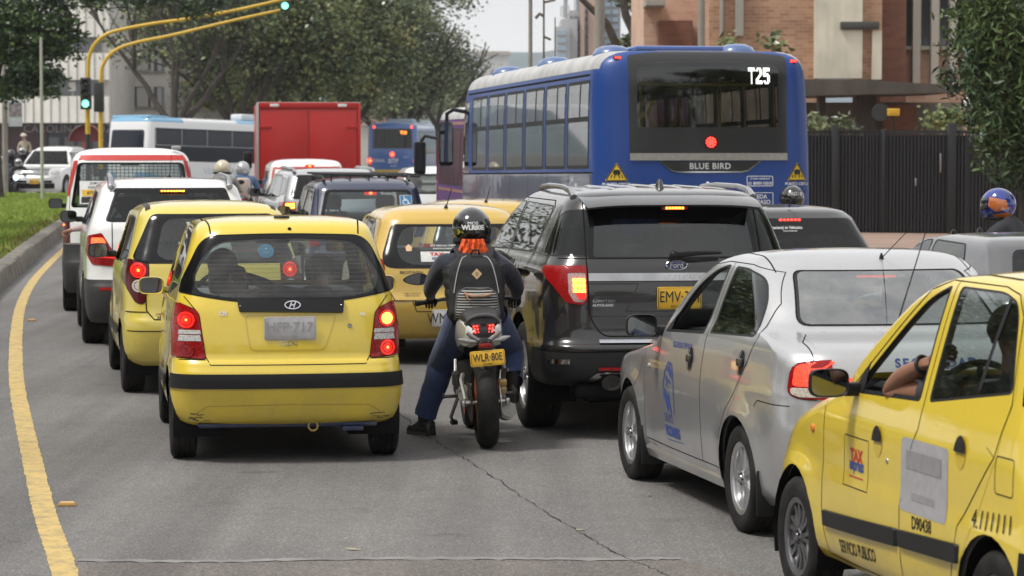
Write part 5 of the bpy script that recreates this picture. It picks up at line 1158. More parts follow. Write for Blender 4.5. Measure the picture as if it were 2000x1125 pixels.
 mb = MB(); mb.box((0,-.15,.79),(.16,.10,.10),.03); mb.box((0,-.205,.735),(.10,.06,.045),.012); mb.tube([(0,-.18,.76),(0,-.215,.66),(0,-.20,.60)],[.05,.045,.03],8,flat=.5); mb.build('tail_tray',dk,root)
 mb = MB(); mb.box((0,-.242,.712),(.085,.012,.032),.004); mb.build('reflector',lens('reflector_dark_red',(.30,.015,.015)),root)
 mb = MB(); mb.tube([(0,.02,.655),(0,-.05,.645),(0,-.13,.60),(0,-.20,.53)],[.05,.06,.055,.02],10,flat=.35); mb.build('mudguard',dk,root)
 p = plate_mesh(root,(.012,-.245,.628),(1,0,.03),.235,.105,PLATEY,'WLR·80E','COLOMBIA',tilt=(0,.15,1),txh=.5,sxx=.70,bold=.008)
 mb = MB(); mb.tube([(-.15,.50,.30),(-.21,.40,.18),(-.17,.55,.12)],.012,6); mb.box((-.18,.56,.13),(.05,.12,.03),.01); mb.build('side_stand',dk,root)
 mb = MB(); mb.cyl((0,.30,.42),(0,.42,.78),.035,n=12); mb.build('shock_absorber',dk,root)
 return root
def inset3(P,k):
 c = sum((Vector(p) for p in P),Vector()) / len(P); return [c + (Vector(p) - c) * k for p in P]
motorcycle()
def rider():
 cx = -.045
 J = {'pelvis': (cx,.42,.93,.145,.12),'belly': (cx,.46,1.04,.145,.11),'chest': (cx - .005,.55,1.20,.185,.13),'neckb': (cx - .01,.60,1.315,.075,.07),'neck': (cx - .01,.64,1.38,.06),'head': (cx - .005,.69,1.46,.095),'crown': (cx - .005,.70,1.54,.07),
   'shL': (cx - .205,.575,1.245,.092),'elL': (-.335,.80,1.035,.056),'wrL': (-.325,1.00,.965,.036),'shR': (cx + .20,.575,1.245,.092),'elR': (.285,.80,1.04,.056),'wrR': (.285,.99,.965,.036),
   'hipL': (-.135,.46,.87,.105),'knL': (-.255,.80,.50,.073),'anL': (-.365,.86,.15,.056),'heL': (-.37,.86,.055,.045),'toL': (-.43,.95,.038,.042),
   'hipR': (.075,.47,.87,.105),'knR': (.245,.86,.60,.073),'anR': (.225,.60,.38,.055),'heR': (.225,.56,.315,.042),'toR': (.24,.76,.33,.040)}
 reg = [(('pelvis','belly','chest','neckb'),0),(('neckb','neck','head','crown'),1),(('chest','shL','elL','wrL'),0),(('chest','shR','elR','wrR'),0),(('pelvis','hipL','knL','anL'),2),(('pelvis','hipR','knR','anR'),2),(('anL','heL','toL'),3),(('anR','heR','toR'),3)]
 b = figure('person',J,[JACK,SKIN,JEAN,BOOT,GLOVE],reg,fingers={'l': ('wrL',(.12,.96,-.25),(0,.3,1),4),'r': ('wrR',(-.05,.96,-.25),(0,.3,1),4)},label='motorcyclist with black WLR80E helmet and black backpack, left boot on the road',loc=(-.166,19.03,0),rz=R(5.5))
 # boots as shaped shells
 for sd,an,toe in ((-1,Vector((-.365,.86,0)),Vector((-.60,.80,0))),(1,Vector((.225,.60,.26)),Vector((.08,1,.1)))):
  d = toe.normalized(); s = Vector((d.y,-d.x,0)); mb = MB(); rows = []
  for t,hw,zt in ((-.075,.03,.09),(-.06,.043,.13),(0,.046,.17),(.05,.046,.125),(.10,.050,.09),(.145,.047,.078),(.175,.028,.05)):
   c = an + d * t; rows.append([c - s * hw * 1.08 + Vector((0,0,0)),c - s * hw * 1.08 + Vector((0,0,.024)),c - s * hw + Vector((0,0,.03)),c - s * hw * .9 + Vector((0,0,zt * .7)),c + Vector((0,0,zt)),c + s * hw * .9 + Vector((0,0,zt * .7)),c + s * hw + Vector((0,0,.03)),c + s * hw * 1.08 + Vector((0,0,.024)),c + s * hw * 1.08])
  mb.grid(rows); mb.bm.faces.new([mb.bm.verts.new(p) for p in rows[0]]); mb.bm.faces.new([mb.bm.verts.new(p) for p in rows[-1][::-1]])
  mb.tube([an + Vector((0,-.0,.06)),an + Vector((0,0,.14)),an + Vector((0,.0,.20)),an + Vector((0,0,.215))],[.052,.056,.06,.062],14); mb.build('boot',BOOT,b)
 for sd,k,a in ((-1,'knL','anL'),(1,'knR','anR')):           # trouser legs, loose at the hem
  h,kn,an = (Vector(J[x][:3]) for x in ('hipL' if sd < 0 else 'hipR',k,a)); lo = an + (an - kn).normalized() * (.015 if sd < 0 else -.02)
  mb = MB(); mb.tube([h,h.lerp(kn,.5),kn.lerp(h,.1),kn,kn.lerp(an,.15),kn.lerp(an,.5),kn.lerp(an,.8),lo],[.112,.104,.094,.092,.088,.080,.077,.080],20,cap=False)
  rnd = random.Random(3)
  for v in mb.bm.verts: n_ = noise.noise(v.co * 11) * .013 + noise.noise(v.co * 27) * .005; v.co += Vector((v.co.x - kn.x,v.co.y - kn.y,0)).normalized() * n_
  bmesh.ops.subdivide_edges(mb.bm,edges=mb.bm.edges[:],cuts=2,use_grid_fill=True,smooth=.5)
  for v in mb.bm.verts: v.co += Vector((v.co.x - kn.x,v.co.y - kn.y,0)).normalized() * (noise.noise(v.co * Vector((22,22,34)).x * .6) * .007 + abs(noise.noise(Vector((v.co.x * 8,v.co.y * 8,v.co.z * 42)))) * .008)
  mb.build('trouser_leg',JEAN,b)
 # quilted vest
 rows = []
 for i in range(25):
  t = i / 24; z = .84 + t * .47; puff = .010 * abs(math.sin(t * math.pi * 6.5)); yc = .42 + max(0,t - .2) * .21
  hw = .176 + .034 * math.sin(min(1,t * 1.25) * math.pi * .55) - (max(0,t - .80) * .48); hd_ = .128 + .02 * t - max(0,t - .82) * .35
  rows.append([(cx - .008 * t + (hw + puff) * math.copysign(abs(math.cos(a)) ** .75,math.cos(a)),yc + (hd_ + puff) * math.copysign(abs(math.sin(a)) ** .8,math.sin(a)),z - (.02 * abs(math.cos(a)) if t > .8 else 0)) for a in [2 * math.pi * k / 36 for k in range(36)]])
 mb = MB(); mb.grid(rows,closed_u=True); mb.build('vest',VEST,b)
 mb = MB(); mb.tube([(cx + .09 * math.cos(a),.60 + .085 * math.sin(a),1.325 + .02 * math.sin(a)) for a in [2 * math.pi * k / 24 for k in range(24)]],.028,8,closed=True); mb.build('collar',VEST,b)
 # orange bandana below the helmet
 rows = []; rnd = random.Random(2)
 for i in range(9):
  t = i / 8; rows.append([(cx - .012 + (.075 + .032 * t) * (j / 16 * 2 - 1),.505 - .015 * t - .04 * (1 - (j / 16 * 2 - 1) ** 2) + .012 * math.sin(j * 1.9 + i * .5),1.40 - .11 * t + .006 * t * math.sin(j * .9) + .02 * ((j / 16 * 2 - 1) ** 2) * t) for j in range(17)])
 mb = MB(); mb.grid(rows); bd = plain('bandana_orange',(.75,.11,.02),.8,vary=.75,scale=38,bump=.4,bscale=30); mb.build('bandana',bd,b)
 hm = plain('helmet_black',(.010,.010,.011),.12,coat=1.0,vary=.3,scale=8)
 h,M = helmet(b,(cx - .005,.70,1.462),.143,0,hm)
 S_ = bpy.data.objects[h.name].data; bm = bmesh.new(); bm.from_mesh(S_); bv = BVHTree.FromBMesh(bm); bm.free()
 def on(mb,geo,u,v,hgt,m,sx=1.0,off=.0015):
  V,Fs = geo[0],geo[1]; L = []
  for x,y in V:
   p,n,i,d = bv.ray_cast(Vector((cx + u + x * hgt * sx,-2,v + y * hgt)),Vector((0,1,0))); L.append(mb.bm.verts.new(p + Vector((0,-off,0))) if p else None)
  for f in Fs:
   g = [L[i] for i in f]
   if None not in g:
    q = mb.bm.faces.new(g); q.material_index = m
 mb = MB(); on(mb,text2d('WLR80E',.05),-.008,1.478,.036,0,.95); on(mb,text2d('MOS',.0),-.008,1.508,.020,0,1.3); mb.build('helmet_lettering',INKW,h,recalc=False)
 for sd in (-1,1): mb = MB(); mb.tube([(cx + sd * .03,.60,1.548),(cx + sd * .05,.61,1.556),(cx + sd * .068,.64,1.545)],[.004,.009,.003],8); mb.build('helmet_vent',hm,h)
 mb = MB(); mb.tube([(cx - .005 + .118 * math.cos(a),.715 + .125 * math.sin(a),1.375 + .03 * max(0,-math.sin(a))) for a in [math.pi * (1.02 + .96 * k / 16) for k in range(17)]],[.012] + [.022] * 15 + [.012],8,flat=1.3); mb.build('helmet_rim',plain('helmet_matt',(.02,.02,.02),.8),h)
 mb = MB(); on(mb,([(-.1,.4),(.05,.5),(.5,.3),(.75,-.1),(.3,.1),(.1,-.2),(.0,-.7),(-.12,-.2)],[(0,1,4,5,6,7),(1,2,3,4)]),-.108,1.44,.05,0); mb.build('helmet_graphic',plain('graphic_lime',(.42,.42,.06),.4),h,recalc=False)
 return b
RID = rider()
def backpack():
 o = empty('backpack',(-.166,19.03,0),R(5.5),'black backpack with striped front pocket and tan diamond patch, worn by the motorcyclist','backpack'); cx = -.05; rows = []
 fab = plain('bag_black',(.015,.015,.017),.85,vary=.3,scale=10,bump=.35,bscale=22)
 def shape(t): # t 0 bottom..1 top -> z, half width, back depth y
  z = .84 + t * .465; hw = .192 - .014 * t - max(0,t - .72) ** 2 * 1.15 - max(0,.1 - t) * .25; yb = .245 + t * .115 + max(0,t - .8) ** 2 * 2.2 + max(0,.12 - t) * .35; yf = .36 + t * .10; return z,hw,yb,yf
 for i in range(27):
  z,hw,yb,yf = shape(i / 26); row = []
  for k in range(40):
   a = 2 * math.pi * k / 40; x = hw * math.copysign(abs(math.cos(a)) ** .62,math.cos(a)); s_ = math.copysign(abs(math.sin(a)) ** .7,math.sin(a)); yc,yd = (yb + yf) / 2,(yf - yb) / 2
   p = Vector((cx + x,yc + yd * s_,z)); w_ = noise.noise(p * 13) * .007 + noise.noise(Vector((p.x * 9,p.y * 9,p.z * 30))) * .004; row.append(p + Vector((0,-w_,0)))
  rows.append(row)
 mb = MB(); mb.grid(rows,closed_u=True); mb.bm.faces.new([mb.bm.verts.new(p) for p in rows[0]]); mb.bm.faces.new([mb.bm.verts.new(p) for p in rows[-1]]); bag = mb.build('bag_body',fab,o)
 bm = bmesh.new(); bm.from_mesh(bag.data); bv = BVHTree.FromBMesh(bm); bm.free()
 def yb(x,z): p = bv.ray_cast(Vector((x,-2,z)),Vector((0,1,0)))[0]; return p.y if p else .3
 # pocket with woven stripes
 m,t,b = newmat('striped_weave'); tc = N(t,'ShaderNodeTexCoord'); wv = N(t,'ShaderNodeTexWave',Scale=17.5,Distortion=.9,Detail=1); wv.inputs['Detail Scale'].default_value = .6; wv.bands_direction = 'Z'; rp = N(t,'ShaderNodeValToRGB'); e = rp.color_ramp.elements; e[0].position = .55; e[0].color = (.014,.014,.015,1); e[1].position = .75; e[1].color = (.36,.35,.33,1)
 t.links.new(tc.outputs['Object'],wv.inputs['Vector']); t.links.new(wv.outputs['Fac'],rp.inputs['Fac']); t.links.new(rp.outputs[0],b.inputs['Base Color']); b.inputs['Roughness'].default_value = .9
 rows = []
 for i in range(15):
  tt = i / 14; z = .855 + tt * .215; hw = .135 + .02 * (1 - tt) - max(0,tt - .75) ** 2 * .9; row = []
  for k in range(21):
   u = k / 20 * 2 - 1; x = cx + .004 + hw * u; bul = .045 * (1 - abs(u) ** 3) * min(1,(1 - tt) * 4 + .15) * min(1,tt * 5 + .3); row.append((x,yb(x,z) - .004 - bul,z))
  rows.append(row)
 mb = MB(); mb.grid(rows); pk = mb.build('front_pocket',m,o)
 edge = [rows[i][0] for i in range(15)] + [rows[-1][k] for k in range(1,21)] + [rows[i][-1] for i in range(13,-1,-1)]
 mb = MB(); mb.tube(edge,.006,6); mb.build('pocket_piping',plain('piping_grey',(.10,.10,.10),.7),pk)
 mb = MB(); mb.tube([(cx - .09,rows[10][3][1] - .012,1.035),(cx - .04,rows[10][8][1] - .012,1.018),(cx + .05,rows[10][13][1] - .012,1.018),(cx + .10,rows[10][18][1] - .012,1.03)],.008,6,flat=1.2); mb.tube([(cx - .075,rows[9][4][1] - .016,1.025),(cx - .065,rows[9][5][1] - .02,1.0),(cx - .05,rows[9][6][1] - .018,.99)],.006,6); mb.build('pocket_zip',plain('leather_tan',(.42,.24,.14),.6),pk)
 mb = MB(); c = (cx + .005,1.165); P = [(c[0],c[1] + .038),(c[0] + .036,c[1]),(c[0],c[1] - .038),(c[0] - .036,c[1])]; mb.quad([(x,yb(x,z) - .004,z) for x,z in P]); pa = mb.build('diamond_patch',plain('patch_tan',(.50,.36,.20),.6),o,recalc=True)
 mb = MB()
 for z in (1.172,1.158): mb.box((c[0],yb(c[0],z) - .007,z),(.018,.004,.004))
 mb.build('patch_slits',INK,pa)
 for sd in (-1,1):
  mb = MB(); mb.tube([(cx + sd * (.06 + .095 * q ** .6),yb(cx + sd * (.06 + .095 * q ** .6),1.285 - .25 * q ** 1.5) - .003,1.285 - .25 * q ** 1.5) for q in [i / 9 for i in range(10)]],.0042,6); mb.build('side_piping',plain('piping_pale',(.34,.34,.34),.6),o)
  mb = MB(); mb.tube([(cx + sd * .10,.41,1.27),(cx + sd * .125,.52,1.335),(cx + sd * .135,.66,1.30),(cx + sd * .15,.70,1.18)],.022,8,flat=.5); mb.build('shoulder_strap',fab,o)
 mb = MB(); mb.tube([(cx - .03,.40,1.295),(cx - .02,.39,1.325),(cx + .02,.39,1.325),(cx + .03,.40,1.295)],.008,6); mb.build('carry_loop',fab,o)
 return o
backpack()
# ------------------------------------------------------------------ the other cars of the queue
def sym(h): return h + [(-x,z) for x,z in h[::-1]]
def car(name,label,cat,loc,hd,P,w,H,L,zb,wr,top,front='hatch',rearlean=.30,spec=None,group=None,wr_=.30,axles=(.62,None),nS=22,rx=0,hood=None,tr=.04):
 """generic car: w half width, H height, zb belt height, wr half width of the roof edge, top = height of the roof edge"""
 sp = spec or {}; root = empty(name,loc,R(hd),label,cat,group,rx=rx)
 hz = hood or zb - .08; wb0 = L * (.70 if front != 'van' else .80); van = front == 'van'
 K = [(.24,.16,L - .12,w - .06,.16,.25),(.30,.06,L - .05,w - .025,.18,.3),(.44,.01,L,w - .004,.2,.36),(sp.get('bz',.60),.0,L,w,.2,.36),(sp.get('bz',.60) + .05,.03,L - .02,w - .003,.2,.36),(hz - .16,.05,L - .12,w - .004,.2,.38),(hz - .08,.06,L - .35,w - .006,.2,.38),(hz - .02,.075,L - .75,w - .012,.19,.36),(hz + .02,.085,L * .74,w - .02,.18,.34),(zb,.10,L * .70,w - .035,.18,.3)]
 zt = top
 for t in (.25,.5,.75,.93): K.append((zb + (zt - zb) * t,.10 + rearlean * t,L * (.71 - .15 * t),(w - .035) + (wr - w + .035) * t,.18,.15))
 K += [(zt,.10 + rearlean + .02,L * .53 - .05,wr - .012,.18,.22),(zt + (H - zt) * .45,.10 + rearlean + .08,L * .52 - .15,wr - .06,.18,.22),(zt + (H - zt) * .78,.12 + rearlean + .22,L * .5 - .28,wr - .18,.18,.2),(H - .004,.15 + rearlean + .45,L * .48 - .42,wr * .42,.15,.15),(H,.2 + rearlean + .55,L * .46 - .5,wr * .12,.05,.05)]
 ya,yb = axles[0],axles[1] or L - .78; wrd = wr_
 S = Shell(K,tr=tr,tf=.10,bow=sp.get('bow',.07),bowf=.09,flares=[(ya,wrd,wrd + .05,.014),(yb,wrd,wrd + .05,.014)],sub=2,nS=nS,nE=7,nC=6)
 for y in (ya,yb): S.cut(circ((y,wrd),wrd + .055,24),'L',98,hi=-.3); S.cut(circ((y,wrd),wrd + .055,24),'R',98,lo=.3)
 fr = sp.get('frit'); cl = sp.get('clear')
 if fr: S.cut(fr,'B',2,hi=L * .45,nmin=.03)
 if cl: S.cut(cl,'B',3,src=(2,),hi=L * .45,nmin=.03)
 for k,pl in enumerate(sp.get('side',[])):
  pl = rpoly(pl,.04,3)
  for vw,lo,hi in (('L',None,-.2),('R',.2,None)): S.cut(pl,vw,4,lo=lo,hi=hi); S.cut(inset(pl,.94),vw,97 if (k == 0 and sp.get('open') and vw == 'L') else 5,src=(4,),lo=lo,hi=hi)
 S.cut(rpoly(sym([(w - .14,zb + .02),(wr - .1,zt - .03)]),.05,3),'F',20,lo=L * .4,nmin=.22)
 for vw,lo,hi in (('L',None,-.2),('R',.2,None)):
  for k,dp in enumerate(sp.get('doors',[])): S.cut(dp,vw,8 + k,lo=lo,hi=hi)
 for k,lp in enumerate(sp.get('lamp',[])):
  S.cut(lp,'B',14,hi=.7,nmin=.02); S.cut(mir(lp),'B',15,hi=.7,nmin=.02)
 if 'bump' in sp: S.cut([(-1.2,.1),(1.2,.1),(1.2,sp['bump']),(-1.2,sp['bump'])],'B',18,hi=sp.get('bumpy',.5),nmin=-2)
 if 'gate' in sp: S.cut(sp['gate'],'B',19,hi=.9)
 S.extract(0,'body',P,root)
 if fr: S.extract(2,'rear_window_band',FRIT,root,off=.002)
 if cl: S.extract(3,'rear_window',sp.get('rglass',GMID),root,off=.001)
 S.extract(4,'window_seal',BLACK,root,off=.002); S.extract(5,'side_window',sp.get('sglass',GDRK),root,off=.001); S.extract(20,'windscreen',sp.get('wglass',GCLR),root)
 for k in range(len(sp.get('doors',[]))): S.extract(8 + k,'door',P,root,off=.001)
 S.extract(18,'rear_bumper',sp.get('bmat',P),root,off=.002); S.extract(19,'tailgate',P,root,off=.001); S.lining((0,19,18) + tuple(range(8,8 + len(sp.get('doors',[])))),LINGREY if sp.get('pale') else LINING,root)
 lamps = []
 for pid,sd in ((14,-1),(15,1)):
  l = S.extract(pid,'tail_lamp',sp.get('lmat',REDL),root,off=.006,rim=.012); lamps.append(l)
  for (u,v,r,m0,m1) in sp.get('cores',[]): mb = MB(); lampcore(mb,S,'B',sd * u,v,r,(0,1),.011); (mb.build('lamp_bulb',[m0,m1,REDL],l,recalc=False) if len(mb.bm.verts) else mb.bm.free())
 mb = MB()
 for vw,pth,wd in sp.get('seams',[]): S.ribbon(mb,pth,vw,wd,.004)
 if len(mb.bm.verts): mb.build('panel_gap',GAP,root,recalc=False)
 else: mb.bm.free()
 for y in (ya,yb):
  for sd in (-1,1): wheel(root,(sd * (w - .105),y,wrd),wrd,sp.get('tw',.18),wrd * .62,sd,sp.get('rim',ALLOY),'five',5)
 arch_liners(root,(ya,yb),wrd,wrd + .055,w - .02); underbody(S,root)
 if sp.get('mirrors',True):
  for sd in (-1,1): door_mirror(root,sd * (w - .03),L * .625,zb + .05,sd,sp.get('mmat',BLACK),.18,.13,.05)
 if sp.get('inside',True):
  for x in (-.36,.36): seat(root,x,L * .42,zb - .52,sp.get('seatm',SEATC),h=.58)
  dash(root,L * .63,zb - .08,w - .12,d=.35); steering(root,-.36,L * .53,zb - .02); inner_mirror(root,L * .53,zt - .07)
  mb = MB(); mb.box((0,L * .20,zb - .34),(w * 1.5,.16,.5),.06,rot=(.2,0,0)); mb.build('rear_bench',sp.get('seatm',SEATC),root)
 if 'extra' in sp: sp['extra'](root,S)
 S.done(); return root
def lines(root,S,items,mat,name,view='B'):
 mb = MB()
 for it in items:
  if isinstance(it[0],str): S.decal(mb,text2d(it[0],it[5] if len(it) > 5 else .01),view,it[1],it[2],it[3],.006,sx=it[4] if len(it) > 4 else 1)
  else: S.ribbon(mb,it[0],view,it[1],.005)
 return mb.build(name,mat,root,recalc=False)
# second yellow taxi in the left lane
def ex(root,S):
 lines(root,S,[('¿COMO CONDUZCO?',-.40,.665,.02,.8),('PBX 2.100',-.40,.637,.028,.9)],INK,'tailgate_lettering')
 mb = MB(); mb.box((.0,1.15,1.03),(.02,.02,.02)); mb.bm.free()
 seat(root,-.30,1.18,.62,SEATG,h=.58,wd=.5,name='covered_seat')
 for sd in (-1,1):
  for x0,z0 in ((1.2,.47),): pass
 mb = MB()
 for a,b in (((2.7,.47),(1.55,.47)),((1.5,.48),(.85,.48))): S.ribbon(mb,[a,b],'L',.08,.01)
 mb.build('door_rubbing_strip',BLACK,root,recalc=False)
 lines(root,S,[('SERVICIO',1.15,.72,.06,.8),('PUBLICO',2.1,.72,.06,.8)],INK,'side_lettering','L')
 for x in (-.52,.52):
  mb = MB(); S.ribbon(mb,[(x,.5),(x * .98,.9),(x * .96,1.5)],'T',.045,.003); mb.build('roof_channel',BLACK,root,recalc=False)
lo = [(-.70,1.115),(-.535,1.085),(-.54,.90),(-.575,.75),(-.64,.76),(-.71,.88),(-.76,1.0)]
tx3 = car('taxi','pale yellow taxi with tall oval tail lights, second in the left lane','taxi',(-2.41,22.9,0),10.5,YEL2,.755,1.575,3.5,1.06,.60,1.49,rearlean=.24,group='yellow taxis',wr_=.28,axles=(.55,2.90),spec=dict(
 frit=rpoly(sym([(.50,1.475),(.665,1.115),(.60,1.075)]),.05,4),clear=rpoly(sym([(.40,1.44),(.47,1.15),(.40,1.105)]),.10,5),rglass=glass('taxi_rear_glass',(.72,.78,.78),dust=.05),
 side=[[(2.10,1.04),(1.75,1.33),(1.40,1.45),(1.36,1.45),(1.36,1.05)],[(1.28,1.05),(1.28,1.45),(.75,1.44),(.48,1.12)]],sglass=GMID,open=True,lamp=[rpoly(lo,.03,3)],lmat=DRKL,
 cores=[(.615,1.02,.06,GLOWH,GLOWR),(.615,.895,.05,CLRL,CLRL)],bump=.53,gate=rpoly(sym([(.565,1.06),(.56,.70),(.50,.625)]),.04,3),
 seams=[('B',[(-.565,1.06),(-.56,.70),(-.50,.625),(.5,.625)],.009),('B',[(-.72,.685),(-.55,.685)],.008),('B',[(-.73,.53),(.73,.53)],.008),('B',rpoly(lo,.03,3) + [lo[0]],.010),('L',[(1.32,.30),(1.32,1.45)],.009),('L',[(2.42,.3),(2.42,1.0)],.009),('L',[(.95,.62),(.55,1.0)],.009)],extra=ex,rim=plain('steel_rim',(.12,.12,.12),.5,.5)))
# white compact SUV
def ex(root,S):
 for sd in (-1,1):
  mb = MB(); mb.tube([(sd * .60,.42,1.60),(sd * .60,.50,1.675),(sd * .60,.7,1.70),(sd * .585,1.6,1.715),(sd * .57,2.1,1.68),(sd * .56,2.2,1.62)],[.035,.034,.028,.026,.026,.026],8); mb.build('roof_rail',plain('rail_grey',(.33,.34,.36),.3,.8),root)
  mb = MB(); S.ribbon(mb,[(sd * .73,.59),(sd * .60,.59)],'B',.03,.006); mb.build('reflector',lens('reflector_red',(.5,.015,.012)),root,recalc=False)
 b = MB(); b.box((.02,.345,1.565),(.26,.03,.022),.006); bl = b.build('third_brake_light',REDL,root)
 for k in range(8): MB().box((-.09 + k * .031,.328,1.565),(.022,.008,.014),.003).build('lamp_cell',glow('led_orange',(1,.30,.03),6),bl)
 antenna(root,(.0,.62,1.70),(.02,.52,1.93),.004,.022)
 for sd,l in ((-1,0),(1,0)):
  mb = MB(); S.decal(mb,polygeo(rpoly([(sd * .80,1.10),(sd * .69,1.10),(sd * .66,1.05),(sd * .70,.98),(sd * .80,.98)],.02,2)),'B',0,0,1,.012); mb.build('lamp_glow',glow('led_tracker',(1,.10,.03),3.2,140),root,recalc=False)
  mb = MB(); S.ribbon(mb,[(sd * .75,.915),(sd * .56,.905)],'B',.026,.012); mb.build('light_bar',GLOWR,root,recalc=False)
lo = [(-.84,1.12),(-.70,1.15),(-.66,1.06),(-.60,.90),(-.52,.86),(-.55,.81),(-.80,.83),(-.86,.95)]
car('suv','white compact SUV with grey roof rails, its driver holding a hand out','SUV',(-3.41,28.3,0),9.8,WHITEP,.885,1.69,4.25,1.20,.70,1.61,rearlean=.30,wr_=.345,axles=(.80,3.35),spec=dict(
 frit=rpoly(sym([(.56,1.595),(.675,1.27),(.62,1.255)]),.03,3),clear=rpoly(sym([(.52,1.54),(.62,1.29),(.58,1.275)]),.03,3),rglass=GDRK,
 side=[[(2.60,1.18),(2.2,1.42),(1.85,1.55),(1.80,1.55),(1.80,1.19)],[(1.72,1.20),(1.72,1.55),(1.05,1.54),(.55,1.30),(.70,1.22)]],open=True,lamp=[rpoly(lo,.02,2)],bump=.68,bumpy=.62,bmat=plain('cladding_dark',(.035,.035,.037),.55,bump=.1,bscale=200),tw=.22,
 seams=[('B',sym([(.60,1.25),(.60,.905),(.54,.75)]),.009),('B',[(-.84,.90),(.84,.90)],.006),('L',[(1.76,.35),(1.76,1.58)],.009),('L',[(2.9,.35),(2.9,1.1)],.009),('L',[(1.2,.7),(.65,1.2)],.009)],extra=ex))
# white delivery van with red tape
def ex(root,S):
 mb = MB(); S.ribbon(mb,[(-.61,1.865),(.65,1.865)],'B',.085,.005,.05)
 tape = plain('tape_red',(.50,.035,.030),.5); mb.build('red_tape',tape,root,recalc=False)
 for sd in (-1,1): mb = MB(); S.ribbon(mb,[(sd * .655,1.83),(sd * .80,1.20)],'B',.075,.005,.05); mb.build('red_tape',tape,root,recalc=False)
 mb = MB(); S.decal(mb,polygeo([(-.61,1.31),(-.08,1.31),(-.08,1.585),(-.61,1.585)]),'B',0,0,1,.008); st = mb.build('window_sticker',plain('sticker_white',(.70,.70,.68),.6),root,recalc=False)
 mb = MB(); S.decal(mb,text2d('¿COMO CONDUZCO?',.01),'B',-.35,1.555,.035,.011,sx=.72); S.decal(mb,text2d('MARQUE GRATIS',.0),'B',-.35,1.505,.042,.011,sx=.82); S.decal(mb,text2d('Opcion 2',.01),'B',-.20,1.45,.03,.011,sx=.8)
 S.ribbon(mb,[(-.59,1.36),(-.10,1.36)],'B',.075,.010,.05); mb.build('sticker_lettering',INK,st,recalc=False)
 mb = MB(); S.decal(mb,text2d('¿COMO CONDUZCO? PBX: 344',.02),'B',-.35,1.36,.03,.014,sx=.62); mb.build('sticker_lettering',INKW,st,recalc=False)
 mb = MB(); S.decal(mb,polygeo([(-.58,1.405),(-.36,1.405),(-.36,1.48),(-.58,1.48)]),'B',0,0,1,.0105); mb.build('sticker_patch',plain('sticker_yellow',(.75,.45,.03),.6),st,recalc=False)
 mb = MB(); S.decal(mb,text2d('#767',.01),'B',-.47,1.443,.045,.013,sx=.9); mb.build('sticker_lettering',INK,st,recalc=False)
 mb = MB()
 for k in range(24): x = -.575 + k * .05; mb.cyl((x,.55,1.55),(x,.55,1.85),.004,n=4)
 for k in range(8): z = 1.56 + k * .04; mb.cyl((-.58,.55,z),(.58,.55,z),.004,n=4)
 mb.cyl((-.62,.55,1.52),(.62,.55,1.52),.014,n=6); mb.build('cargo_grille',plain('grille_wire',(.30,.31,.32),.5,.5),root)
 mb = MB(); mb.ball((.30,.29,1.80),.012); mb.build('washer_nozzle',BLACK,root)
 mb = MB(); mb.box((.55,.5,1.985),(.12,.1,.05),.02); mb.build('roof_bracket',plain('bracket_grey',(.35,.35,.35),.5),root)
lo = [(-.86,1.15),(-.735,1.15),(-.73,.84),(-.86,.84)]
car('van','white delivery van with red tape edging its rear and a #767 window sticker','van',(-4.57,33.8,0),8,WHITEP,.84,1.99,4.0,1.22,.72,1.86,front='van',rearlean=.20,wr_=.30,axles=(.70,3.2),spec=dict(
 frit=rpoly(sym([(.635,1.81),(.715,1.30),(.70,1.27)]),.06,4),clear=rpoly(sym([(.60,1.785),(.675,1.31),(.66,1.295)]),.06,4),rglass=GMID,sglass=GMID,side=[[(2.75,1.25),(2.4,1.62),(2.2,1.75),(1.95,1.75),(1.95,1.25)]],lamp=[rpoly(lo,.02,2)],lmat=DRKL,
 cores=[(.795,1.06,.055,GLOWH,GLOWR),(.795,.95,.055,CLRL,CLRL)],bump=.83,bmat=plain('bumper_grey',(.03,.03,.032),.6),seams=[('B',sym([(.71,1.83),(.735,1.2),(.73,.84)]),.008),('L',[(1.9,.4),(1.9,1.8)],.01),('L',[(1.1,.5),(1.1,1.8)],.008)],extra=ex,pale=True))
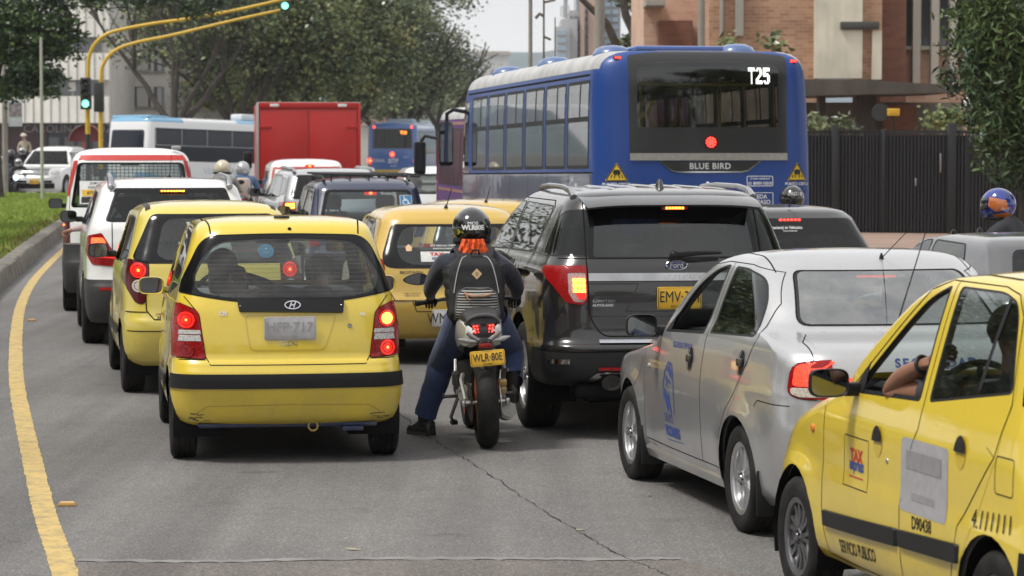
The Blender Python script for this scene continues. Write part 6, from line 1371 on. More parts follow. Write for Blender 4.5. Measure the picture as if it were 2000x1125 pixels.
# mustard taxi behind the motorcycle and another beyond it
def must(root,S,first=True):
 if first:
  mb = MB(); S.decal(mb,polygeo(rpoly([(-.31,.955),(.02,.955),(.02,1.045),(-.31,1.045)],.005,2)),'B',0,0,1,.008); st = mb.build('window_sticker',plain('sticker_white',(.70,.70,.68),.6),root,recalc=False)
  mb = MB(); S.decal(mb,text2d('TAX',.04),'B',-.16,1.022,.032,.011,sx=1.5); mb.build('sticker_lettering',INKR,st,recalc=False); mb = MB(); S.decal(mb,text2d('express',.02),'B',-.145,.98,.030,.011,sx=1.0,shear=.25); mb.build('sticker_lettering',INKB,st,recalc=False)
  mb = MB(); S.decal(mb,text2d('ESTE VEHICULO CUENTA CON',.01),'B',-.06,1.10,.016,.008); S.decal(mb,text2d('GARANTIA A 5 AÑOS O KM',.01),'B',-.08,1.075,.016,.008); mb.build('window_lettering',INKW,root,recalc=False)
  mb = MB(); S.decal(mb,polygeo([(-.44,1.05),(-.39,1.05),(-.385,1.09),(-.415,1.115),(-.445,1.09)]),'B',0,0,1,.008); mb.build('window_sticker',plain('sticker_peach',(.65,.42,.25),.6),root,recalc=False)
  lines(root,S,[('EKOTAXI+',-.40,.86,.026,1.3,.02),('¿COMO CONDUZCO?',-.40,.665,.014,1),('PBX 4121193',-.40,.645,.014,1.2)],INK,'tailgate_lettering')
  p = S.hit(-.05,.44,'B',.012)[0]; plate_mesh(root,p,(1,0,0),.335,.16,PLATEW,'WMK·428',txh=.6,sxx=.75,bold=0)
  mb = MB(); mb.lathe([(.085,0),(.08,.008),(.06,.012),(0,.01)],Matrix.Translation(S.hit(-.16,.77,'B',.004)[0]) @ Matrix.Rotation(R(90),4,'X') @ Matrix.Diagonal((1,.5,1,1)),24); mb.build('oval_badge',CHROME,root)
 antenna(root,(-.02,.52,1.445),(.03,.50,1.63),.006,.022)
lo = [(-.80,.99),(-.655,.985),(-.64,.90),(-.66,.845),(-.80,.85)]
SPM = dict(frit=rpoly(sym([(.56,1.30),(.665,1.0),(.64,.91),(.55,.895)]),.05,4),clear=rpoly(sym([(.46,1.275),(.53,1.10),(.50,.98),(.40,.93)]),.10,4),rglass=glass('taxi_rear_glass',(.72,.78,.78),dust=.05),
 side=[[(2.25,1.01),(1.85,1.25),(1.55,1.35),(1.48,1.35),(1.48,1.02)],[(1.40,1.02),(1.40,1.35),(.85,1.33),(.55,1.12),(.62,1.05)]],lamp=[rpoly(lo,.02,2)],bump=.60,seams=[('B',sym([(.66,.90),(.62,.72),(.56,.60)]),.009),('B',[(-.74,.60),(-.40,.60),(-.36,.50),(.36,.50),(.40,.60),(.74,.60)],.008),('L',[(1.44,.3),(1.44,1.38)],.009)])
car('taxi','mustard taxi with a white sticker in its rear window, left of the motorcyclist','taxi',(-.52,26.0,0),9,MUST,.80,1.47,3.55,.98,.64,1.37,rearlean=.22,group='yellow taxis',wr_=.28,axles=(.58,2.96),spec=dict(SPM,extra=lambda r,s: must(r,s,True)))
car('taxi','farther mustard taxi, only its roof and aerial showing beyond the motorcyclist helmet','taxi',(-.20,31.2,-.06),8,MUST,.80,1.47,3.55,.98,.64,1.37,rearlean=.22,group='yellow taxis',wr_=.28,axles=(.58,2.96),spec=dict(SPM,extra=lambda r,s: must(r,s,False)))
# navy SUV with roof rack
def ex(root,S):
 mb = MB()
 for sd in (-1,1): mb.tube([(sd * .56,.45,1.545),(sd * .57,.6,1.60),(sd * .57,2.0,1.60),(sd * .56,2.1,1.545)],.02,6)
 for y in (.62,.85,1.1,1.35,1.6,1.9): mb.tube([(-.66 + (.0),y,1.635),(.72,y,1.60 if y < .7 else 1.62)],.013,6)
 for x in (-.45,-.2,.05,.3,.55): mb.tube([(x,.6,1.615),(x,1.9,1.625)],.010,6); mb.cyl((x,.62,1.55),(x,.62,1.62),.010,n=5)
 mb.build('roof_rack',plain('rack_black',(.02,.02,.02),.5),root)
 mb = MB(); mb.box((.04,.36,1.385),(.16,.04,.05),.015); mb.build('third_brake_light',GLOWR,root); MB().ball((.04,.335,1.385),(.022,.01,.018)).build('lamp_bulb',GLOWH,root)
 mb = MB(); S.decal(mb,polygeo(rpoly([(.41,1.215),(.575,1.215),(.575,1.355),(.41,1.355)],.008,2)),'B',0,0,1,.008); st = mb.build('window_sticker',plain('sticker_blue',(.05,.22,.45),.5),root,recalc=False)
 mb = MB(); S.ribbon(mb,[(.47,1.325),(.475,1.285),(.515,1.285),(.53,1.24),(.55,1.245)],'B',.014,.012,.01); S.ribbon(mb,[(.475,1.30),(.51,1.30)],'B',.010,.012,.01); S.ribbon(mb,[(.487 + .036 * math.cos(a),1.262 + .034 * math.sin(a)) for a in [R(120 + 21 * i) for i in range(11)]],'B',.011,.012,.01); p = S.hit(.47,1.336,'B',.012)[0]; mb.ball(p,(.011,.002,.011),n=8)
 e = rpoly([(.41,1.215),(.575,1.215),(.575,1.355),(.41,1.355)],.008,2); S.ribbon(mb,inset(e,.94),'B',.006,.011,.02,closed=True); mb.build('wheelchair_symbol',INKW,st,recalc=False)
 mb = MB(); mb.ball((.02,.40,1.50),.014); mb.build('washer_nozzle',BLACK,root)
lo = [(-.78,1.0),(-.66,1.0),(-.66,.70),(-.78,.70)]
car('suv','navy blue SUV with a black roof rack and a wheelchair sticker in its rear window','SUV',(-1.84,36.6,0),9,NAVYP,.82,1.58,3.9,1.06,.69,1.475,rearlean=.22,wr_=.33,axles=(.7,3.1),spec=dict(
 frit=rpoly(sym([(.555,1.43),(.645,1.05),(.62,1.02)]),.06,4),clear=rpoly(sym([(.515,1.40),(.595,1.06),(.57,1.045)]),.06,4),rglass=glass('navy_rear_glass',(.74,.84,.86),dust=.04),side=[[(2.4,1.06),(2.0,1.36),(1.8,1.42),(1.75,1.42),(1.75,1.06)],[(1.65,1.06),(1.65,1.42),(1.05,1.42),(1.0,1.06)],[(.9,1.06),(.9,1.42),(.48,1.40),(.36,1.08)]],lamp=[rpoly(lo,.02,2)],bump=.6,bmat=BLACK,extra=ex,seatm=SEATG,seams=[('B',sym([(.64,1.44),(.68,1.0),(.66,.6)]),.012)]))
# small SUV half hidden to its left
def ex(root,S):
 for sd in (-1,1):
  mb = MB(); mb.tube([(sd * .62,.45,1.57),(sd * .62,.55,1.625),(sd * .60,2.0,1.64),(sd * .58,2.15,1.59)],.028,8); mb.build('roof_rail',plain('rail_silver',(.42,.42,.43),.25,.9),root)
  mb = MB(); S.ribbon(mb,[(sd * .83,1.06),(sd * .66,1.07)],'B',.085,.012); mb.build('lamp_glow',glow('led_orange',(1,.30,.03),6),root,recalc=False)
lo = [(-.90,1.12),(-.64,1.13),(-.64,1.0),(-.90,1.0)]
car('suv','silver SUV with dark rear glass half hidden between the navy SUV and the white van','SUV',(-2.66,43.2,0),12,SILV,.86,1.64,4.2,1.18,.70,1.56,rearlean=.28,wr_=.34,axles=(.8,3.3),spec=dict(frit=rpoly(sym([(.60,1.54),(.72,1.2),(.66,1.17)]),.05,4),clear=rpoly(sym([(.56,1.51),(.66,1.22),(.6,1.2)]),.05,4),rglass=GDRK,side=[[(2.6,1.18),(2.2,1.45),(1.9,1.52),(1.85,1.52),(1.85,1.18)],[(1.75,1.18),(1.75,1.52),(1.1,1.52),(.8,1.2)],[(.72,1.22),(1.0,1.5),(.62,1.48),(.42,1.25)]],lamp=[rpoly(lo,.02,2)],bump=.6,extra=ex))
# white van with red window surround
def ex(root,S):
 mb = MB(); S.ribbon(mb,sym([(.60,.95),(.66,1.25),(.60,1.56)]),'B',.05,.005,.05); mb.build('red_tape',plain('tape_red',(.50,.035,.030),.5),root,recalc=False)
 mb = MB(); mb.ball((.04,.24,1.60),(.09,.03,.03)); mb.build('third_brake_light',GLOWR,root); MB().ball((.04,.215,1.60),(.03,.015,.02)).build('lamp_bulb',GLOWH,root)
car('van','white van with red window surround parked against the red truck','van',(-3.72,51.5,0),8,WHITEP,.80,1.73,3.9,1.05,.66,1.63,front='van',rearlean=.26,wr_=.30,axles=(.7,3.1),spec=dict(frit=rpoly(sym([(.54,1.51),(.62,1.22),(.58,1.02)]),.06,4),clear=rpoly(sym([(.52,1.49),(.60,1.22),(.56,1.04)]),.06,4),rglass=GMID,side=[[(2.6,1.1),(2.3,1.4),(2.1,1.5),(1.9,1.5),(1.9,1.1)],[(1.8,1.1),(1.8,1.5),(.9,1.5),(.9,1.1)]],lamp=[[(-.9,1.0),(-.74,1.0),(-.74,.7),(-.9,.7)]],bump=.6,bmat=BLACK,extra=ex))
car('van','white van with a pale rear window ahead of the purple bus','van',(-1.42,56.0,0),7,WHITEP,.80,1.55,4.0,1.0,.68,1.45,front='van',rearlean=.24,wr_=.30,axles=(.7,3.1),spec=dict(frit=rpoly(sym([(.60,1.40),(.68,1.05),(.62,1.0)]),.05,4),clear=rpoly(sym([(.57,1.36),(.63,1.06),(.58,1.03)]),.05,4),rglass=glass('pale_rear_glass',(.7,.76,.74),dust=.35),side=[[(2.6,1.1),(2.3,1.4),(2.1,1.5),(1.9,1.5),(1.9,1.1)]],lamp=[[(-.9,1.0),(-.74,1.0),(-.74,.7),(-.9,.7)]],bump=.6,pale=True))
# dark grey hatchback behind the silver sedan
def ex(root,S):
 b = MB(); b.box((.0,.345,1.335),(.24,.03,.03),.008); bl = b.build('third_brake_light',DRKL,root)
 for k in range(6): MB().ball((-.09 + k * .036,.328,1.335),(.016,.008,.012),n=8).build('lamp_cell',glow('led_red',(1,.03,.02),5),bl)
 lines(root,S,[('nacional de Vehiculos',-.04,1.265,.028,.85),('Todo en Chevrolet',-.02,1.235,.014,.9)],INKW,'window_lettering')
 antenna(root,(.05,.52,1.45),(.21,.42,1.72),.004,.014)
car('hatchback','dark grey hatchback with a lit red brake light bar behind the silver sedan roof','car',(2.66,26.0,0),11,DKGREY,.86,1.465,4.0,1.02,.68,1.375,rearlean=.26,wr_=.30,axles=(.7,3.2),spec=dict(frit=rpoly(sym([(.61,1.35),(.745,1.05),(.68,.98)]),.05,4),clear=rpoly(sym([(.48,1.205),(.60,1.19),(.66,1.05),(.60,1.0)]),.05,4),rglass=GDRK,side=[[(2.45,1.04),(2.1,1.26),(1.8,1.35),(1.72,1.35),(1.72,1.04)],[(1.62,1.04),(1.62,1.35),(1.0,1.34),(.7,1.1)]],lamp=[[(-.9,1.0),(-.70,1.0),(-.70,.78),(-.9,.78)]],bump=.6,extra=ex))
# silver car and white car at the right edge
car('sedan','silver car at the right edge, cut off by the frame beyond the yellow taxi','sedan',(4.02,18.6,0),9,paint('silver_grey_paint',(.10,.10,.105),metal=.7,rough=.32),.84,1.43,4.3,1.0,.64,1.38,rearlean=.55,wr_=.30,axles=(.85,3.4),spec=dict(frit=rpoly(sym([(.52,1.34),(.66,1.04),(.6,1.02)]),.05,4),clear=rpoly(sym([(.5,1.32),(.62,1.05),(.57,1.035)]),.05,4),rglass=GDRK,side=[[(2.85,1.02),(2.45,1.27),(2.15,1.36),(2.0,1.368),(2.0,1.02)],[(1.94,1.02),(1.94,1.368),(1.25,1.36),(.98,1.05)]],lamp=[[(-.9,.95),(-.66,.95),(-.66,.75),(-.9,.75)]],bump=.6))
car('hatchback','white car cut off by the right edge, its windscreen pillar showing beyond the silver car','car',(5.30,20.0,0),9,WHITEP,.84,1.55,3.9,1.08,.63,1.47,rearlean=.25,wr_=.30,axles=(.7,3.1),spec=dict(frit=rpoly(sym([(.52,1.44),(.66,1.1),(.6,1.07)]),.05,4),side=[[(2.35,1.12),(2.0,1.36),(1.75,1.43),(1.7,1.43),(1.7,1.12)],[(1.6,1.12),(1.6,1.43),(.8,1.42),(.5,1.15)]],lamp=[[(-.9,1.0),(-.70,1.0),(-.70,.78),(-.9,.78)]],bump=.6))
# ------------------------------------------------------------------ buses, coach, lorry, jeep
BUSB = paint('bus_blue',(.003,.044,.235),rough=.45,dirt=.3,top=1.8,coat=.15); BUSG = paint('bus_side_grey',(.12,.15,.24),metal=.4,rough=.28,dirt=.5,top=2.2); BUSR = plain('bus_roof_grey',(.42,.42,.42),.5,vary=.25,scale=3)
GBUS = glass('bus_side_glass',(.32,.34,.33),refl=.6,dust=.03); GBUSR = glass('bus_rear_glass',(.42,.44,.43),dust=.05)
def bus_shell(w,L,H,zb,rc=.28,rf=.35,lean=.06,roofr=.18):
 K = [(.36,.04,L - .04,w - .03,rc,rf),(.42,.01,L,w,rc,rf),(zb,.01,L,w,rc,rf),(H - .75,.02 + lean,L - .10,w - .01,rc,rf),(H - .35,.04 + lean,L - .22,w - .03,rc,rf),(H - roofr,.07 + lean,L - .35,w - .06,rc,rf),(H - roofr * .55,.11 + lean,L - .45,w - .12,rc,rf),(H - roofr * .22,.18 + lean,L - .6,w - .26,rc,rf),(H - .03,.32 + lean,L - .8,w - .52,rc,rf),(H,.9,L - 1.6,w - 1.0,.1,.1)]
 return Shell(K,tr=.0,tf=.02,bow=.07,bowf=.18,sub=2,nS=40,nE=9,nC=8)
def big_bus():
 root = empty('bus',(2.31,33.1,0),R(11.2),'large blue city bus seen from behind with route T25 lit in its rear window','bus','city buses',rx=-.0135)
 w,L,H = 1.325,9.5,3.17; S = bus_shell(w,L,H,1.5); BK = plain('bus_black_panel',(.014,.014,.015),.3,coat=.4)
 pan = rpoly([(-.93,1.86),(.985,1.86),(1.00,3.08),(.55,3.125),(-.55,3.125),(-.93,3.08)],[.02,.02,.05,.3,.3,.05],4); S.cut(pan,'B',2,hi=1); win = rpoly([(-.83,2.23),(.885,2.23),(.90,2.97),(.5,3.01),(-.5,3.01),(-.83,2.97)],[.05,.05,.1,.3,.3,.1],4); S.cut(win,'B',3,src=(2,),hi=1)
 n = 6; y0,pitch = .52,1.31
 for vw,lo,hi in (('L',None,-.2),('R',.2,None)):
  for k in range(n):
   a = y0 + k * pitch; q = rpoly([(a,1.75),(a + 1.20,1.75),(a + 1.20,2.80),(a,2.80)],.05,3); S.cut(q,vw,4,lo=lo,hi=hi)
   S.cut(rpoly([(a + .05,1.79),(a + 1.15,1.79),(a + 1.15,2.31),(a + .05,2.31)],.03,2),vw,5,src=(4,),lo=lo,hi=hi)
   S.cut([(a + .05,2.37),(a + .48,2.37),(a + .48,2.76),(a + .05,2.76)],vw,5,src=(4,),lo=lo,hi=hi); S.cut([(a + .54,2.37),(a + 1.15,2.37),(a + 1.15,2.76),(a + .54,2.76)],vw,5,src=(4,),lo=lo,hi=hi)
  S.cut([(.35,.36),(L - .4,.36),(L - .4,1.70),(.35,1.70)],vw,6,lo=lo,hi=hi); S.cut([(8.55,1.5),(9.1,1.5),(9.05,2.75),(8.55,2.75)],vw,5,lo=lo,hi=hi)
 S.cut([(-1.3,.3),(1.3,.3),(1.3,9.5),(-1.3,9.5)],'T',7,lo=2.95,hi=9)
 S.cut(rpoly([(-1.0,1.5),(1.0,1.5),(.98,2.75),(-.98,2.75)],.1,3),'F',8,lo=5)
 S.extract(0,'body',BUSB,root); S.extract(2,'rear_panel',BK,root,off=.004,whole=True); S.extract(3,'rear_window',GBUSR,root,off=.004); S.extract(4,'window_frame',BLACK,root,off=.003); S.extract(5,'side_window',GBUS,root,off=.001); S.extract(6,'side_panel',BUSG,root,off=.001); S.extract(7,'roof',BUSR,root,off=.002,whole=True); S.extract(8,'windscreen',GMID,root); S.lining((0,2,6,7),LINGREY,root)
 mb = MB(); S.ribbon(mb,[(-.93,1.885),(.985,1.885)],'B',.085,.014,.05); mb.build('chrome_strip',plain('strip_metal',(.40,.38,.35),.3,.9),root,recalc=False)
 mb = MB(); q = [(-.56,1.835),(.63,1.835),(.50,1.73),(.42,1.712),(-.36,1.712),(-.44,1.73)]; S.decal(mb,polygeo(q),'B',0,0,1,.008); bp = mb.build('name_panel',BK,root,recalc=False)
 mb = MB(); S.ribbon(mb,[(-.58,1.835),(-.44,1.725),(-.36,1.705),(.42,1.705),(.50,1.725),(.65,1.835)],'B',.016,.012,.05); mb.build('panel_rim',CHROME,bp,recalc=False)
 mb = MB(); S.decal(mb,text2d('BLUE BIRD',.025,1.1),'B',.03,1.775,.072,.013,sx=1.02); mb.build('name_lettering',plain('letter_silver',(.62,.62,.62),.3,.5),bp,recalc=False)
 # dotted route number
 G = {'T': ['11111','11111','00100','00100','00100','00100','00100','00100','00100'],'2': ['01110','11011','00011','00011','00110','01100','11000','11111','11111'],'5': ['11111','11111','11000','11110','11111','00011','00011','11011','01110']}
 mb = MB(); MBD = glow('led_white',(.95,.95,.9),1.6)
 for ci,ch in enumerate('T25'):
  for r_,row in enumerate(G[ch]):
   for c_,b_ in enumerate(row):
    if b_ == '1': u = .525 + ci * .093 + c_ * .0165; v = 2.925 - r_ * .0215; S.decal(mb,polygeo([(u - .0066,v - .009),(u + .0066,v - .009),(u + .0066,v + .009),(u - .0066,v + .009)]),'B',0,0,1,.01)
 mb.build('route_number',MBD,root,recalc=False)
 mb = MB(); S.decal(mb,polygeo(circ((.045,2.055),.085,24)),'B',0,0,1,.008); bl = mb.build('brake_light',DRKL,root,recalc=False)
 mb = MB(); rnd = random.Random(1)
 for r_,nn in ((0,1),(.026,6),(.052,11)):
  for k in range(nn): a = 2 * math.pi * k / nn; mb.ball(S.hit(.045 + r_ * math.cos(a),2.055 + r_ * math.sin(a),'B',.012)[0],(.012,.006,.012),n=8)
 mb.build('led_cluster',LEDR,bl)
 for u,v in ((1.10,3.02),(-1.04,3.05)):
  p,n_ = S.hit(u,v,'B',.0); mb = MB(); mb.box(p,(.10,.05,.045),.015); mk = mb.build('marker_light',DRKL,root)
  for k in (-1,0,1): MB().ball((p.x + k * .025,p.y - .026,p.z),(.013,.006,.013),n=8).build('led',LEDR,mk)
 YS = plain('sign_yellow',(.72,.48,.02),.5)
 for u in (-1.085,1.11):
  z0 = 1.60; mb = MB(); T = rpoly([(u - .135,z0),(u + .135,z0),(u,z0 + .225)],.03,3); S.decal(mb,polygeo(T),'B',0,0,1,.005); sg = mb.build('warning_sign',YS,root,recalc=False)
  mb = MB(); S.ribbon(mb,inset(T,.90),'B',.012,.008,.05,closed=True); S.decal(mb,polygeo(rpoly([(u - .035,z0 + .075),(u + .035,z0 + .075),(u + .045,z0 + .105),(u + .028,z0 + .135),(u - .028,z0 + .135),(u - .045,z0 + .105)],.008,2)),'B',0,0,1,.008)
  for q in ((-.05,-.07),(.05,.07),(-.02,-.03),(.02,.03)): S.ribbon(mb,[(u + q[0],z0 + .075),(u + q[1],z0 + .035)],'B',.012,.008)
  mb.build('sign_symbol',INK,sg,recalc=False); mb = MB(); S.decal(mb,text2d('PUNTO CIEGO',.02),'B',u,1.565,.034,.006,sx=1.02); mb.build('sign_lettering',INKW,sg,recalc=False)
 mb = MB(); S.ribbon(mb,rpoly([(.48,1.54),(.80,1.54),(.80,1.655),(.48,1.655)],.02,3),'B',.008,.005,closed=True); S.decal(mb,text2d('¿Cómo conduzco?',.015),'B',.64,1.625,.034,.006,sx=.9); S.decal(mb,text2d('01 8000115510',.03),'B',.64,1.572,.036,.006,sx=.98)
 S.ribbon(mb,rpoly([(.49,1.26),(.80,1.26),(.80,1.46),(.49,1.46)],.01,2),'B',.008,.005,closed=True); S.decal(mb,text2d('CEDA',.02),'B',.64,1.415,.05,.006); S.decal(mb,text2d('EL PASO',.02),'B',.645,1.352,.05,.006); S.decal(mb,text2d('al aproximar de',.01),'B',.645,1.297,.026,.006); mb.build('rear_lettering',INKW,root,recalc=False)
 mb = MB(); p,n_ = S.hit(.0,1.57,'B',.003); mb.ball(p,(.022,.008,.022)); mb.build('bolt_cover',INKW,root)
 mb = MB(); S.ribbon(mb,[(1.0,1.47),(1.24,1.47)],'B',.008,.004); S.ribbon(mb,[(1.0,1.47),(.98,1.0)],'B',.008,.004)
 for k in range(7): a = .4 + k * 1.235; S.ribbon(mb,[(a,1.68),(a,.5)],'L',.014,.004,.2)
 S.ribbon(mb,[(.3,1.70),(L - .4,1.70)],'L',.02,.004,.3); S.ribbon(mb,[(.3,2.86),(L - .5,2.86)],'L',.025,.004,.3); mb.build('panel_gap',GAP,root,recalc=False)
 dm = paint('vent_blue',(.05,.11,.27),rough=.4,dirt=.3,top=3.2)
 for x,y in ((-.98,.95),(-.98,4.2),(-.98,7.4),(.62,1.0)):
  mb = MB(); mb.lathe([(.24,-.09),(.242,.0),(.20,.065),(.12,.10),(0,.112)],Matrix.Translation((x + (.0 if x > 0 else .05),y,H - .05 if x < 0 else H - .02)),24); mb.build('roof_vent',dm,root)
 mb = MB(); mb.box((-.2,.95,H + .01),(1.1,.8,.06),.03); mb.build('roof_hatch',paint('hatch_blue',(.03,.09,.33),rough=.4),root)
 for sd in (-1,1):
  mb = MB(); mb.tube([(sd * 1.18,9.35,2.62),(sd * 1.36,9.48,2.66),(sd * 1.46,9.5,2.60),(sd * 1.46,9.5,2.45)],.03,6); mb.box((sd * 1.48,9.48,2.15),(.22,.10,.66),.05); m_ = mb.build('door_mirror',BLACK,root); mb = MB(); mb.box((sd * 1.48,9.425,2.17),(.18,.006,.58),.0); mb.build('mirror_glass',plain('mirror_silver',(.22,.23,.24),.03,1.0),m_)
 YP = plain('handrail_yellow',(.62,.50,.06),.4)
 for x in (-.5,.5):
  mb = MB(); mb.tube([(x,.7,2.80),(x,8,2.80)],.018,6)
  for y in (1.3,3.3,5.3,7.3): mb.cyl((x,y,.9),(x,y,2.85),.017,n=6)
  mb.build('handrail',YP,root)
 mb = MB(); mb.tube([(-.9,.9,2.76),(.9,.9,2.76)],.018,6); mb.tube([(-.72,.6,2.3),(-.6,.62,2.42),(-.5,.62,2.55)],.022,6); mb.build('handrail',YP,root)
 for k in range(6):
  for x in (-.85,-.4,.45,.88): MB().box((x,.8 + k * 1.2,1.75),(.40,.12,1.0),.06).build('bus_seat',SEATC,root)
 mb = MB(); mb.box((0,4.5,1.0),(2.4,8.6,.06)); mb.build('floor',LINING,root)
 for y in (2.4,7.6):
  for sd in (-1,1): wheel(root,(sd * 1.08,y,.46),.46,.28,.28,sd,STEEL)
 underbody(S,root); S.done()
big_bus()
def purple_bus():
 root = empty('bus',(.55,44.6,0),R(7.6),'small purple bus with a big mirror ahead of the T25 bus','bus','city buses'); w,L,H = 1.08,7.0,2.68; S = bus_shell(w,L,H,1.2); P = paint('bus_purple',(.085,.03,.15),rough=.8,dirt=.35,top=1.5,coat=0); B2 = paint('bus_front_blue',(.05,.08,.25),rough=.4)
 for vw,lo,hi in (('L',None,-.2),('R',.2,None)):
  for k in range(5): a = .5 + k * 1.12; q = rpoly([(a,1.30),(a + 1.0,1.30),(a + 1.0,2.28),(a,2.28)],.05,3); S.cut(q,vw,4,lo=lo,hi=hi); S.cut(inset(q,.93),vw,5,src=(4,),lo=lo,hi=hi)
  S.cut([(6.15,.3),(7.2,.3),(7.2,2.6),(6.15,2.6)],vw,6,lo=lo,hi=hi); S.cut(rpoly([(6.25,1.35),(6.72,1.35),(6.62,2.2),(6.25,2.2)],.05,3),vw,5,src=(6,),lo=lo,hi=hi)
 S.cut([(-1.2,.2),(1.2,.2),(1.2,7.5),(-1.2,7.5)],'T',7,lo=2.42,hi=9); S.cut(rpoly([(-.85,1.2),(.85,1.2),(.8,2.25),(-.8,2.25)],.1,3),'F',8,lo=4); S.cut(rpoly([(-.8,1.4),(.8,1.4),(.78,2.3),(-.78,2.3)],.1,3),'B',9,hi=1)
 S.extract(0,'body',P,root); S.extract(4,'window_frame',BLACK,root,off=.003); S.extract(5,'side_window',plain('dull_bus_window',(.022,.022,.028),.3,spec=.12,vary=.5,scale=2),root); S.extract(6,'cab_panel',B2,root,off=.001); S.extract(7,'roof',BUSR,root,off=.002,whole=True); S.extract(8,'windscreen',GMID,root); S.extract(9,'rear_window',GBUS,root); S.lining((0,6,7),LINGREY,root)
 for k in range(5): MB().box((-.98,.75 + k * 1.12,1.8),(.02,.06,.95),.006).build('window_post',BLACK,root)
 mb = MB(); S.ribbon(mb,[(.4,1.22),(6.1,1.22)],'L',.05,.006,.3); S.ribbon(mb,[(.4,2.36),(6.6,2.36)],'L',.05,.006,.3); mb.build('side_trim',plain('trim_red',(.28,.13,.10),.5),root,recalc=False)
 mb = MB(); S.decal(mb,text2d('TRANSPORTES',.02),'L',3.2,.95,.14,.004,sx=1.1); mb.build('side_lettering',plain('letter_grey',(.5,.5,.52),.5),root,recalc=False)
 for sd in (-1,1):
  mb = MB(); mb.tube([(sd * 1.0,6.7,2.1),(sd * 1.22,6.95,2.15),(sd * 1.3,6.98,2.05)],.03,6); mb.box((sd * 1.32,6.95,1.75),(.22,.12,.60),.05); m_ = mb.build('door_mirror',BLACK,root); MB().box((sd * 1.32,6.885,1.77),(.17,.006,.5)).build('mirror_glass',plain('mirror_silver',(.22,.23,.24),.03,1.0),m_)
 for y in (1.6,5.7):
  for sd in (-1,1): wheel(root,(sd * .92,y,.42),.42,.24,.25,sd,STEEL)
 underbody(S,root); S.done()
purple_bus()
def far_bus():
 root = empty('bus',(-5.95,140,-.1),R(-4.5),'distant blue city bus with lit brake lights right of the red truck','bus','city buses'); w,L,H = 1.25,9.5,3.05; S = bus_shell(w,L,H,1.3)
 BK = plain('bus_black_panel',(.014,.014,.015),.3); q = rpoly([(-.98,1.72),(1.0,1.72),(.98,2.72),(-.96,2.72)],.06,3); S.cut(q,'B',2,hi=1); S.cut(inset(q,.92),'B',3,src=(2,),hi=1)
 for k in range(5):
  a = .6 + k * 1.6; p = [(a,1.45),(a + 1.45,1.45),(a + 1.45,2.6),(a,2.6)]
  for vw,lo,hi in (('L',None,-.2),('R',.2,None)): S.cut(p,vw,4,lo=lo,hi=hi); S.cut(inset(p,.93),vw,5,src=(4,),lo=lo,hi=hi)
 S.cut([(-1.3,.2),(1.3,.2),(1.3,9.7),(-1.3,9.7)],'T',7,lo=2.85,hi=9)
 S.extract(0,'body',paint('far_bus_blue',(.05,.13,.38),rough=.4,dirt=.3),root); S.extract(2,'rear_panel',BK,root); S.extract(3,'rear_window',GDRK,root); S.extract(4,'window_frame',BLACK,root); S.extract(5,'side_window',GBUS,root); S.extract(7,'roof',plain('roof_pale_blue',(.32,.38,.48),.5),root,whole=True); S.lining((0,7),LINING,root)
 for u,v,r in ((0,1.44,.12),(-1.12,1.13,.13),(1.14,1.13,.13),(-.92,2.80,.06),(.95,2.80,.06)):
  p = S.hit(u,v,'B',.0)[0]; mb = MB(); mb.ball(p,(r,.06,r)); l = mb.build('brake_light',glow('brake_far',(1,.03,.02),4),root); MB().ball((p.x,p.y - .05,p.z),(r * .45,.03,r * .45)).build('lamp_bulb',GLOWH,l)
 for u in (-1.1,1.12): MB().ball(S.hit(u,.92,'B',0)[0],(.09,.05,.09)).build('turn_signal',AMBL,root)
 mb = MB(); S.decal(mb,text2d('SITP',.03),'B',.05,1.12,.24,.01,sx=.9); S.decal(mb,text2d('ZONAL',.02),'B',-.68,1.14,.17,.01,sx=.8); S.decal(mb,text2d('9047',.0),'B',.68,1.3,.09,.01); S.decal(mb,text2d('alcaldia',.0),'B',.06,.88,.08,.01); mb.build('rear_lettering',plain('letter_far',(.6,.63,.68),.5),root,recalc=False)
 mb = MB(); S.decal(mb,text2d('T13',.05),'B',.55,2.52,.16,.01); mb.build('route_number',glow('led_amber',(1,.28,.03),2.5),root,recalc=False)
 mb = MB(); S.ribbon(mb,[(-.95,.62),(.95,.62)],'B',.12,.01); mb.build('yellow_stripe',plain('stripe_yellow',(.62,.42,.05),.5),root,recalc=False)
 mb = MB(); mb.box((.2,2.4,H + .06),(1.3,1.8,.2),.07); mb.build('roof_unit',plain('roof_pale_blue',(.32,.38,.48),.5),root)
 for y in (2.4,7.4):
  for sd in (-1,1): wheel(root,(sd * 1.08,y,.46),.46,.28,.28,sd,STEEL)
 underbody(S,root); S.done()
far_bus()
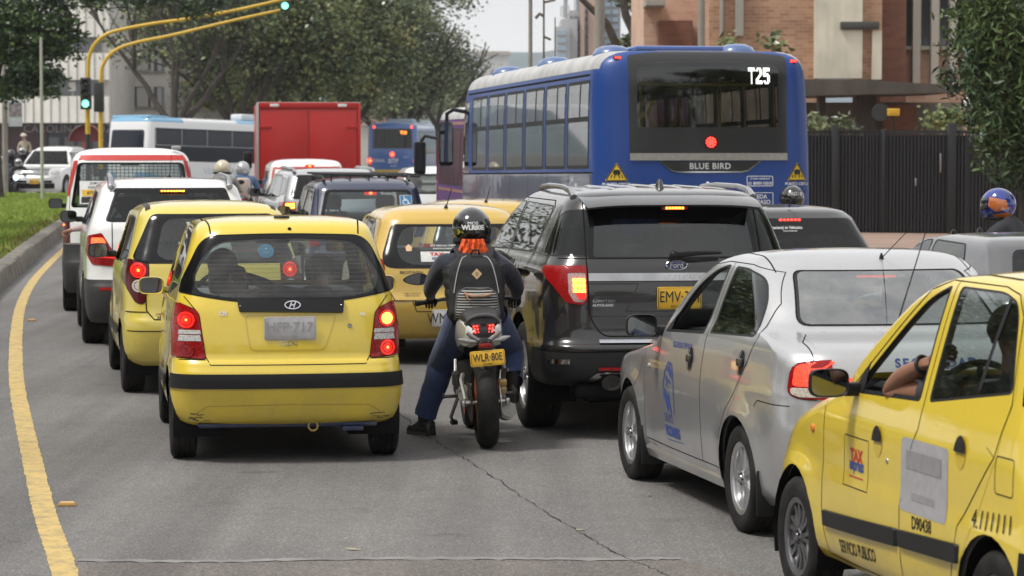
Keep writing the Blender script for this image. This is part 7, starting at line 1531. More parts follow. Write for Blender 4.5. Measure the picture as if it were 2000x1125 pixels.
def coach():
 root = empty('coach',(-16.45,119.5,-.35),R(-38),'white and blue tourist coach crossing behind the white van','coach',rx=-.026); w,L,H = 1.25,11.5,3.45; S = bus_shell(w,L,H,1.2,rc=.22,lean=.12); WH = paint('coach_white',(.72,.73,.74),rough=.3,dirt=.3); LB = paint('coach_light_blue',(.16,.38,.58),rough=.3,dirt=.2)
 q = rpoly([(-1.02,1.75),(1.02,1.75),(.98,2.85),(-.98,2.85)],.12,4); S.cut(q,'B',2,hi=1.2)
 for vw,lo,hi in (('L',None,-.2),('R',.2,None)):
  S.cut([(.55,1.55),(10.9,1.55),(10.9,2.95),(.55,2.95)],vw,4,lo=lo,hi=hi)
  for k in range(6): a = .65 + k * 1.55; S.cut([(a,2.28),(a + 1.42,2.28),(a + 1.42,2.85),(a,2.85)],vw,5,src=(4,),lo=lo,hi=hi)
  S.cut([(.0,.3),(4.5,.3),(2.6,.75),(.0,1.05)],vw,6,lo=lo,hi=hi); S.cut([(8.2,.3),(11.5,.3),(11.5,.75),(9.0,.85)],vw,6,lo=lo,hi=hi)
 S.cut([(-1.3,.0),(1.3,.0),(1.3,2.3),(-1.3,1.6)],'T',6,lo=3.16,hi=9); S.cut([(-1.3,5.6),(1.3,5.6),(1.3,8.0),(-1.3,8.0)],'T',6,lo=3.25,hi=9); S.cut(rpoly([(-1.05,1.2),(1.05,1.2),(1.0,3.0),(-1.0,3.0)],.1,3),'F',8,lo=5)
 S.extract(0,'body',WH,root); S.extract(2,'rear_window',plain('coach_dark_glass',(.012,.016,.026),.2,spec=.25),root); S.extract(4,'window_band',plain('coach_dark_glass',(.012,.016,.026),.2,spec=.25),root,off=.002); S.extract(5,'side_window',plain('coach_window',(.016,.02,.03),.12,spec=.4),root,off=.006); S.extract(6,'blue_panel',LB,root,off=.002); S.extract(8,'windscreen',plain('coach_dark_glass',(.012,.016,.026),.2,spec=.25),root)
 mb = MB()
 for k in range(7): a = .60 + k * 1.55; S.ribbon(mb,[(a,2.25),(a,2.9)],'R',.05,.008)
 S.ribbon(mb,[(.6,2.22),(9.9,2.22)],'R',.04,.008,.3); mb.build('window_bars',plain('bar_grey',(.25,.27,.3),.4),root,recalc=False)
 mb = MB(); S.decal(mb,text2d('VIAJAMAL',.0),'R',4.6,1.12,.36,.006,sx=1.3); mb.build('side_lettering',plain('letter_pale_blue',(.36,.48,.50),.5),root,recalc=False)
 mb = MB(); q = [(8.6,.45),(9.5,.45),(9.5,2.95),(8.6,2.95)]; S.decal(mb,polygeo(q),'R',0,0,1,.01); d = mb.build('door',plain('coach_dark_glass',(.012,.016,.026),.2,spec=.25),root,recalc=False); mb = MB(); S.ribbon(mb,q,'R',.07,.014,.2,closed=True); mb.build('door_frame',WH,d,recalc=False)
 mb = MB(); mb.box((0,.9,H - .06),(2.2,1.3,.18),.08); mb.build('rear_spoiler',LB,root)
 for y in (6.9,9.8): mb = MB(); mb.box((.3,y,H + .12),(.7,.9,.3),.08); mb.build('roof_unit',plain('unit_white',(.6,.6,.6),.5),root)
 for y in (2.6,8.6):
  for sd in (-1,1): wheel(root,(sd * 1.08,y,.5),.5,.28,.3,sd,STEEL)
 underbody(S,root); S.done()
coach()
def box_truck():
 root = empty('truck',(-4.33,60,0),R(6),'bright red box truck seen from behind, taller than the cars around it','truck'); RED = paint('truck_red',(.42,.008,.005),rough=.45,dirt=.2,top=1.6,coat=.15); W,Hb,Ht,L = 1.08,.75,2.86,5.2
 MB().box((0,L / 2,(Hb + Ht) / 2),(2 * W,L,Ht - Hb),.02).build('cargo_box',RED,root)
 fr = plain('frame_pale',(.45,.40,.38),.4,.5)
 for x in (-W,W): MB().box((x,.0,(Hb + Ht) / 2),(.06,.07,Ht - Hb - .005),.01).build('corner_post',fr if x < 0 else RED,root)
 for z in (Hb + .02,Ht - .05): MB().box((0,-.01,z),(2 * W - .08,.06,.12 if z > 2 else .1),.01).build('cross_rail',RED,root)
 MB().box((0,.03,Ht + .005),(2 * W + .02,.1,.03),.005).build('roof_edge',fr,root)
 for sd in (-1,1):
  d = MB().box((sd * W * .485,-.008,(Hb + Ht) / 2 - .02),(W * .93,.03,Ht - Hb - .26),.008).build('cargo_door',RED,root)
  for z in (1.2,2.35): MB().box((sd * (W - .16),-.028,z),(.26,.02,.06),.008).build('hinge',RED,d)
  MB().box((sd * .72,-.03,Ht - .05),(.2,.03,.07),.02).build('marker_light',plain('marker_white',(.7,.7,.7),.3),root)
  MB().box((sd * .85,-.02,.62),(.3,.06,.14),.02).build('tail_light',REDL,root)
  for y in (1.2,6.0): wheel(root,(sd * .92,y,.40),.40,.24,.24,sd,STEEL)
 mb = MB(); mb.box((0,6.1,1.35),(1.95,1.5,1.7),.15); mb.build('cab',RED,root); mb = MB(); mb.box((0,3.2,.6),(.8,6.4,.2),.02); mb.build('chassis',DARK,root)
 for sd in (-1,1): mb = MB(); mb.box((sd * 1.22,6.4,1.6),(.2,.1,.4),.04); mb.cyl((sd * .95,6.45,1.75),(sd * 1.2,6.4,1.75),.015,n=6); mb.build('door_mirror',BLACK,root)
box_truck()
def jeep_face(root,S):
 mb = MB(); S.decal(mb,polygeo([(-.52,.86),(.52,.86),(.52,1.10),(-.52,1.10)]),'F',0,0,1,.01); g = mb.build('grille',plain('grille_dark',(.05,.05,.055),.4),root,recalc=False)
 mb = MB()
 for k in range(11): x = -.46 + k * .092; S.ribbon(mb,[(x,.87),(x,1.09)],'F',.03,.02)
 mb.build('grille_bar',CHROME,g,recalc=False)
 for sd in (-1,1):
  mb = MB(); S.decal(mb,polygeo([(sd * .56,.88),(sd * .86,.88),(sd * .86,1.09),(sd * .56,1.09)]),'F',0,0,1,.012); mb.build('headlight',lens('headlight_glass',(.5,.5,.5)),root,recalc=False)
  mb = MB(); S.ribbon(mb,[(sd * .30,.62),(sd * .66,.62)],'F',.09,.012); mb.build('fog_slot',DARK,root,recalc=False)
 mb = MB(); S.ribbon(mb,[(-.9,.79),(.9,.79)],'F',.10,.014,.1); mb.build('front_bumper',plain('bumper_silver',(.5,.5,.5),.35,.4),root,recalc=False)
 p = S.hit(0,.62,'F',.02)[0]; plate_mesh(root,p,(-1,0,0),.34,.17,PLATEY,'CSD·815')
 mb = MB(); S.ribbon(mb,[(-.95,.46),(.95,.46)],'F',.2,.016,.1); mb.build('lower_skirt',DARK,root,recalc=False)
car('suv','white jeep facing the camera across the junction behind a grey lamp post','SUV',(-17.1,109.2,-.1),172,WHITEP,1.0,1.92,4.6,1.22,.74,1.80,rearlean=.15,wr_=.42,axles=(1.0,3.7),spec=dict(frit=rpoly(sym([(.6,1.75),(.7,1.25),(.66,1.2)]),.05,3),side=[[(2.9,1.25),(2.6,1.7),(2.0,1.7),(2.0,1.25)],[(1.9,1.25),(1.9,1.7),(.6,1.7),(.5,1.25)]],lamp=[[(-1.1,1.1),(-.8,1.1),(-.8,.85),(-1.1,.85)]],extra=jeep_face,bz=.75,wglass=glass('jeep_glass',(.35,.40,.38),refl=.35)),hood=1.16)
car('van','white car half hidden behind the motorcycles at the far left','car',(-20.9,112,-.1),100,WHITEP,.9,1.85,4.4,1.1,.7,1.72,front='van',rearlean=.15,wr_=.34,axles=(.8,3.5),spec=dict(frit=rpoly(sym([(.6,1.65),(.7,1.2),(.66,1.15)]),.05,3),side=[[(2.9,1.15),(2.6,1.6),(2.0,1.6),(2.0,1.15)],[(1.9,1.15),(1.9,1.6),(.6,1.6),(.5,1.15)]],lamp=[[(-1.1,1.1),(-.75,1.1),(-.75,.85),(-1.1,.85)]]))
# ------------------------------------------------------------------ grass median, kerb, buildings, trees, street furniture
KB = [gnd(*q) for q in ((-70,640),(0,574),(40,538),(70,510),(100,483),(140,452),(200,422),(280,400))]
KB = [(p.x,p.y) for p in KB]; KB = [(-5.6,22),(-5.9,27)] + KB
KP = smooth_path(KB,8)
def kerb():
 m,t,b = newmat('kerb_concrete'); tc = N(t,'ShaderNodeTexCoord'); n1 = N(t,'ShaderNodeTexNoise',Scale=2.5,Detail=10,Roughness=.75); rp = N(t,'ShaderNodeValToRGB'); e = rp.color_ramp.elements; e[0].position = .32; e[0].color = (.075,.068,.058,1); e[1].position = .68; e[1].color = (.27,.245,.21,1)
 t.links.new(tc.outputs['Object'],n1.inputs['Vector']); t.links.new(n1.outputs['Fac'],rp.inputs['Fac']); sy = N(t,'ShaderNodeSeparateXYZ'); t.links.new(tc.outputs['Object'],sy.inputs[0]); fr = N(t,'ShaderNodeMath',operation='FRACT'); t.links.new(sy.outputs['Y'],fr.inputs[0]); lt = N(t,'ShaderNodeMath',operation='LESS_THAN'); lt.inputs[1].default_value = .05; t.links.new(fr.outputs[0],lt.inputs[0]); jm = N(t,'ShaderNodeMix',data_type='RGBA'); jm.inputs['B'].default_value = (.03,.028,.025,1); t.links.new(lt.outputs[0],jm.inputs['Factor']); t.links.new(rp.outputs[0],jm.inputs['A'])
 t.links.new(jm.outputs['Result'],b.inputs['Base Color']); b.inputs['Roughness'].default_value = .85; bp = N(t,'ShaderNodeBump',Strength=.6,Distance=.02); t.links.new(n1.outputs['Fac'],bp.inputs['Height']); t.links.new(bp.outputs[0],b.inputs['Normal'])
 mb = MB(); rows = []; rnd = random.Random(4)
 for i,p in enumerate(KP):
  a = Vector(KP[max(0,i - 1)]); c = Vector(KP[min(len(KP) - 1,i + 1)]); tt = (c - a).normalized(); nx = Vector((-tt.y,tt.x)); p = Vector(p); j = rnd.uniform(-.005,.005)
  q = lambda o,z: ((p + nx * o).x,(p + nx * o).y,z)
  rows.append([q(0,0),q(.02 + j,.12),q(.045 + j,.25),q(.075,.275 + j * .6),q(.27,.28 + j * .6),q(.30,.22)])
 mb.grid(rows); o = mb.build('kerb',m); tag(o,kind='structure')
kerb()
def inner(off):
 out = []
 for i,p in enumerate(KP):
  a = Vector(KP[max(0,i - 1)]); c = Vector(KP[min(len(KP) - 1,i + 1)]); tt = (c - a).normalized(); q = Vector(p) + Vector((-tt.y,tt.x)) * off; out.append((q.x,q.y))
 return out
GI = inner(.26)
def grass():
 m,t,b = newmat('lawn_soil'); tc = N(t,'ShaderNodeTexCoord'); n1 = N(t,'ShaderNodeTexNoise',Scale=.9,Detail=8,Roughness=.7); rp = N(t,'ShaderNodeValToRGB'); e = rp.color_ramp.elements; e[0].position = .35; e[0].color = (.12,.15,.03,1); e[1].position = .6; e[1].color = (.17,.26,.03,1)
 t.links.new(tc.outputs['Object'],n1.inputs['Vector']); t.links.new(n1.outputs['Fac'],rp.inputs['Fac']); t.links.new(rp.outputs[0],b.inputs['Base Color']); b.inputs['Roughness'].default_value = .95
 far = [p for p in GI if p[1] < 96]; far.append((far[-1][0] - .5,96.5)); V = [(p[0],p[1],.25) for p in far] + [(-45,96.5,.25),(-45,22,.25)]
 me = bpy.data.meshes.new('lawn'); me.from_pydata(V,[],[tuple(range(len(V)))]); tag(link('lawn',me,m,None,False),kind='structure')
 rnd = np.random.default_rng(3); n = 110000; y = 27 + (96 - 27) * rnd.random(n) ** .9; kx = np.interp(y,[p[1] for p in GI],[p[0] for p in GI]); x = kx - rnd.random(n) ** 1.3 * 9.0 - .0; h = .03 + rnd.random(n) * .045 + .08 * (rnd.random(n) < .05) * (kx - x < .5); a = rnd.random(n) * 6.28; wv = .006 + y * .0002
 V = np.zeros((n * 3,3)); V[0::3] = np.stack([x - np.cos(a) * wv,y - np.sin(a) * wv,np.full(n,.24)],1); V[1::3] = np.stack([x + np.cos(a) * wv,y + np.sin(a) * wv,np.full(n,.24)],1); V[2::3] = np.stack([x + np.sin(a) * h * .5,y + np.cos(a) * h * .5,.24 + h],1)
 me = bpy.data.meshes.new('grass'); me.from_pydata(V.tolist(),[],[(3 * i,3 * i + 1,3 * i + 2) for i in range(n)]); mi = rnd.integers(0,3,n)
 dry = (rnd.random(n) < .5) & ((kx - x) < .35); mi[dry] = 3
 o = link('grass',me,[plain('grass_a',(.21,.29,.04),.8),plain('grass_b',(.27,.33,.055),.8),plain('grass_c',(.16,.24,.035),.8),plain('grass_dry',(.18,.13,.05),.9)],None,False); me.polygons.foreach_set('material_index',mi.astype(np.int32)); tag(o,kind='stuff')
grass()
sheet('pavement',[(-60,128),(-3.5,128),(-3.5,420),(-60,420)],.12,plain('pavement_grey',(.22,.21,.20),.9))
sheet('cross_street',[(-60,96.6),(-10.5,96.6),(-6,128),(-60,128)],.004,plain('cross_asphalt',(.20,.19,.18),.85,scale=2))
V3 = Vector
LEAFM = {'a': [plain('leaf_dark',(.055,.082,.032),.32,vary=.3),plain('leaf_mid',(.12,.16,.058),.32,vary=.3),plain('leaf_light',(.21,.25,.10),.32,vary=.3),plain('leaf_yellow',(.27,.25,.08),.4,vary=.3)],
   'w': [plain('willow_dark',(.018,.038,.014),.45,vary=.3),plain('willow_mid',(.04,.075,.02),.45,vary=.3),plain('willow_light',(.085,.13,.035),.45,vary=.3)],
   'h': [plain('far_leaf_dark',(.07,.095,.05),.4,vary=.3),plain('far_leaf_mid',(.12,.15,.07),.4,vary=.3),plain('far_leaf_light',(.20,.23,.11),.4,vary=.3)]}
BARK = plain('bark',(.055,.045,.038),.9,vary=.35,scale=6,bump=.6,bscale=25)
def leaves(name,pts,size,mats,parent,seed,wts,clump=14,spread=.35,elong=1.9,droop=0.0,nf=.55):
 """pts: clump centres; each clump is a handful of leaf-sized faces"""
 r = np.random.default_rng(seed); C = np.repeat(np.array(pts),clump,axis=0); n = len(C); P = C + r.normal(0,spread,(n,3)) * np.array([1,1,.75])
 d = r.normal(0,1,(n,3)); d[:,2] = d[:,2] * .5 - droop; d /= np.linalg.norm(d,axis=1)[:,None]; u = r.normal(0,1,(n,3)); u[:,2] *= .4; s = np.cross(d,u); s /= np.linalg.norm(s,axis=1)[:,None] + 1e-9
 L = size * (.6 + .8 * r.random(n))[:,None]; Wd = L / elong; nz = np.cross(d,s) * L * .12
 V = np.empty((n * 4,3)); V[0::4] = P - d * L * .5; V[1::4] = P + s * Wd * .5 + nz; V[2::4] = P + d * L * .5; V[3::4] = P - s * Wd * .5 + nz
 me = bpy.data.meshes.new(name); me.vertices.add(n * 4); me.vertices.foreach_set('co',V.ravel()); me.loops.add(n * 4); me.loops.foreach_set('vertex_index',np.arange(n * 4)); me.polygons.add(n); me.polygons.foreach_set('loop_start',np.arange(n) * 4); me.update(calc_edges=True)
 nv = np.array([noise.noise(V3(p) * nf) for p in pts]) + r.normal(0,.13,len(pts)); cm = np.searchsorted(np.cumsum(wts)[:-1] / sum(wts),nv.argsort().argsort() / len(pts)); mi = np.repeat(cm,clump); sw = r.random(n) < .25; mi[sw] = r.integers(0,len(wts),sw.sum())
 me.polygons.foreach_set('material_index',mi.astype(np.int32)); return link(name,me,mats,parent,False)
def branch(mb,rnd,p,d,L,r,depth,tips,up=.15,bend=.35,nb=(2,3)):
 pts = [p]; rad = [r]; q = p.copy(); dd = d.normalized(); k = 4
 for i in range(k):
  dd = (dd + Vector((rnd.uniform(-bend,bend),rnd.uniform(-bend,bend),rnd.uniform(-bend,bend) + up)) * .5).normalized(); q = q + dd * L / k; pts.append(q.copy()); rad.append(r * (1 - .4 * (i + 1) / k))
 mb.tube(pts,rad,7 if depth > 1 else 5)
 if depth == 0: tips += pts[2:]; return
 if depth == 1: tips += pts[3:]
 for j in range(rnd.randint(*nb)):
  a = rnd.choice(pts[2:]); ax = Vector((rnd.uniform(-1,1),rnd.uniform(-1,1),rnd.uniform(-.2,.5))).normalized()
  branch(mb,rnd,a,(dd * .8 + ax * .9).normalized(),L * rnd.uniform(.6,.8),rad[-1] * .8,depth - 1,tips,up,bend,nb)
 branch(mb,rnd,pts[-1],dd,L * .75,rad[-1],depth - 1,tips,up,bend,nb)
def tree(name,label,base,dirs,trunkh,r0,L,depth,seed,leafsize,fam,wts,clump=14,spread=.5,extra=None,group=None,nleaf=900,filt=None,bare=False,pad=1.15,tipleaf=True):
 root = empty(name,base,0,label,'tree',group); rnd = random.Random(seed); mb = MB(); tips = []; top = Vector((rnd.uniform(-.15,.15),0,trunkh))
 mb.tube([(0,0,-.1),(0,0,.15),top * .5,top],[r0 * 1.5,r0 * 1.12,r0,r0 * .9],10)
 for d in dirs: branch(mb,rnd,top.copy(),Vector(d),L,r0 * .62,depth,tips)
 mb.build('trunk',BARK,root)
 pts = [tuple(t) for t in tips] if tipleaf else []
 if extra:
  for (c,rr,k) in extra:
   for i in range(max(2,int(k / 13))):                      # foliage pads: leaf clumps over the top of a mass, open below
    v = Vector((rnd.gauss(0,1),rnd.gauss(0,1),rnd.gauss(0,1))).normalized() * (rnd.random() ** .4); m = Vector((c[0] + v.x * rr[0],c[1] + v.y * rr[1],c[2] + v.z * rr[2])); pr = pad * rnd.uniform(.6,1.25)
    for j in range(8):
     a = rnd.uniform(0,6.28); e = rnd.random() ** .5; pts.append((m.x + math.cos(a) * e * pr * 1.3,m.y + math.sin(a) * e * pr,m.z + (1 - e * e) * pr * .55 + rnd.uniform(-.1,.1) * pr))
 if filt: pts = [p for p in pts if filt(p)]
 rnd.shuffle(pts); pts = pts[:nleaf]
 if pts and not bare: leaves('crown',pts,leafsize,LEAFM[fam],root,seed,wts,clump,spread)
 return root
V3 = Vector
GT = 'row of spreading trees beyond the junction'
def E(*items):   # crown volumes given by picture position, distance and radii, relative to the tree base
 return items
def mt(label,px,Y,dirs,seed,vols,th=2.6,r0=.28,L=3.4,depth=3,nleaf=1100,fam='a',wts=(5,4,2,.5),leaf=.23,clump=26,spread=.44,gz=0,group=GT):
 b = at(px,345,Y); base = V3((b.x,Y,gz)); ex = []
 for (qx,qy,rx,ry,k) in vols:
  c = at(qx,qy,Y) - base; ex.append((c,(rx * Y / FPX,min(rx * Y / FPX,4.5),ry * Y / FPX),k))
 return tree('broadleaf_tree',label,base,dirs,th,r0,L if px < 600 else L * .8,depth if px < 600 else 2,seed,leaf,fam,wts,clump,spread,ex,group,nleaf,tipleaf=px < 600)
mt('spreading tree with bare forked limbs beside the yellow signal arms',345,131,[(-1,0,1.3),(-.35,.2,1.6),(.45,0,1.5),(1,-.2,1.1),(.1,.3,1.8)],11,[(330,0,80,26,40),(420,60,70,60,70),(400,120,40,30,20),(290,80,40,25,12)],th=2.4,r0=.28,L=3.6,nleaf=110)
mt('dark trunked tree behind the coach, left of the red truck',455,135,[(-.8,0,1.3),(.6,0,1.5),(0,.2,1.7),(1,.2,1)],12,[(450,60,100,70,260),(500,130,70,50,120),(420,160,40,30,30)],nleaf=640)
mt('leafy tree above the red truck, largest of the row',585,137,[(-.7,0,1.2),(.7,0,1.3),(.2,.3,1.6)],13,[(570,60,110,80,420),(620,130,90,60,300),(560,170,80,35,160),(520,100,60,60,120)],nleaf=1250)
mt('tree with yellowish leaves between the truck and the far bus',690,142,[(-.7,0,1.2),(.9,0,1.0),(.2,.3,1.6)],14,[(690,60,90,90,420),(720,140,70,60,260),(660,165,60,40,150)],nleaf=1100,wts=(4,4,3,1.2))
mt('grey green tree over the far blue bus',790,150,[(-.8,0,1.0),(.8,0,1.2),(.2,.3,1.6)],15,[(765,50,70,75,360),(790,130,60,55,260),(770,185,70,35,150)],nleaf=1100,fam='h',wts=(4,4,2))
mt('tree with a ragged edge against the white sky',858,172,[(-.6,0,1.1),(1,0,.9),(.3,.3,1.5)],16,[(820,40,40,55,200),(850,64,30,16,60),(862,112,36,24,130),(888,80,14,7,22),(908,124,20,7,30),(835,150,50,50,240),(890,152,34,16,80),(862,14,24,12,36),(890,8,16,8,22),(820,-10,40,20,60)],nleaf=1000,fam='h',wts=(4,4,2),leaf=.2)
mt('paler tree low behind the purple bus',880,205,[(-.6,0,1.1),(.7,0,1.0)],17,[(860,200,55,36,240),(898,178,32,20,120),(920,204,20,14,60)],nleaf=520,fam='h',wts=(2,4,4),leaf=.22,th=1.8)
mt('dark tree filling the gap beneath the crowns left of the truck',520,160,[(-.6,0,1.1),(.7,0,1.0)],18,[(480,190,70,40,240),(560,190,80,40,240),(420,200,40,30,90)],nleaf=620,th=1.6)
mt('dark tree filling the gap beneath the crowns right of the truck',740,190,[(-.6,0,1.1),(.7,0,1.0)],19,[(720,205,70,30,240),(800,215,60,26,200)],nleaf=520,th=1.6,fam='h',wts=(4,4,2),leaf=.24)
# near tree whose leafy branch hangs in at the top left
def near_tree():
 Y = 88.0; base = V3((at(-6,400,Y).x,Y,.25)); ex = []
 for (qx,qy,rx,ry,k) in ((20,60,95,70,320),(85,130,55,50,170),(10,150,70,40,140),(100,60,40,50,95),(60,185,45,14,40),(130,14,50,20,50),(200,2,60,12,26),(270,10,40,10,16),(395,26,30,10,16),(430,2,36,8,14),(330,-6,40,6,10),(130,85,14,18,8),(-60,60,80,120,120)):
  c = at(qx,qy,Y) - base; ex.append((c,(rx * Y / FPX,min(rx * Y / FPX,1.0),ry * Y / FPX),k))
 t = tree('broadleaf_tree','near broad leaved tree on the lawn with its branch hanging in at the top left',base,[(-.6,0,1.3),(.5,0,1.6),(1,.1,1.3)],3.0,.20,1.6,2,31,.17,'w',(6,4,2),22,.15,ex,None,2200,filt=lambda p: p[2] > 2.6,pad=.38)
 mb = MB(); P = lambda x,y: at(x,y,Y) - base
 for path in ([(-20,-40),(60,-10),(130,10),(210,16),(290,14)],[(130,10),(138,40),(132,72),(125,95)],[(0,200),(40,150),(70,90),(90,40)],[(290,-20),(340,0),(385,20),(425,34)],[(30,170),(75,150),(110,140)]):
  mb.tube([P(*q) for q in path],[.05,.04,.03,.02,.012][:len(path)],6)
 mb.build('limb',BARK,t)
near_tree()
# unseen trees: left row read off reflections, right and rear added to darken them
_src = [o for o in bpy.data.objects if o.parent is None and o.get('label','').startswith(('leafy tree above','tree with yellowish','dark trunked'))]
for k,(x,y) in enumerate(((-13.5,18),(-14,29),(-15,40),(-17,57),(-12.5,6),(-13,-6),(15.5,30),(14.5,16),(13,2),(19,46),(-15.5,48),(-16,34),(-15.5,23),(-15,12),(-5,-38),(5,-44),(12,-28),(-11,-24))):
 c = copy_tree(_src[k % 3]); c.location = (x,y,-1.7 if x < 0 else .1); c.rotation_euler.z = k * 1.3; c['label'] = 'street tree %s the queue, unseen and placed for its reflection' % ('on the lawn left of' if x < 0 else 'on the pavement right of'); c['group'] = 'street trees beside the queue on the left' if x < 0 else 'street trees beside the queue on the right'  # left trees sunk so their crowns fill the window reflections
# unseen brick houses behind the camera: left one inferred, others added to fill reflections
for k,(x,y,rz) in enumerate(((-24,-30,.5),(16,-55,-.2),(-20,-70,.1))):
 h = empty('brick_house',(x,y,0),rz,('brick house on the left behind the camera','unseen brick house added on the right behind the camera','unseen brick house added straight behind the camera down the road')[k],'house','brick houses behind the camera'); MB().box((0,0,4),(20,10,8)).build('wall',plain('house_brick',(.26,.13,.09),.9),h); mb = MB(); mb.prism([(-10.5,8),(10.5,8),(8,10.5),(-8,10.5)],11,Matrix(((1,0,0,0),(0,0,1,-5.5),(0,1,0,0),(0,0,0,1)))); mb.build('roof',plain('house_roof_tile',(.3,.16,.12),.9),h)
 for i in range(5):
  for z in (2,5.5): MB().box((-8 + i * 4,5.02,z),(2,.1,1.8)).build('window',plain('house_window',(.5,.5,.48),.3),h)
# weeping tree at the right edge
def weeping():
 Y = 44.0; base = V3((at(2010,400,Y).x,Y,0)); root = empty('willow_tree',base,0,'weeping tree with hanging strands of leaves at the right edge','tree'); rnd = random.Random(8); mb = MB(); mb.tube([(0,0,0),(.05,0,1.6),(-.05,0,3.4),(.1,0,5)],[.2,.16,.13,.08],10)
 pts = []; st = []
 for i in range(150):
  x = rnd.uniform(1886,2075); yt = rnd.uniform(-90,60); dep = rnd.uniform(-.9,.9)
  if x < 1908: yb = rnd.uniform(90,240); yt = max(yt,-40)
  elif x < 1935: yb = rnd.uniform(150,330)
  else: yb = rnd.uniform(220,375)
  a = at(x + rnd.uniform(-12,12),yt,Y + dep) - base; b = at(x,yb,Y + dep) - base; k = int((yb - yt) / 9); st.append((a,b))
  for j in range(k): t = j / max(1,k - 1); p = a.lerp(b,t); pts.append((p.x + .05 * math.sin(t * 7 + i),p.y,p.z))
 for (x,y) in ((1855,95),(1850,140),(1862,175),(1848,152),(1866,60),(1870,20),(1858,30)):
  for j in range(6): p = at(x + rnd.uniform(-8,10),y + rnd.uniform(-14,14),Y) - base; pts.append(tuple(p))
 for i in range(0,150,3): a,b = st[i]; mb.tube([a,a.lerp(b,.5) + V3((.05,0,0)),b],.008,4)
 mb.build('trunk',BARK,root); leaves('crown',pts,.155,LEAFM['w'],root,5,(5,4,2),7,.085,4.2,.9)
weeping()
# trees and shrubs on the right
def rt(label,px,py,Y,vols,seed,fam='a',wts=(4,4,2,.3),leaf=.16,name='shrub',cat='shrub',stem=True):
 b = at(px,py,Y); base = V3((b.x,Y,0)); root = empty(name,base,0,label,cat); rnd = random.Random(seed); pts = []
 for (qx,qy,rx,ry,k) in vols:
  c = at(qx,qy,Y) - base
  for i in range(k): v = V3((rnd.gauss(0,1),rnd.gauss(0,1),rnd.gauss(0,1))).normalized() * rnd.random() ** .5; pts.append((c.x + v.x * rx * Y / FPX,c.y + v.y * min(1.2,rx * Y / FPX),c.z + v.z * ry * Y / FPX))
 top = max(p[2] for p in pts)
 if stem: mb = MB(); mb.tube([(0,0,0),(.05,0,top * .5),(0,0,top * .85)],[.06,.045,.02],6); mb.build('trunk',BARK,root)
 leaves('crown',pts,leaf,LEAFM[fam],root,seed,wts,10,.16); return root
rt('pale shrub behind the black fence beside the bus',1600,300,64,[(1590,240,20,16,16),(1640,245,30,10,10)],41,'h',(2,4,4))
rt('green shrub beneath the concrete canopy near the globe lamp',1840,300,66,[(1840,232,34,14,34),(1880,234,22,14,18)],42,'a',(2,4,5,.2))
rt('small tree on the brick balcony behind the bus roof vent',1500,120,72,[(1508,85,12,10,9),(1428,82,10,9,6)],43,'a',(2,4,4,.3),.18)
rt('dark hanging tree beyond the concrete utility pole',1230,120,95,[(1235,-10,40,25,60),(1260,5,40,20,50)],44,'a',(6,3,1,.2),.22,'broadleaf_tree','tree')
rt('yellow green bush between the tower block and the brick building',1240,120,88,[(1225,88,26,10,26),(1250,92,14,8,12)],45,'h',(2,4,4),.2)
for i,(path,rr,Y,lab) in enumerate((([(1216,-10),(1222,30),(1238,60),(1250,95),(1256,130)],.20,92,'dark leaning tree trunk left of the brick building'),([(1128,-10),(1150,12),(1185,45),(1200,80),(1206,110)],.13,84,'slim leaning tree trunk crossing behind the concrete pole'))):
 base = V3((at(path[-1][0],100,Y).x,Y,0)); root = empty('bare_tree',base,0,lab,'tree'); mb = MB(); pp = [at(x,y,Y) - base for x,y in path]; pp.append(V3((pp[-1].x,0,0))); mb.tube(pp,[rr * .6,rr * .7,rr * .85,rr,rr * 1.1,rr * 1.3],8)
 if i == 0: q = [at(x,y,Y) - base for x,y in ((1240,-10),(1246,25),(1248,60),(1252,95))]; mb.tube(q,rr * .7,8)
 mb.build('trunk',BARK,root)
# --- buildings
def bldmat(name,col,vary=.12,scale=1.2,streak=True):
 if name in _M: return _M[name]
 m,t,b = newmat(name); tc = N(t,'ShaderNodeTexCoord'); mp = N(t,'ShaderNodeMapping'); mp.inputs['Scale'].default_value = (1,1,.12); n1 = N(t,'ShaderNodeTexNoise',Scale=scale * 2,Detail=8,Roughness=.7); n2 = N(t,'ShaderNodeTexNoise',Scale=scale,Detail=6)
 t.links.new(tc.outputs['Object'],mp.inputs[0]); t.links.new(mp.outputs[0],n1.inputs['Vector']); t.links.new(tc.outputs['Object'],n2.inputs['Vector']); ad = N(t,'ShaderNodeMath',operation='ADD'); t.links.new(n1.outputs['Fac'],ad.inputs[0]); t.links.new(n2.outputs['Fac'],ad.inputs[1])
 mr = N(t,'ShaderNodeMapRange'); mr.inputs['From Min'].default_value = .7; mr.inputs['From Max'].default_value = 1.3; mr.inputs['To Min'].default_value = 1 - vary; mr.inputs['To Max'].default_value = 1 + vary; t.links.new(ad.outputs[0],mr.inputs['Value']); hs = N(t,'ShaderNodeHueSaturation'); hs.inputs['Color'].default_value = rgba(col); t.links.new(mr.outputs[0],hs.inputs['Value']); t.links.new(hs.outputs[0],b.inputs['Base Color']); b.inputs['Roughness'].default_value = .85
 _M[name] = m; return m
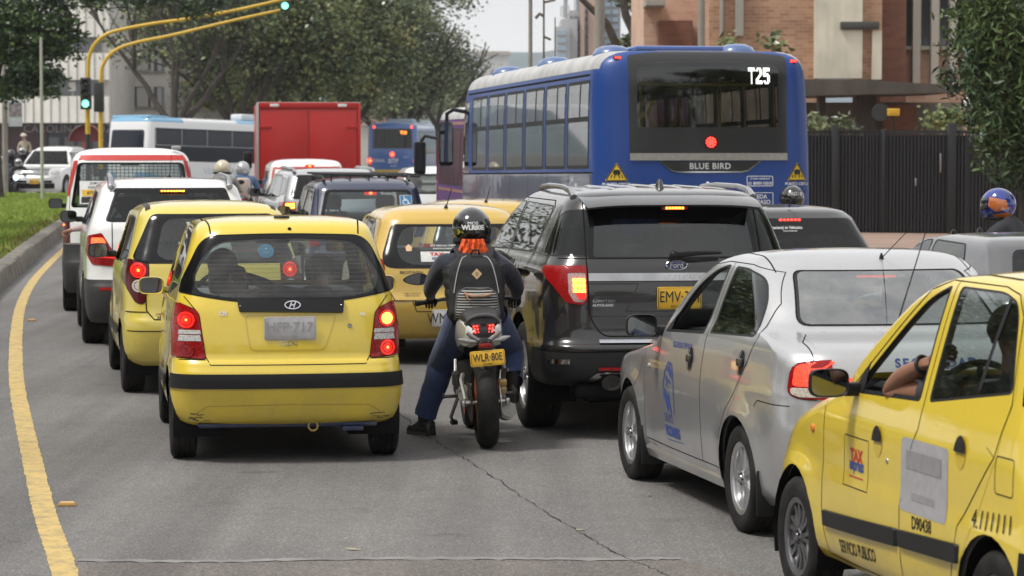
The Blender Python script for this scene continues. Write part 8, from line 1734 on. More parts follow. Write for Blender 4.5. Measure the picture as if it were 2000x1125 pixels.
def brick(name,c1,c2,mortar,scale=4.0):
 if name in _M: return _M[name]
 m,t,b = newmat(name); tc = N(t,'ShaderNodeTexCoord'); sp = N(t,'ShaderNodeSeparateXYZ'); cb = N(t,'ShaderNodeCombineXYZ'); ad = N(t,'ShaderNodeMath',operation='ADD')
 t.links.new(tc.outputs['Object'],sp.inputs[0]); t.links.new(sp.outputs['X'],ad.inputs[0]); t.links.new(sp.outputs['Y'],ad.inputs[1]); t.links.new(ad.outputs[0],cb.inputs['X']); t.links.new(sp.outputs['Z'],cb.inputs['Y'])
 br = N(t,'ShaderNodeTexBrick',Scale=scale); br.inputs['Color1'].default_value = rgba(c1); br.inputs['Color2'].default_value = rgba(c2); br.inputs['Mortar'].default_value = rgba(mortar); br.inputs['Mortar Size'].default_value = .016; br.inputs['Brick Width'].default_value = 1.0; br.inputs['Row Height'].default_value = .36; br.inputs['Bias'].default_value = -.1
 n1 = N(t,'ShaderNodeTexNoise',Scale=1.3,Detail=7); mr = N(t,'ShaderNodeMapRange'); mr.inputs['To Min'].default_value = .65; mr.inputs['To Max'].default_value = 1.35; hs = N(t,'ShaderNodeHueSaturation'); t.links.new(cb.outputs[0],br.inputs['Vector']); t.links.new(tc.outputs['Object'],n1.inputs['Vector']); t.links.new(n1.outputs['Fac'],mr.inputs['Value']); t.links.new(br.outputs['Color'],hs.inputs['Color']); t.links.new(mr.outputs[0],hs.inputs['Value']); t.links.new(hs.outputs[0],b.inputs['Base Color']); b.inputs['Roughness'].default_value = .9
 _M[name] = m; return m
WING = plain('window_glass',(.05,.055,.06),.08,coat=1); CONC = bldmat('concrete_wall',(.32,.30,.26)); WPAN = bldmat('white_panel',(.84,.81,.75),.1); GRYW = bldmat('grey_render',(.60,.57,.53),.12); SHOP = plain('shop_dark',(.035,.035,.045),.5); MAR = plain('shop_maroon',(.06,.035,.038),.7)
def wbox(px0,py0,px1,py1,Y,depth=.4,fy=0):
 """box whose front face fills a picture rectangle at distance Y"""
 a,b = at(px0,py0,Y),at(px1,py1,Y); return ((a.x + b.x) / 2,Y + depth / 2 + fy,(a.z + b.z) / 2),(abs(b.x - a.x),depth,abs(a.z - b.z))
def left_building():
 Y = 150; root = empty('office_building',(0,0,0),0,'pale office building with white ribbed bands and dark ground floor at the left','building')
 c,d = wbox(-420,-220,212,385,Y,16,.5); MB().box(c,d).build('wall',GRYW,root)
 for y0,y1 in ((-150,0 - 60),(-10,72),(104,156),(188,240)):
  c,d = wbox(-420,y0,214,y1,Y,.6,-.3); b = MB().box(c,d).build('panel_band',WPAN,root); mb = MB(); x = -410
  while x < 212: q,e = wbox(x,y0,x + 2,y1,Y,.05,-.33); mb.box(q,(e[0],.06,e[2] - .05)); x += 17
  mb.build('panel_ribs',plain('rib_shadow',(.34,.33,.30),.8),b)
 for y0,y1 in ((-60,-10),(72,104),(156,188)):
  for x0 in range(-400,200,60): c,d = wbox(x0 + 2,y0 + 2,x0 + 56,y1 - 2,Y,.1,.42); w_ = MB().box(c,d).build('window',plain('ribbon_glass',(.14,.15,.16),.15,coat=.6),root); q,e = wbox(x0 + 28,y0 + 2,x0 + 30,y1 - 2,Y,.1,.36); MB().box(q,e).build('mullion',plain('mullion_grey',(.3,.3,.3),.5),w_)
 c,d = wbox(-420,242,92,390,Y,.3,.25); MB().box(c,d).build('ground_floor',MAR,root); c,d = wbox(92,242,212,390,Y,.3,.25); s = MB().box(c,d).build('shop_front',SHOP,root)
 mb = MB(); p = at(132,251,Y); put_text(mb,'CAROLINA CRUZ',frame((p.x,Y + .2,p.z),(1,0,0)),.42,sx=1.0); mb.build('shop_lettering',plain('shop_letter',(.28,.24,.24),.6),s,recalc=False)
 for x0 in (95,125,150,180): c,d = wbox(x0,268,x0 + 20,330,Y,.06,.2); MB().box(c,d).build('shop_window',WING,s)
 c,d = wbox(132,160,146,178,Y,.05,.36); MB().box(c,d).build('window_poster',plain('poster_white',(.65,.65,.63),.6),root)
left_building()
def grey_block():
 Y = 162; root = empty('apartment_building',(0,0,0),0,'grey apartment block with rows of windows behind the bare forked tree','building'); c,d = wbox(200,-260,265,390,Y,14); MB().box(c,d).build('wall',GRYW,root); c,d = wbox(262,-260,560,390,Y,13,-1.2); MB().box(c,d).build('bay',bldmat('grey_bay',(.64,.61,.57),.12),root)
 for y0 in (-40,30,100,170,240):
  for x0,x1,f in ((212,238,-.05),(266,300,-1.25),(306,326,-1.25),(340,372,-1.25),(385,415,-1.25),(430,465,-1.25),(480,515,-1.25)):
   c,d = wbox(x0,y0,x1,y0 + 40,Y,.06,f - .02); w_ = MB().box(c,d).build('window',WING,root); q,e = wbox(x0 + 7,y0 + 2,x1 - 5,y0 + 39,Y,.04,f - .05); MB().box(q,e).build('blind',plain('blind_pale',(.46,.45,.42),.8),w_); q,e = wbox(x0 - 2,y0 + 40,x1 + 2,y0 + 43,Y,.18,f - .12); MB().box(q,e).build('sill',CONC,w_)
grey_block()
def brick_building():
 Y = 74; root = empty('brick_building',(0,0,0),0,'brick building with a concrete panel and slender pilasters behind the black fence','building'); B1 = brick('brick_orange',(.46,.27,.165),(.33,.17,.10),(.45,.39,.33)); B2 = brick('brick_dark',(.20,.085,.05),(.15,.06,.04),(.14,.10,.08)); B3 = brick('brick_pink',(.58,.38,.28),(.50,.30,.21),(.52,.45,.38))
 T = plain('trim_concrete',(.42,.39,.33),.85)
 c,d = wbox(1258,-300,1392,260,Y + 3,8); MB().box(c,d).build('wall',B3,root); c,d = wbox(1286,40,1352,260,Y + 2.2,.8); MB().box(c,d).build('pier',B2,root); c,d = wbox(1262,0,1300,10,Y + 1.5,2); MB().box(c,d).build('concrete_lintel',CONC,root)
 c,d = wbox(1386,-300,1596,330,Y,9); MB().box(c,d).build('wall',B1,root); c,d = wbox(1594,-300,1684,153,Y - .3,1); MB().box(c,d).build('concrete_panel',bldmat('panel_beige',(.62,.57,.46),.2),root); c,d = wbox(1684,-300,1722,155,Y - .15,1); MB().box(c,d).build('brick_strip',B1,root); c,d = wbox(1704,60,1722,155,Y - .32,.5); MB().box(c,d).build('concrete_strip',bldmat('panel_beige',(.62,.57,.46),.2),root)
 c,d = wbox(1642,42,1718,57,Y - .42,.2); MB().box(c,d,.03).build('dark_strip',plain('strip_dark',(.07,.065,.06),.9),root)  # dark strip across the concrete panel
 c,d = wbox(1722,-300,1768,330,Y + .2,6); MB().box(c,d).build('wall',B2,root); c,d = wbox(1766,-300,2300,330,Y + 1,8); MB().box(c,d).build('wall',B3,root)
 for x0 in (1786,1822,1858,1896,1932): c,d = wbox(x0,-300,x0 + 11,165,Y + .6,.5); MB().box(c,d).build('pilaster',T,root)
 for x0 in (1768,1799,1835,1871,1908):
  c,d = wbox(x0,-60,x0 + 20,90,Y + .9,.08); w_ = MB().box(c,d).build('window',WING,root); q,e = wbox(x0 - 1,90,x0 + 21,97,Y + .78,.2); MB().box(q,e).build('sill',T,w_); q,e = wbox(x0 - 2,-60,x0,90,Y + .82,.1); MB().box(q,e).build('frame',T,w_)
 for x0,x1 in ((1408,1412),(1438,1452)): c,d = wbox(x0,-300,x1,70,Y - .2,.3); MB().box(c,d).build('downpipe',CONC,root)
brick_building()
def canopy():
 Y = 67; root = empty('entrance_canopy',(0,0,0),0,'low concrete entrance canopy on square posts behind the black fence','canopy'); mb = MB(); P = [at(1570,155,Y),at(1700,155,Y),at(1760,161,Y),at(1872,166,Y),at(1872,180,Y),at(1570,187,Y)]
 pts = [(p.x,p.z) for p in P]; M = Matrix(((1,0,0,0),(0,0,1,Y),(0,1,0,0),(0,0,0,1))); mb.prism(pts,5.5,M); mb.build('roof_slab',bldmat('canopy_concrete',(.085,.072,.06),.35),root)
 for x0,x1 in ((1680,1710),(1600,1612)): c,d = wbox(x0,186,x1,330,Y + 1,.6); c = (c[0],c[1],c[2]); MB().box(c,d).build('post',plain('post_brown',(.05,.04,.034),.85),root)
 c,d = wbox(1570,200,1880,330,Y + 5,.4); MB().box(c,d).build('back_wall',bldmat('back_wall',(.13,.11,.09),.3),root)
 c,d = wbox(1730,205,1790,320,Y + 4,.6); MB().box(c,d).build('brick_wall',brick('brick_dark',(.20,.085,.05),(.15,.06,.04),(.14,.10,.08)),root)
canopy()
def fence():
 Y = 59.6; root = empty('fence',(0,0,0),0,'tall black metal fence of narrow vertical bars along the right pavement','fence'); FM = plain('fence_black',(.014,.014,.016),.5,vary=.3); a0,a1 = 1560,2120
 P = lambda px,z,yy=0: V3((at(px,300,Y).x,Y + yy - (px - 1580) * .004,z)); rnd = random.Random(6)
 for k,(x0,x1) in enumerate(((1560,1700),(1700,1836),(1850,2120))):
  mb = MB(); x = x0
  while x < x1: h = 2.24 + .05 * math.sin(x * .02); p = P(x,0); mb.box((p.x,p.y,h / 2),(.040,.03,h)); x += 6.4
  mb.build('bar_panel',FM,root)
  for z in (.25,1.62,2.24): a,b = P(x0,z),P(x1,z); MB().box(((a.x + b.x) / 2,(a.y + b.y) / 2 + .04,z),((b - a).length,.04,.06),rot=(0,0,math.atan2(b.y - a.y,b.x - a.x))).build('rail',FM,root)
  if k < 3: a,b = P(x0,1),P(x1,1); MB().box(((a.x + b.x) / 2,(a.y + b.y) / 2 + .09,1.12),((b - a).length,.008,2.1),rot=(0,0,math.atan2(b.y - a.y,b.x - a.x))).build('dark_fill_sheet',plain('sheet_dark',(.016,.016,.018),.7),root)  # added dark sheet stands in for the darkness behind the bars
 for x,h,w_ in ((1628,2.40,.14),(1843,2.42,.17),(1718,2.3,.08)): p = P(x,0); MB().box((p.x,p.y - .05,h / 2),(w_,w_,h),.01).build('post',FM,root)
 mb = MB(); p = P(1822,1.55); mb.box((p.x,p.y - .08,1.6),(.03,.05,.4),.01); p = P(1777,1.4); mb.box((p.x,p.y - .08,1.2),(.03,.05,.16),.01); mb.build('gate_handle',STEEL,root)
fence()
g0,g1 = gnd(1560,492),gnd(2100,520); rk = []
sheet('pavement',[(2.9,92),(4.3,60),(5.35,44),(5.6,20),(30,20),(30,92)],.13,brick('brick_paving',(.28,.19,.15),(.23,.16,.12),(.20,.17,.14),5))
mb = MB(); mb.grid([[(x,y,0),(x,y,.15),(x + .15,y,.15)] for x,y in ((2.9,92),(4.3,60),(5.35,44),(5.6,20))]); tag(mb.build('pavement_kerb',CONC),kind='structure')
def tower():
 Y = 230; root = empty('tower_block',(0,0,0),0,'hazy pink and grey tower block beyond the concrete utility pole','building'); W1 = bldmat('tower_grey',(.42,.42,.43),.1,.3); W2 = bldmat('tower_pink',(.52,.36,.29),.1,.3); GB = plain('tower_glass',(.30,.38,.46),.2,coat=.5)
 for x0,y0,x1,f in ((1086,52,1112,0),(1096,36,1128,1),(1113,18,1180,2),(1128,-60,1215,4)): c,d = wbox(x0,y0,x1,360,Y,10,f); MB().box(c,d).build('wall',W1,root)
 c,d = wbox(1134,3,1142,360,Y,.6,1.2); MB().box(c,d).build('pier',W2,root); c,d = wbox(1150,-20,1170,360,Y,.6,1.6); MB().box(c,d).build('pier',W2,root)
 for y0 in range(-30,130,15):
  for x0,x1,f in ((1088,1106,-.1),(1114,1120,1.8),(1122,1132,1.8),(1144,1149,1.8),(1172,1180,1.7),(1184,1196,3.8),(1199,1211,3.8)):
   if (x0 < 1110 and y0 < 55) or (x0 < 1125 and y0 < 20): continue
   c,d = wbox(x0,y0,x1,y0 + 9,Y,.1,f); MB().box(c,d).build('window',GB if x0 < 1110 or x0 > 1170 else plain('tower_window',(.16,.17,.19),.2),root)
 mb = MB(); a = at(1096,33,Y); b = at(1112,33,Y)
 for i in range(5): x = a.x + (b.x - a.x) * i / 4; mb.cyl((x,Y + 1,a.z),(x,Y + 1,a.z + .9),.04,n=5)
 mb.cyl((a.x,Y + 1,a.z + .9),(b.x,Y + 1,a.z + .9),.04,n=5); mb.build('balcony_railing',plain('railing_grey',(.35,.36,.37),.5),root)
 mb = MB(); p = at(1106,33,Y); mb.cyl((p.x,Y + 3,p.z),(p.x,Y + 3,p.z + 4),.2,n=6); mb.box((p.x,Y + 3,p.z + 4.3),(3.4,2,.5)); mb.build('water_tank_frame',W1,root)
tower()
def hills():
 mb = MB(); rnd = random.Random(3); rows = []
 for j,(Y,k) in enumerate(((2050,0),(2150,.75),(2300,1))):
  r_ = []
  for i in range(81): x = -900 + i * 22.5; px = x / Y * FPX + 1000; h = 78 + 20 * noise.noise(V3((x * .006,3,0))) + 7 * noise.noise(V3((x * .03,9,0))); r_.append((x,Y,-5 + k * h))
  rows.append(r_)
 mb.grid(rows); o = mb.build('hills',plain('hill_green',(.07,.11,.13),.95,vary=.3,scale=.02)); tag(o,kind='structure')
hills()
b = at(935,150,900); pk = empty('apartment_building',(b.x + 4,900,0),0,'tiny hazy pale house at the foot of the distant hill','building'); MB().box((0,4,14),(11,8,30)).build('wall',bldmat('far_pale',(.5,.5,.5)),pk); MB().box((0,4,29.5),(12,9,1.2)).build('roof',bldmat('far_roof',(.4,.35,.33)),pk)
rh = empty('house',(at(735,225,210).x,210,0),0,'pinkish tiled roof glimpsed between trunks left of the far blue bus','house'); MB().box((0,3,1.6),(5.5,6,3.2)).build('wall',bldmat('house_wall',(.5,.46,.42)),rh); mb = MB(); mb.prism([(-3.2,3.1),(3.2,3.1),(.3,4.9)],6.4,Matrix(((1,0,0,0),(0,0,1,-.2),(0,1,0,0),(0,0,0,1)))); mb.build('roof',bldmat('house_roof',(.46,.33,.28)),rh)
# --- poles, signals, small street furniture
def pole(name,label,cat,px,Y,r,h,mat,top_r=None,arms=()):
 x = at(px,300,Y).x; root = empty(name,(x,Y,0),0,label,cat); MB().cyl((0,0,0),(0,0,h),r,top_r or r * .8,12).build('shaft',mat,root)
 for k,pts in enumerate(arms): MB().tube([at(a,b_,Y) - V3((x,Y,0)) for a,b_ in pts],.04 if k == 0 else .03,5).build('arm',mat,root)
 return root
PC = bldmat('pole_concrete',(.24,.22,.19),.25,2)
pole('utility_pole','tall grey utility pole standing alone against the white sky','pole',1036,62,.048,9,PC,.04); pole('utility_pole','thin dark pole with small twiggy brackets against the white sky','pole',1062,66,.026,9,plain('pole_dark',(.10,.085,.07),.8),.02,([(1062,32),(1054,27),(1046,36)],[(1062,72),(1070,75),(1076,78)],[(1062,5),(1075,2),(1085,0)]))
pole('utility_pole','short thin pole with a broken top in front of the tower block','pole',1084,70,.018,5.1,plain('pole_dark',(.10,.085,.07),.8)); pole('utility_pole','thick concrete utility pole behind the bus roof vent','pole',1171,60,.115,10,PC,.10); pole('utility_pole','grey pole in front of the brick building above the bus roof','pole',1369,58,.075,10,PC,.07)
pole('lamp_post','slim pale grey post on the lawn in front of the white jeep','post',82,86,.055,5.2,plain('post_grey',(.36,.36,.31),.6)); lp = pole('lamp_post','thicker concrete post with a hanging banner at the far left','post',10,101,.11,6.5,PC)
bn = empty('banner',(at(30,220,101).x,101,0),0,'pale printed banner hanging beside the concrete post at the far left','banner'); z0,z1 = at(30,247,101).z,at(30,193,101).z; MB().box((0,0,(z0 + z1) / 2),(.50,.03,z1 - z0),.004).build('cloth',plain('banner_cloth',(.50,.52,.55),.8),bn); MB().box((0,-.022,z0 + (z1 - z0) * .60),(.44,.012,(z1 - z0) * .5)).build('printed_picture',plain('banner_print',(.20,.18,.19),.8,vary=.9,scale=7),bn)
YP = plain('signal_yellow',(.58,.36,.02),.4,vary=.15,scale=3)
def head(root,c,lit=True,back=False):
 h = MB().box(c,(.36,.24,1.08),.04).build('signal_head',plain('signal_black',(.018,.02,.018),.5),root)
 if back: return
 for k,(z,m) in enumerate(((.34,None),(0,None),(-.34,glow('green_light',(.30,1,.78),2.2,40)))):
  p = V3(c) + V3((0,-.125,z)); mb = MB(); mb.lathe([(.13,0),(.12,.01),(0,.03)],Matrix.Translation(p) @ Matrix.Rotation(R(90),4,'X'),20); mb.build('signal_lamp',m or plain('lamp_off',(.04,.04,.042),.2,coat=1),h); mb = MB(); rows = [[p + V3((.145 * math.cos(a),-t * .2,.145 * math.sin(a))) for a in [math.pi * (-.05 + 1.1 * q / 12) for q in range(13)]] for t in (0,1)]; mb.grid(rows); mb.build('lamp_hood',plain('signal_black',(.018,.02,.018),.5),h,recalc=False)
def gantry(label,px,Y,path,headz=None,tip=None,back=False,ph=232):
 x = at(px,300,Y).x; root = empty('traffic_light',(x,Y,0),0,label,'traffic light','yellow traffic light gantries'); o = V3((x,Y,0)); pts = [V3((0,0,at(px,path[0][1],Y).z))] + [at(a,b_,Y) - o for a,b_ in path]
 zt = pts[0].z; MB().cyl((0,0,at(px,ph,Y).z),(0,0,zt),.085,.08,12).build('post',YP,root); MB().cyl((0,0,0),(0,0,at(px,ph,Y).z),.09,.086,12).build('post_base',plain('post_black',(.02,.02,.02),.5),root)
 n = len(pts); sm = smooth_path([tuple(p) for p in pts],6); MB().tube(sm,[.072 - .022 * i / len(sm) for i in range(len(sm))],10).build('arm',YP,root)
 if headz: head(root,(-.02,-.24,at(px,headz,Y).z),back=back)
 if tip: p = at(*tip,Y) - o; head(root,(p.x,p.y - .2,p.z + .34)); MB().box((p.x,p.y,p.z - .30),(.05,.1,.5)).build('bracket',plain('signal_black',(.018,.02,.018),.5),root)
gantry('nearer yellow traffic light gantry with a green lamp on its post',172,96,[(172,150),(173,118),(180,95),(195,76),(215,64),(250,55),(300,46),(380,35),(470,18),(560,-2),(640,-16)],headz=183,ph=262)
gantry('farther yellow traffic light gantry with a green lamp at its arm tip',197,103,[(197,160),(198,138),(206,118),(220,102),(240,91),(270,82),(330,70),(430,46),(500,30),(556,18)],headz=190,tip=(558,12),back=True,ph=330)
gl = empty('globe_lamp',(at(1893,203,52).x,52,0),0,'white globe lamp on a thin black post at the fence beside the weeping tree','lamp'); z = at(1893,203,52).z; MB().ball((0,0,z),.125,n=20).build('globe',plain('globe_white',(.75,.76,.80),.25),gl); MB().cyl((0,0,0),(0,0,z - .1),.03,n=8).build('post',BLACK,gl)
sgn = empty('sign',(at(1745,219,64).x,64,0),0,'small yellow notice beside a dark round disc under the canopy','sign'); z = at(1745,219,64).z; mb = MB().box((0,0,z),(.28,.02,.16),.004).build('notice_board',plain('notice_yellow',(.70,.42,.03),.5),sgn); t_ = MB(); put_text(t_,'PARQUEADERO',frame((0,-.014,z + .03),(1,0,0)),.025,sx=1.2); put_text(t_,'PRIVADO',frame((0,-.014,z - .03),(1,0,0)),.025,sx=1.4); t_.build('notice_lettering',INKR,mb,recalc=False); MB().cyl((-.28,.05,z),(-.28,.09,z),.20,n=28).build('disc',plain('disc_dark',(.03,.03,.03),.6),sgn); MB().cyl((0,.03,0),(0,.03,z),.02,n=8).build('post',BLACK,sgn)
kk = empty('kiosk',(at(165,300,118).x,118,0),0,'red domed phone shelter behind the yellow traffic light post','kiosk'); zt = at(165,243,118).z; mb = MB(); rd = .72
rows = [[(rd * math.cos(a),yy,zt - rd + rd * 1.0 * math.sin(a)) for a in [math.pi * i / 16 for i in range(17)]] for yy in (0,.7)]; mb.grid(rows); mb.build('dome',plain('kiosk_red',(.36,.03,.035),.3,coat=.6),kk); MB().prism([(rd * .97 * math.cos(a),rd * .97 * math.sin(a)) for a in [math.pi * i / 16 for i in range(17)]],.04,Matrix(((1,0,0,0),(0,0,1,.4),(0,1,0,zt - rd),(0,0,0,1)))).build('back_panel',plain('kiosk_maroon',(.16,.02,.025),.5),kk); MB().box((0,.5,(zt - rd) / 2),(.3,.2,zt - rd)).build('post',plain('kiosk_red',(.36,.03,.035),.3),kk)
# ------------------------------------------------------------------ people and motorcycles further off
def seated(name,label,loc,rz,jacket,trouser,hm,hl_r=.14,group=None,sc=1.0,lean=.0,visor=True,open_face=False,skinm=None,legs=True,hmat=None):
 J = {'pelvis': (0,0,.88,.14,.12),'belly': (0,.02,1.0,.14,.11),'chest': (0,.08 + lean,1.21,.175,.13),'neckb': (0,.12 + lean,1.31,.08),'neck': (0,.14 + lean,1.34,.055),'head': (0,.17 + lean,1.42,.09),'crown': (0,.17 + lean,1.50,.065),'shL': (-.20,.10 + lean,1.255,.09),'elL': (-.31,.28 + lean,1.02,.053),'wrL': (-.28,.52 + lean,.99,.036),'haL': (-.27,.60 + lean,.98,.036),'shR': (.20,.10 + lean,1.255,.09),'elR': (.31,.28 + lean,1.02,.053),'wrR': (.28,.52 + lean,.99,.036),'haR': (.27,.60 + lean,.98,.036),
   'hipL': (-.10,.02,.84,.10),'knL': (-.22,.40,.62,.07),'anL': (-.22,.18,.24,.05),'toL': (-.23,.32,.19,.04),'hipR': (.10,.02,.84,.10),'knR': (.22,.40,.62,.07),'anR': (.22,.18,.24,.05),'toR': (.23,.32,.19,.04)}
 reg = [(('pelvis','belly','chest','neckb'),0),(('neckb','neck','head','crown'),1),(('chest','shL','elL','wrL'),0),(('chest','shR','elR','wrR'),0),(('wrL','haL'),3),(('wrR','haR'),3),(('pelvis','hipL','knL','anL'),2),(('pelvis','hipR','knR','anR'),2),(('anL','toL'),3),(('anR','toR'),3)]
 b = figure('person',J,[jacket,skinm or SKIN,trouser,BOOT],reg,label=label,loc=loc,rz=R(rz),sub=1,group=group); helmet(b,(0,.20 + lean,1.43),hl_r,0,hm,visor,open_face); return b
def small_bike(label,loc,rz,col,light=None,group='motorcycles in the traffic'):
 root = empty('motorcycle',loc,R(rz),label,'motorcycle',group)
 for y in (-.62,.68): wheel(root,(0,y,.30),.30,.11,.21,1,ALLOYD)
 mb = MB(); mb.box((0,.05,.45),(.26,.5,.34),.08); mb.tube([(0,-.6,.3),(0,.0,.42)],.05,8); mb.tube([(0,.68,.3),(0,.5,.95)],.045,8); mb.build('frame',plain('engine_black',(.025,.025,.025),.5,.4),root); mb = MB(); mb.tube([(0,.0,.78),(0,.22,.86),(0,.42,.86)],[.08,.14,.10],12); mb.tube([(0,-.85,.88),(0,-.5,.80),(0,-.1,.78)],[.04,.09,.08],10); mb.build('fuel_tank',col,root); mb = MB(); mb.tube([(0,-.62,.86),(0,-.2,.80),(0,.06,.80)],[.10,.13,.10],10,flat=.6); mb.build('seat',BLACK,root)
 mb = MB(); mb.tube([(-.36,.45,1.0),(-.1,.52,.98),(.1,.52,.98),(.36,.45,1.0)],.016,6); mb.build('handlebar',DARK,root); mb = MB(); mb.ball((0,.62,.88),(.10,.08,.11),n=12); mb.build('headlight',light or lens('headlight_glass',(.5,.5,.5)),root); mb = MB(); mb.box((0,-.90,.86),(.12,.05,.06),.02); mb.build('tail_light',REDL,root)
 for sd in (-1,1): mb = MB(); mb.tube([(sd * .25,.48,1.0),(sd * .3,.46,1.16)],.008,5); mb.ball((sd * .34,.46,1.18),(.07,.02,.045),n=10); mb.build('mirror',BLACK,root)
 return root
HB = plain('helmet_gloss_black',(.012,.012,.013),.12,coat=1,vary=.6,scale=14); HBL = plain('helmet_blue',(.012,.028,.20),.12,coat=1,vary=.6,scale=16); HCR = plain('helmet_cream',(.55,.48,.36),.3,coat=.6); HSI = plain('helmet_silver',(.40,.41,.42),.25,.3,coat=.6)
JG = plain('jacket_grey',(.28,.27,.25),.85); JB = plain('jacket_blue',(.07,.12,.22),.85); JD = plain('jacket_dark',(.018,.018,.022),.8); TD = plain('trousers_dark',(.02,.022,.03),.9)
# black helmet behind the dark hatchback
p = at(1555,388,30.5); r1 = seated('rider','rider in a glossy black helmet right of the T25 bus',(p.x,30.4,p.z - 1.43),10,JD,TD,HB,.135)
mb = MB(); put_text(mb,'PRO10',frame((-.01,.035,1.485),(1,0,0)),.04,bold=.03,sx=1.0); mb.build('helmet_lettering',INKW,r1,recalc=False)
mb = MB(); mb.tube([(.12,-.02,1.20),(.19,.04,1.24),(.22,.10,1.22)],[.05,.06,.05],8); mb.build('reflective_vest',plain('vest_lime',(.50,.58,.08),.7),r1); small_bike('dark motorcycle under the black helmeted rider behind the grey hatchback',(p.x,30.3,p.z - 1.43),10,plain('tank_black',(.02,.02,.02),.3,coat=1))
# blue helmet at the right edge, looking left
p = at(1962,398,23.8); r2 = seated('rider','rider in a blue and orange helmet and dark jacket at the right edge',(p.x + .14,23.8,p.z - 1.44),62,JD,TD,HBL,.132)
hb = [c for c in bpy.data.objects if c.parent == r2 and c.name.startswith('helmet')][0]; bm = bmesh.new(); bm.from_mesh(hb.data); bv = BVHTree.FromBMesh(bm); bm.free(); mb = MB()
for poly in ([(-.04,1.50),(.10,1.47),(.12,1.40),(.02,1.37),(-.05,1.42)],[(-.02,1.35),(.12,1.37),(.10,1.33),(.0,1.32)]):
 G2 = polygeo(poly,.015); L = []
 for u,v in G2[0]: q = bv.ray_cast(V3((-2,.20 - u,v)),V3((1,0,0)))[0]; L.append(mb.bm.verts.new(q + V3((-.004,0,0))) if q else None)
 for f in G2[1]:
  if None not in [L[i] for i in f]: mb.bm.faces.new([L[i] for i in f])
mb.build('helmet_graphic',plain('graphic_orange',(.45,.13,.03),.2,coat=1),hb,recalc=False)
small_bike('dark motorcycle under the blue helmeted rider at the right edge',(p.x + .14,23.9,p.z - 1.44),62,plain('tank_black',(.02,.02,.02),.3,coat=1))
mb = MB(); mb.tube([(-.29,.40,1.06),(-.28,.52,1.0)],.058,8); mb.build('glove_cuff',plain('vest_lime',(.50,.58,.08),.7),r2)
# two riders between the white SUV and the coach
for px,py,Y,hm,jk,lab,of in ((434,330,52,HCR,JG,'rider in a cream helmet and pale jacket between the white SUV and the coach',True),(474,331,55,HSI,JB,'rider in a silver helmet and blue jacket left of the red truck',False)):
 p = at(px,py,Y); r3 = seated('rider',lab,(p.x,Y,p.z - 1.43),5,jk,TD,hm,.155 if of else .15,open_face=False,visor=not of); small_bike('motorcycle of the rider in the ' + ('cream' if of else 'silver') + ' helmet',(p.x,Y,p.z - 1.43),5,plain('tank_red',(.3,.03,.03),.3,coat=1) if of else plain('tank_blue',(.05,.2,.4),.3,coat=1))
 if not of: mb = MB(); mb.box((0,-.13,1.05),(.30,.16,.44),.07); k = mb.build('backpack',plain('bag_pale',(.45,.36,.31),.8)); k.location = r3.location; k.rotation_euler = r3.rotation_euler; tag(k,'pale pink rounded backpack on the blue jacketed rider','backpack')
 else: mb = MB(); mb.tube([(.155 * math.cos(a),.18 + .17 * math.sin(a),1.35) for a in [2 * math.pi * q / 20 for q in range(20)]],.02,6,closed=True); mb.build('helmet_band',DARK,r3)
# waiting riders at the far left
for i,(px,py,Y,hm,jk,lt,a) in enumerate(((10,312,106,HB,plain('jacket_teal',(.05,.10,.14),.85),glow('headlight_warm',(1,.85,.6),2.5),172),(24,300,107.5,HB,JD,None,176),(38,318,105.2,HSI,JD,glow('headlight_cool',(.75,.95,1),2.5),178),(46,296,108.5,HSI,JD,None,174))):
 p = at(px,py,Y); r4 = seated('rider',('dark helmeted rider in a teal jacket at the far left edge','dark helmeted rider at the back of the far left motorcycle group','front rider with a pale helmet beside the white jeep','rear rider with a pale helmet nearest the white jeep')[i],(p.x,Y,p.z - 1.43),a,jk,TD,hm,.15); small_bike(('motorcycle of the teal jacketed rider with a warm headlight','motorcycle at the back of the far left group','motorcycle with a cool white headlight beside the white jeep','motorcycle nearest the white jeep, behind the front one')[i],(p.x,Y,max(p.z - 1.43,-.2)),a,plain('tank_black',(.02,.02,.02),.3,coat=1),lt)
p = at(48,268,125); w_ = figure('person',{'pelvis': (0,0,.95,.15),'belly': (0,0,1.1,.15),'chest': (0,0,1.32,.17),'neck': (0,-.04,1.50,.06),'head': (-.03,-.06,1.62,.10),'crown': (-.03,-.06,1.70,.08),'shL': (-.2,0,1.38,.08),'elL': (-.28,-.05,1.12,.055),'haL': (-.24,-.15,.92,.04),'shR': (.2,0,1.38,.08),'elR': (.28,-.05,1.12,.055),'haR': (.24,-.15,.92,.04),'hipL': (-.1,0,.9,.1),'knL': (-.1,0,.5,.07),'anL': (-.1,0,.08,.05),'toL': (-.1,-.14,.04,.04),'hipR': (.1,0,.9,.1),'knR': (.1,0,.5,.07),'anR': (.1,0,.08,.05),'toR': (.1,-.14,.04,.04)},[plain('coat_beige',(.34,.29,.22),.9),SKIN2,TD,BOOT],[(('pelvis','belly','chest','neck'),0),(('neck','head','crown'),1),(('chest','shL','elL','haL'),0),(('chest','shR','elR','haR'),0),(('pelvis','hipL','knL','anL'),2),(('pelvis','hipR','knR','anR'),2),(('anL','toL'),3),(('anR','toR'),3)],label='walker in a beige coat and pale cap behind the white vehicles at far left',loc=(p.x,125,p.z - 1.62),sub=1)
mb = MB(); mb.lathe([(.16,0),(.15,.02),(.125,.03),(.11,.10),(.0,.13)],Matrix.Translation((-.03,-.07,1.68)),16); mb.build('cap',plain('cap_pale',(.6,.55,.45),.8),w_)
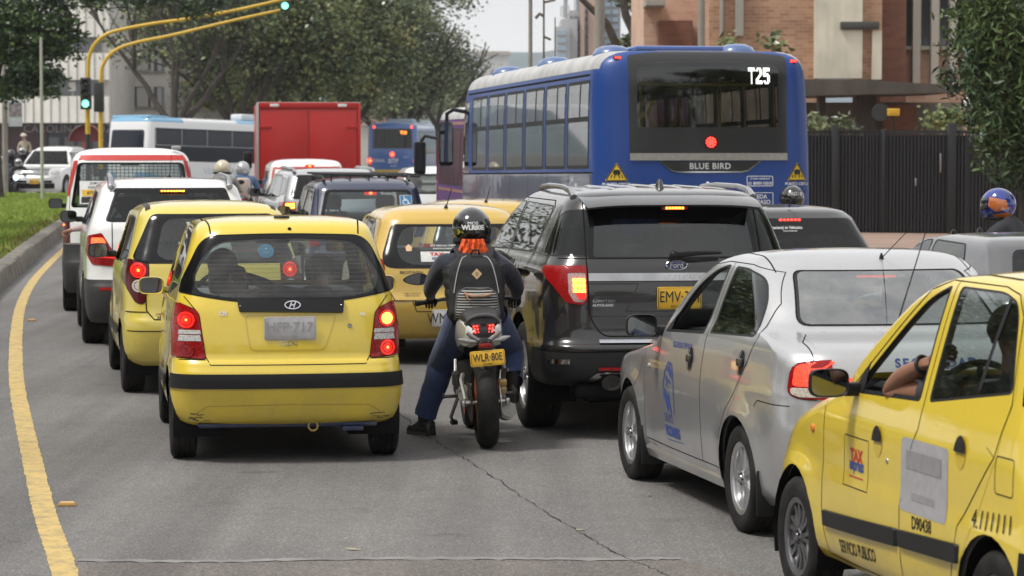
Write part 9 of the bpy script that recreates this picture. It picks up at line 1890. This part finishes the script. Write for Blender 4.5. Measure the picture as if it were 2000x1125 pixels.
# ------------------------------------------------------------------ people inside the near cars
def upper(label,loc,rz,shirt,J,regs,mats,fingers=None,hair=True,name='person'):
 b = figure(name,J,mats,regs,fingers=fingers,label=label,loc=loc,rz=rz)
 return b
def hairpiece(b,c,r,mat=HAIR,sc=(1,1.1,1)):
 mb = MB(); rows = []
 for i in range(9):
  ph = math.pi * .62 * i / 8; row = []
  for j in range(24):
   a = 2 * math.pi * j / 24; f = max(0,math.sin(a)); k = 1 - .35 * f * (i / 8) ; z = math.cos(ph * k); rr = math.sin(ph * k); v = Vector((math.cos(a) * rr * sc[0],math.sin(a) * rr * sc[1],z * sc[2])) * r; row.append(Vector(c) + v * (1 + .03 * noise.noise(v * 40)))
  rows.append(row)
 mb.grid(rows,closed_u=True); return mb.build('hair',mat,b)
def face(b,c,r):
 mb = MB(); c = Vector(c); mb.ball(c + Vector((0,r * 1.05,-.01)),(.014,.024,.028),n=10); mb.build('nose',SKIN,b)
 for sd in (-1,1): MB().ball(c + Vector((sd * r * 1.0,0,-.01)),(.012,.022,.034),n=10).build('ear',SKIN,b); MB().ball(c + Vector((sd * .032,r * .93,.018)),(.014,.01,.009),n=8).build('eye',plain('eye_white',(.5,.5,.48),.3),b)
 MB().box(c + Vector((0,r * .96,-.058)),(.045,.02,.012),.005).build('mouth',plain('lips',(.22,.09,.07),.5),b)
def sitter(label,root,x,y,z,mats,arms,head=(0,.03,.62),finger=None,turn=0,facing=True):
 hx,hy,hz = head
 J = {'pelvis': (0,.12,.08,.15,.12),'belly': (0,.06,.22,.145,.11),'chest': (0,.02,.40,.175,.12),'neckb': (0,.01,.50,.075),'neck': (hx * .5,hy * .5 + .0,.535,.055),'head': (hx,hy,hz,.085),'chin': (hx,hy + .05,hz - .075,.05),'crown': (hx,hy - .01,hz + .065,.078),'shL': (-.20,.02,.43,.08),'shR': (.20,.02,.43,.08),'hipL': (-.1,.14,.06,.1),'knL': (-.16,.52,.12,.075),'anL': (-.15,.62,-.25,.05),'hipR': (.1,.14,.06,.1),'knR': (.16,.52,.12,.075),'anR': (.15,.62,-.25,.05)}
 J.update(arms); reg = [(('pelvis','belly','chest','neckb'),0),(('neckb','neck','head','crown'),1),(('head','chin'),1),(('chest','shL','elL','wrL'),0),(('chest','shR','elR','wrR'),0),(('pelvis','hipL','knL','anL'),2),(('pelvis','hipR','knR','anR'),2)]
 M = Matrix.Translation(root.location) @ root.rotation_euler.to_matrix().to_4x4(); p = M @ Vector((x,y,z))
 if mats[-1] is SKIN and finger: pass
 b = figure('person',J,mats,reg,fingers=finger,label=label,loc=p,rz=root.rotation_euler.z); hairpiece(b,(hx,hy,hz + .015),.105); face(b,(hx,hy,hz),.088); return b
SH_D = plain('shirt_dark',(.025,.027,.035),.9); SH_G = plain('shirt_grey',(.35,.34,.36),.9); SH_C = plain('shirt_charcoal',(.035,.035,.045),.85,bump=.3,bscale=20)
sitter('driver of the near yellow taxi, seen from behind through its rear window on the left',tx1,-.34,1.20,.60,[SH_G,SKIN,TD,SKIN],{'elL': (-.32,.26,.25,.05),'wrL': (-.22,.46,.34,.036),'elR': (.30,.24,.22,.05),'wrR': (.16,.46,.34,.036)},head=(-.02,.03,.63))
b = sitter('passenger of the near yellow taxi stretching an arm to the driver headrest',tx1,.30,1.16,.58,[SH_D,SKIN2,TD,SKIN2],{'elL': (-.34,-.12,.50,.052),'wrL': (-.52,-.22,.60,.036),'elR': (.28,.22,.2,.05),'wrR': (.16,.42,.2,.036)},head=(.0,.04,.61),finger={'l': ('wrL',(-1,-.05,.10),(.1,-.2,1),3)})
M = Matrix.Translation(tx1.location) @ tx1.rotation_euler.to_matrix().to_4x4()
dr = sitter('driver of the second yellow taxi with a covered seat',tx3,-.32,1.40,.60,[SH_D,SKIN,TD,SKIN],{'elL': (-.32,.26,.25,.05),'wrL': (-.22,.46,.34,.036),'elR': (.30,.24,.22,.05),'wrR': (.16,.46,.34,.036)})
# driver of the right-hand taxi: bent bare arm on the window sill, wristband, glasses
def taxi_driver():
 J = {'pelvis': (0,.12,.08,.15,.12),'belly': (0,.06,.22,.15,.12),'chest': (0,.02,.40,.185,.13),'neckb': (0,.03,.52,.08),'neck': (0,.05,.57,.06),'head': (0,.09,.68,.088),'chin': (0,.14,.60,.052),'crown': (0,.08,.745,.08),'shL': (-.21,.03,.43,.085),'slL': (-.30,.20,.425,.062),'elL': (-.405,.46,.425,.047),'fmL': (-.38,.31,.50,.043),'wrL': (-.335,.15,.565,.031),'shR': (.21,.03,.43,.085),'elR': (.30,.28,.25,.05),'wrR': (.12,.48,.36,.036),'hipL': (-.1,.14,.06,.1),'knL': (-.16,.52,.12,.075),'anL': (-.15,.62,-.25,.05),'hipR': (.1,.14,.06,.1),'knR': (.16,.52,.12,.075),'anR': (.15,.62,-.25,.05)}
 reg = [(('pelvis','belly','chest','neckb'),0),(('neckb','neck','head','crown'),1),(('head','chin'),1),(('chest','shL','slL'),0),(('slL','elL','fmL','wrL'),1),(('chest','shR','elR','wrR'),0),(('pelvis','hipL','knL','anL'),2),(('pelvis','hipR','knR','anR'),2)]
 M = Matrix.Translation(tx2.location) @ tx2.rotation_euler.to_matrix().to_4x4(); p = M @ Vector((-.31,1.28,.625))
 b = figure('person',J,[SH_C,SKIN,TD,SKIN],reg,fingers={'l': ('wrL',(.25,-.75,.45),(-1,.1,.3),3)},label='driver of the right yellow taxi with a bent bare arm on the window sill',loc=p,rz=tx2.rotation_euler.z)
 hairpiece(b,(0,.09,.695),.108); face(b,(0,.09,.68),.09)
 mb = MB(); a,c = Vector(J['fmL'][:3]),Vector(J['wrL'][:3]); q = a.lerp(c,.72); d = (c - a).normalized(); u = d.orthogonal().normalized(); v = d.cross(u); mb.tube([q + (u * math.cos(t) + v * math.sin(t)) * .036 for t in [2 * math.pi * i / 20 for i in range(20)]],.009,6,closed=True); mb.build('wristband',BLACK,b)
 mb = MB(); a,c = Vector(J['shL'][:3]),Vector(J['elL'][:3]); s = Vector(J['slL'][:3]); mb.tube([a,s,s.lerp(c,.12)],[.09,.075,.072],16,cap=False); mb.build('sleeve',SH_C,b)
 mb = MB()
 for sd in (-1,1): mb.tube([Vector((sd * .034 + .026 * math.cos(t),.182,.70 + .02 * math.sin(t))) for t in [2 * math.pi * i / 16 for i in range(16)]],.003,5,closed=True); mb.tube([(sd * .06,.18,.705),(sd * .09,.10,.70)],.003,5)
 mb.build('glasses',BLACK,b)
taxi_driver()
# driver of the white compact SUV with a hand out of the window
wv = [o for o in bpy.data.objects if o.parent is None and o.get('label','').startswith('white compact SUV')][0]
sitter('driver of the white compact SUV reaching a hand out of the window',wv,-.40,1.75,.72,[plain('shirt_pink',(.45,.33,.33),.85),SKIN2,TD,SKIN2],{'elL': (-.36,.26,.44,.05),'wrL': (-.56,.40,.40,.036),'elR': (.30,.24,.22,.05),'wrR': (.16,.46,.34,.036)},finger={'l': ('wrL',(-.9,.3,-.25),(0,.2,1),3)})
# round blue sticker on the windscreen of the near taxi
p = M @ Vector((-.02,1.88,1.30)); mb = MB(); mb.cyl((0,0,0),(0,-.003,0),.055,n=28); st = mb.build('windscreen_sticker',plain('sticker_round_blue',(.06,.25,.45),.5)); st.location = p; st.rotation_euler = (R(-28),0,tx1.rotation_euler.z); tag(st,'round blue sticker on the windscreen inside the near yellow taxi','sticker')
t_ = MB(); put_text(t_,'Capsula',frame((0,-.005,-.008),(1,0,0)),.014,sx=1.0); put_text(t_,'6',frame((0,-.005,.02),(1,0,0)),.018,bold=.03); t_.build('sticker_lettering',INKW,st,recalc=False)
bpy.context.view_layer.update()
# ------------------------------------------------------------------ haze over the far end of the avenue
hz = MB().box((0,1210,57),(2000,2640,130)).build('haze',None or bpy.data.materials.new('haze_air'),smooth=False); tag(hz,kind='stuff')
hm_ = hz.data.materials[0]; hm_.use_nodes = True; t = hm_.node_tree; t.nodes.remove(t.nodes['Principled BSDF']); pv = N(t,'ShaderNodeVolumePrincipled',Density=.0002,Anisotropy=.2); pv.inputs['Color'].default_value = (.93,.95,.97,1); t.links.new(pv.outputs[0],t.nodes['Material Output'].inputs['Volume'])
bpy.context.view_layer.update()
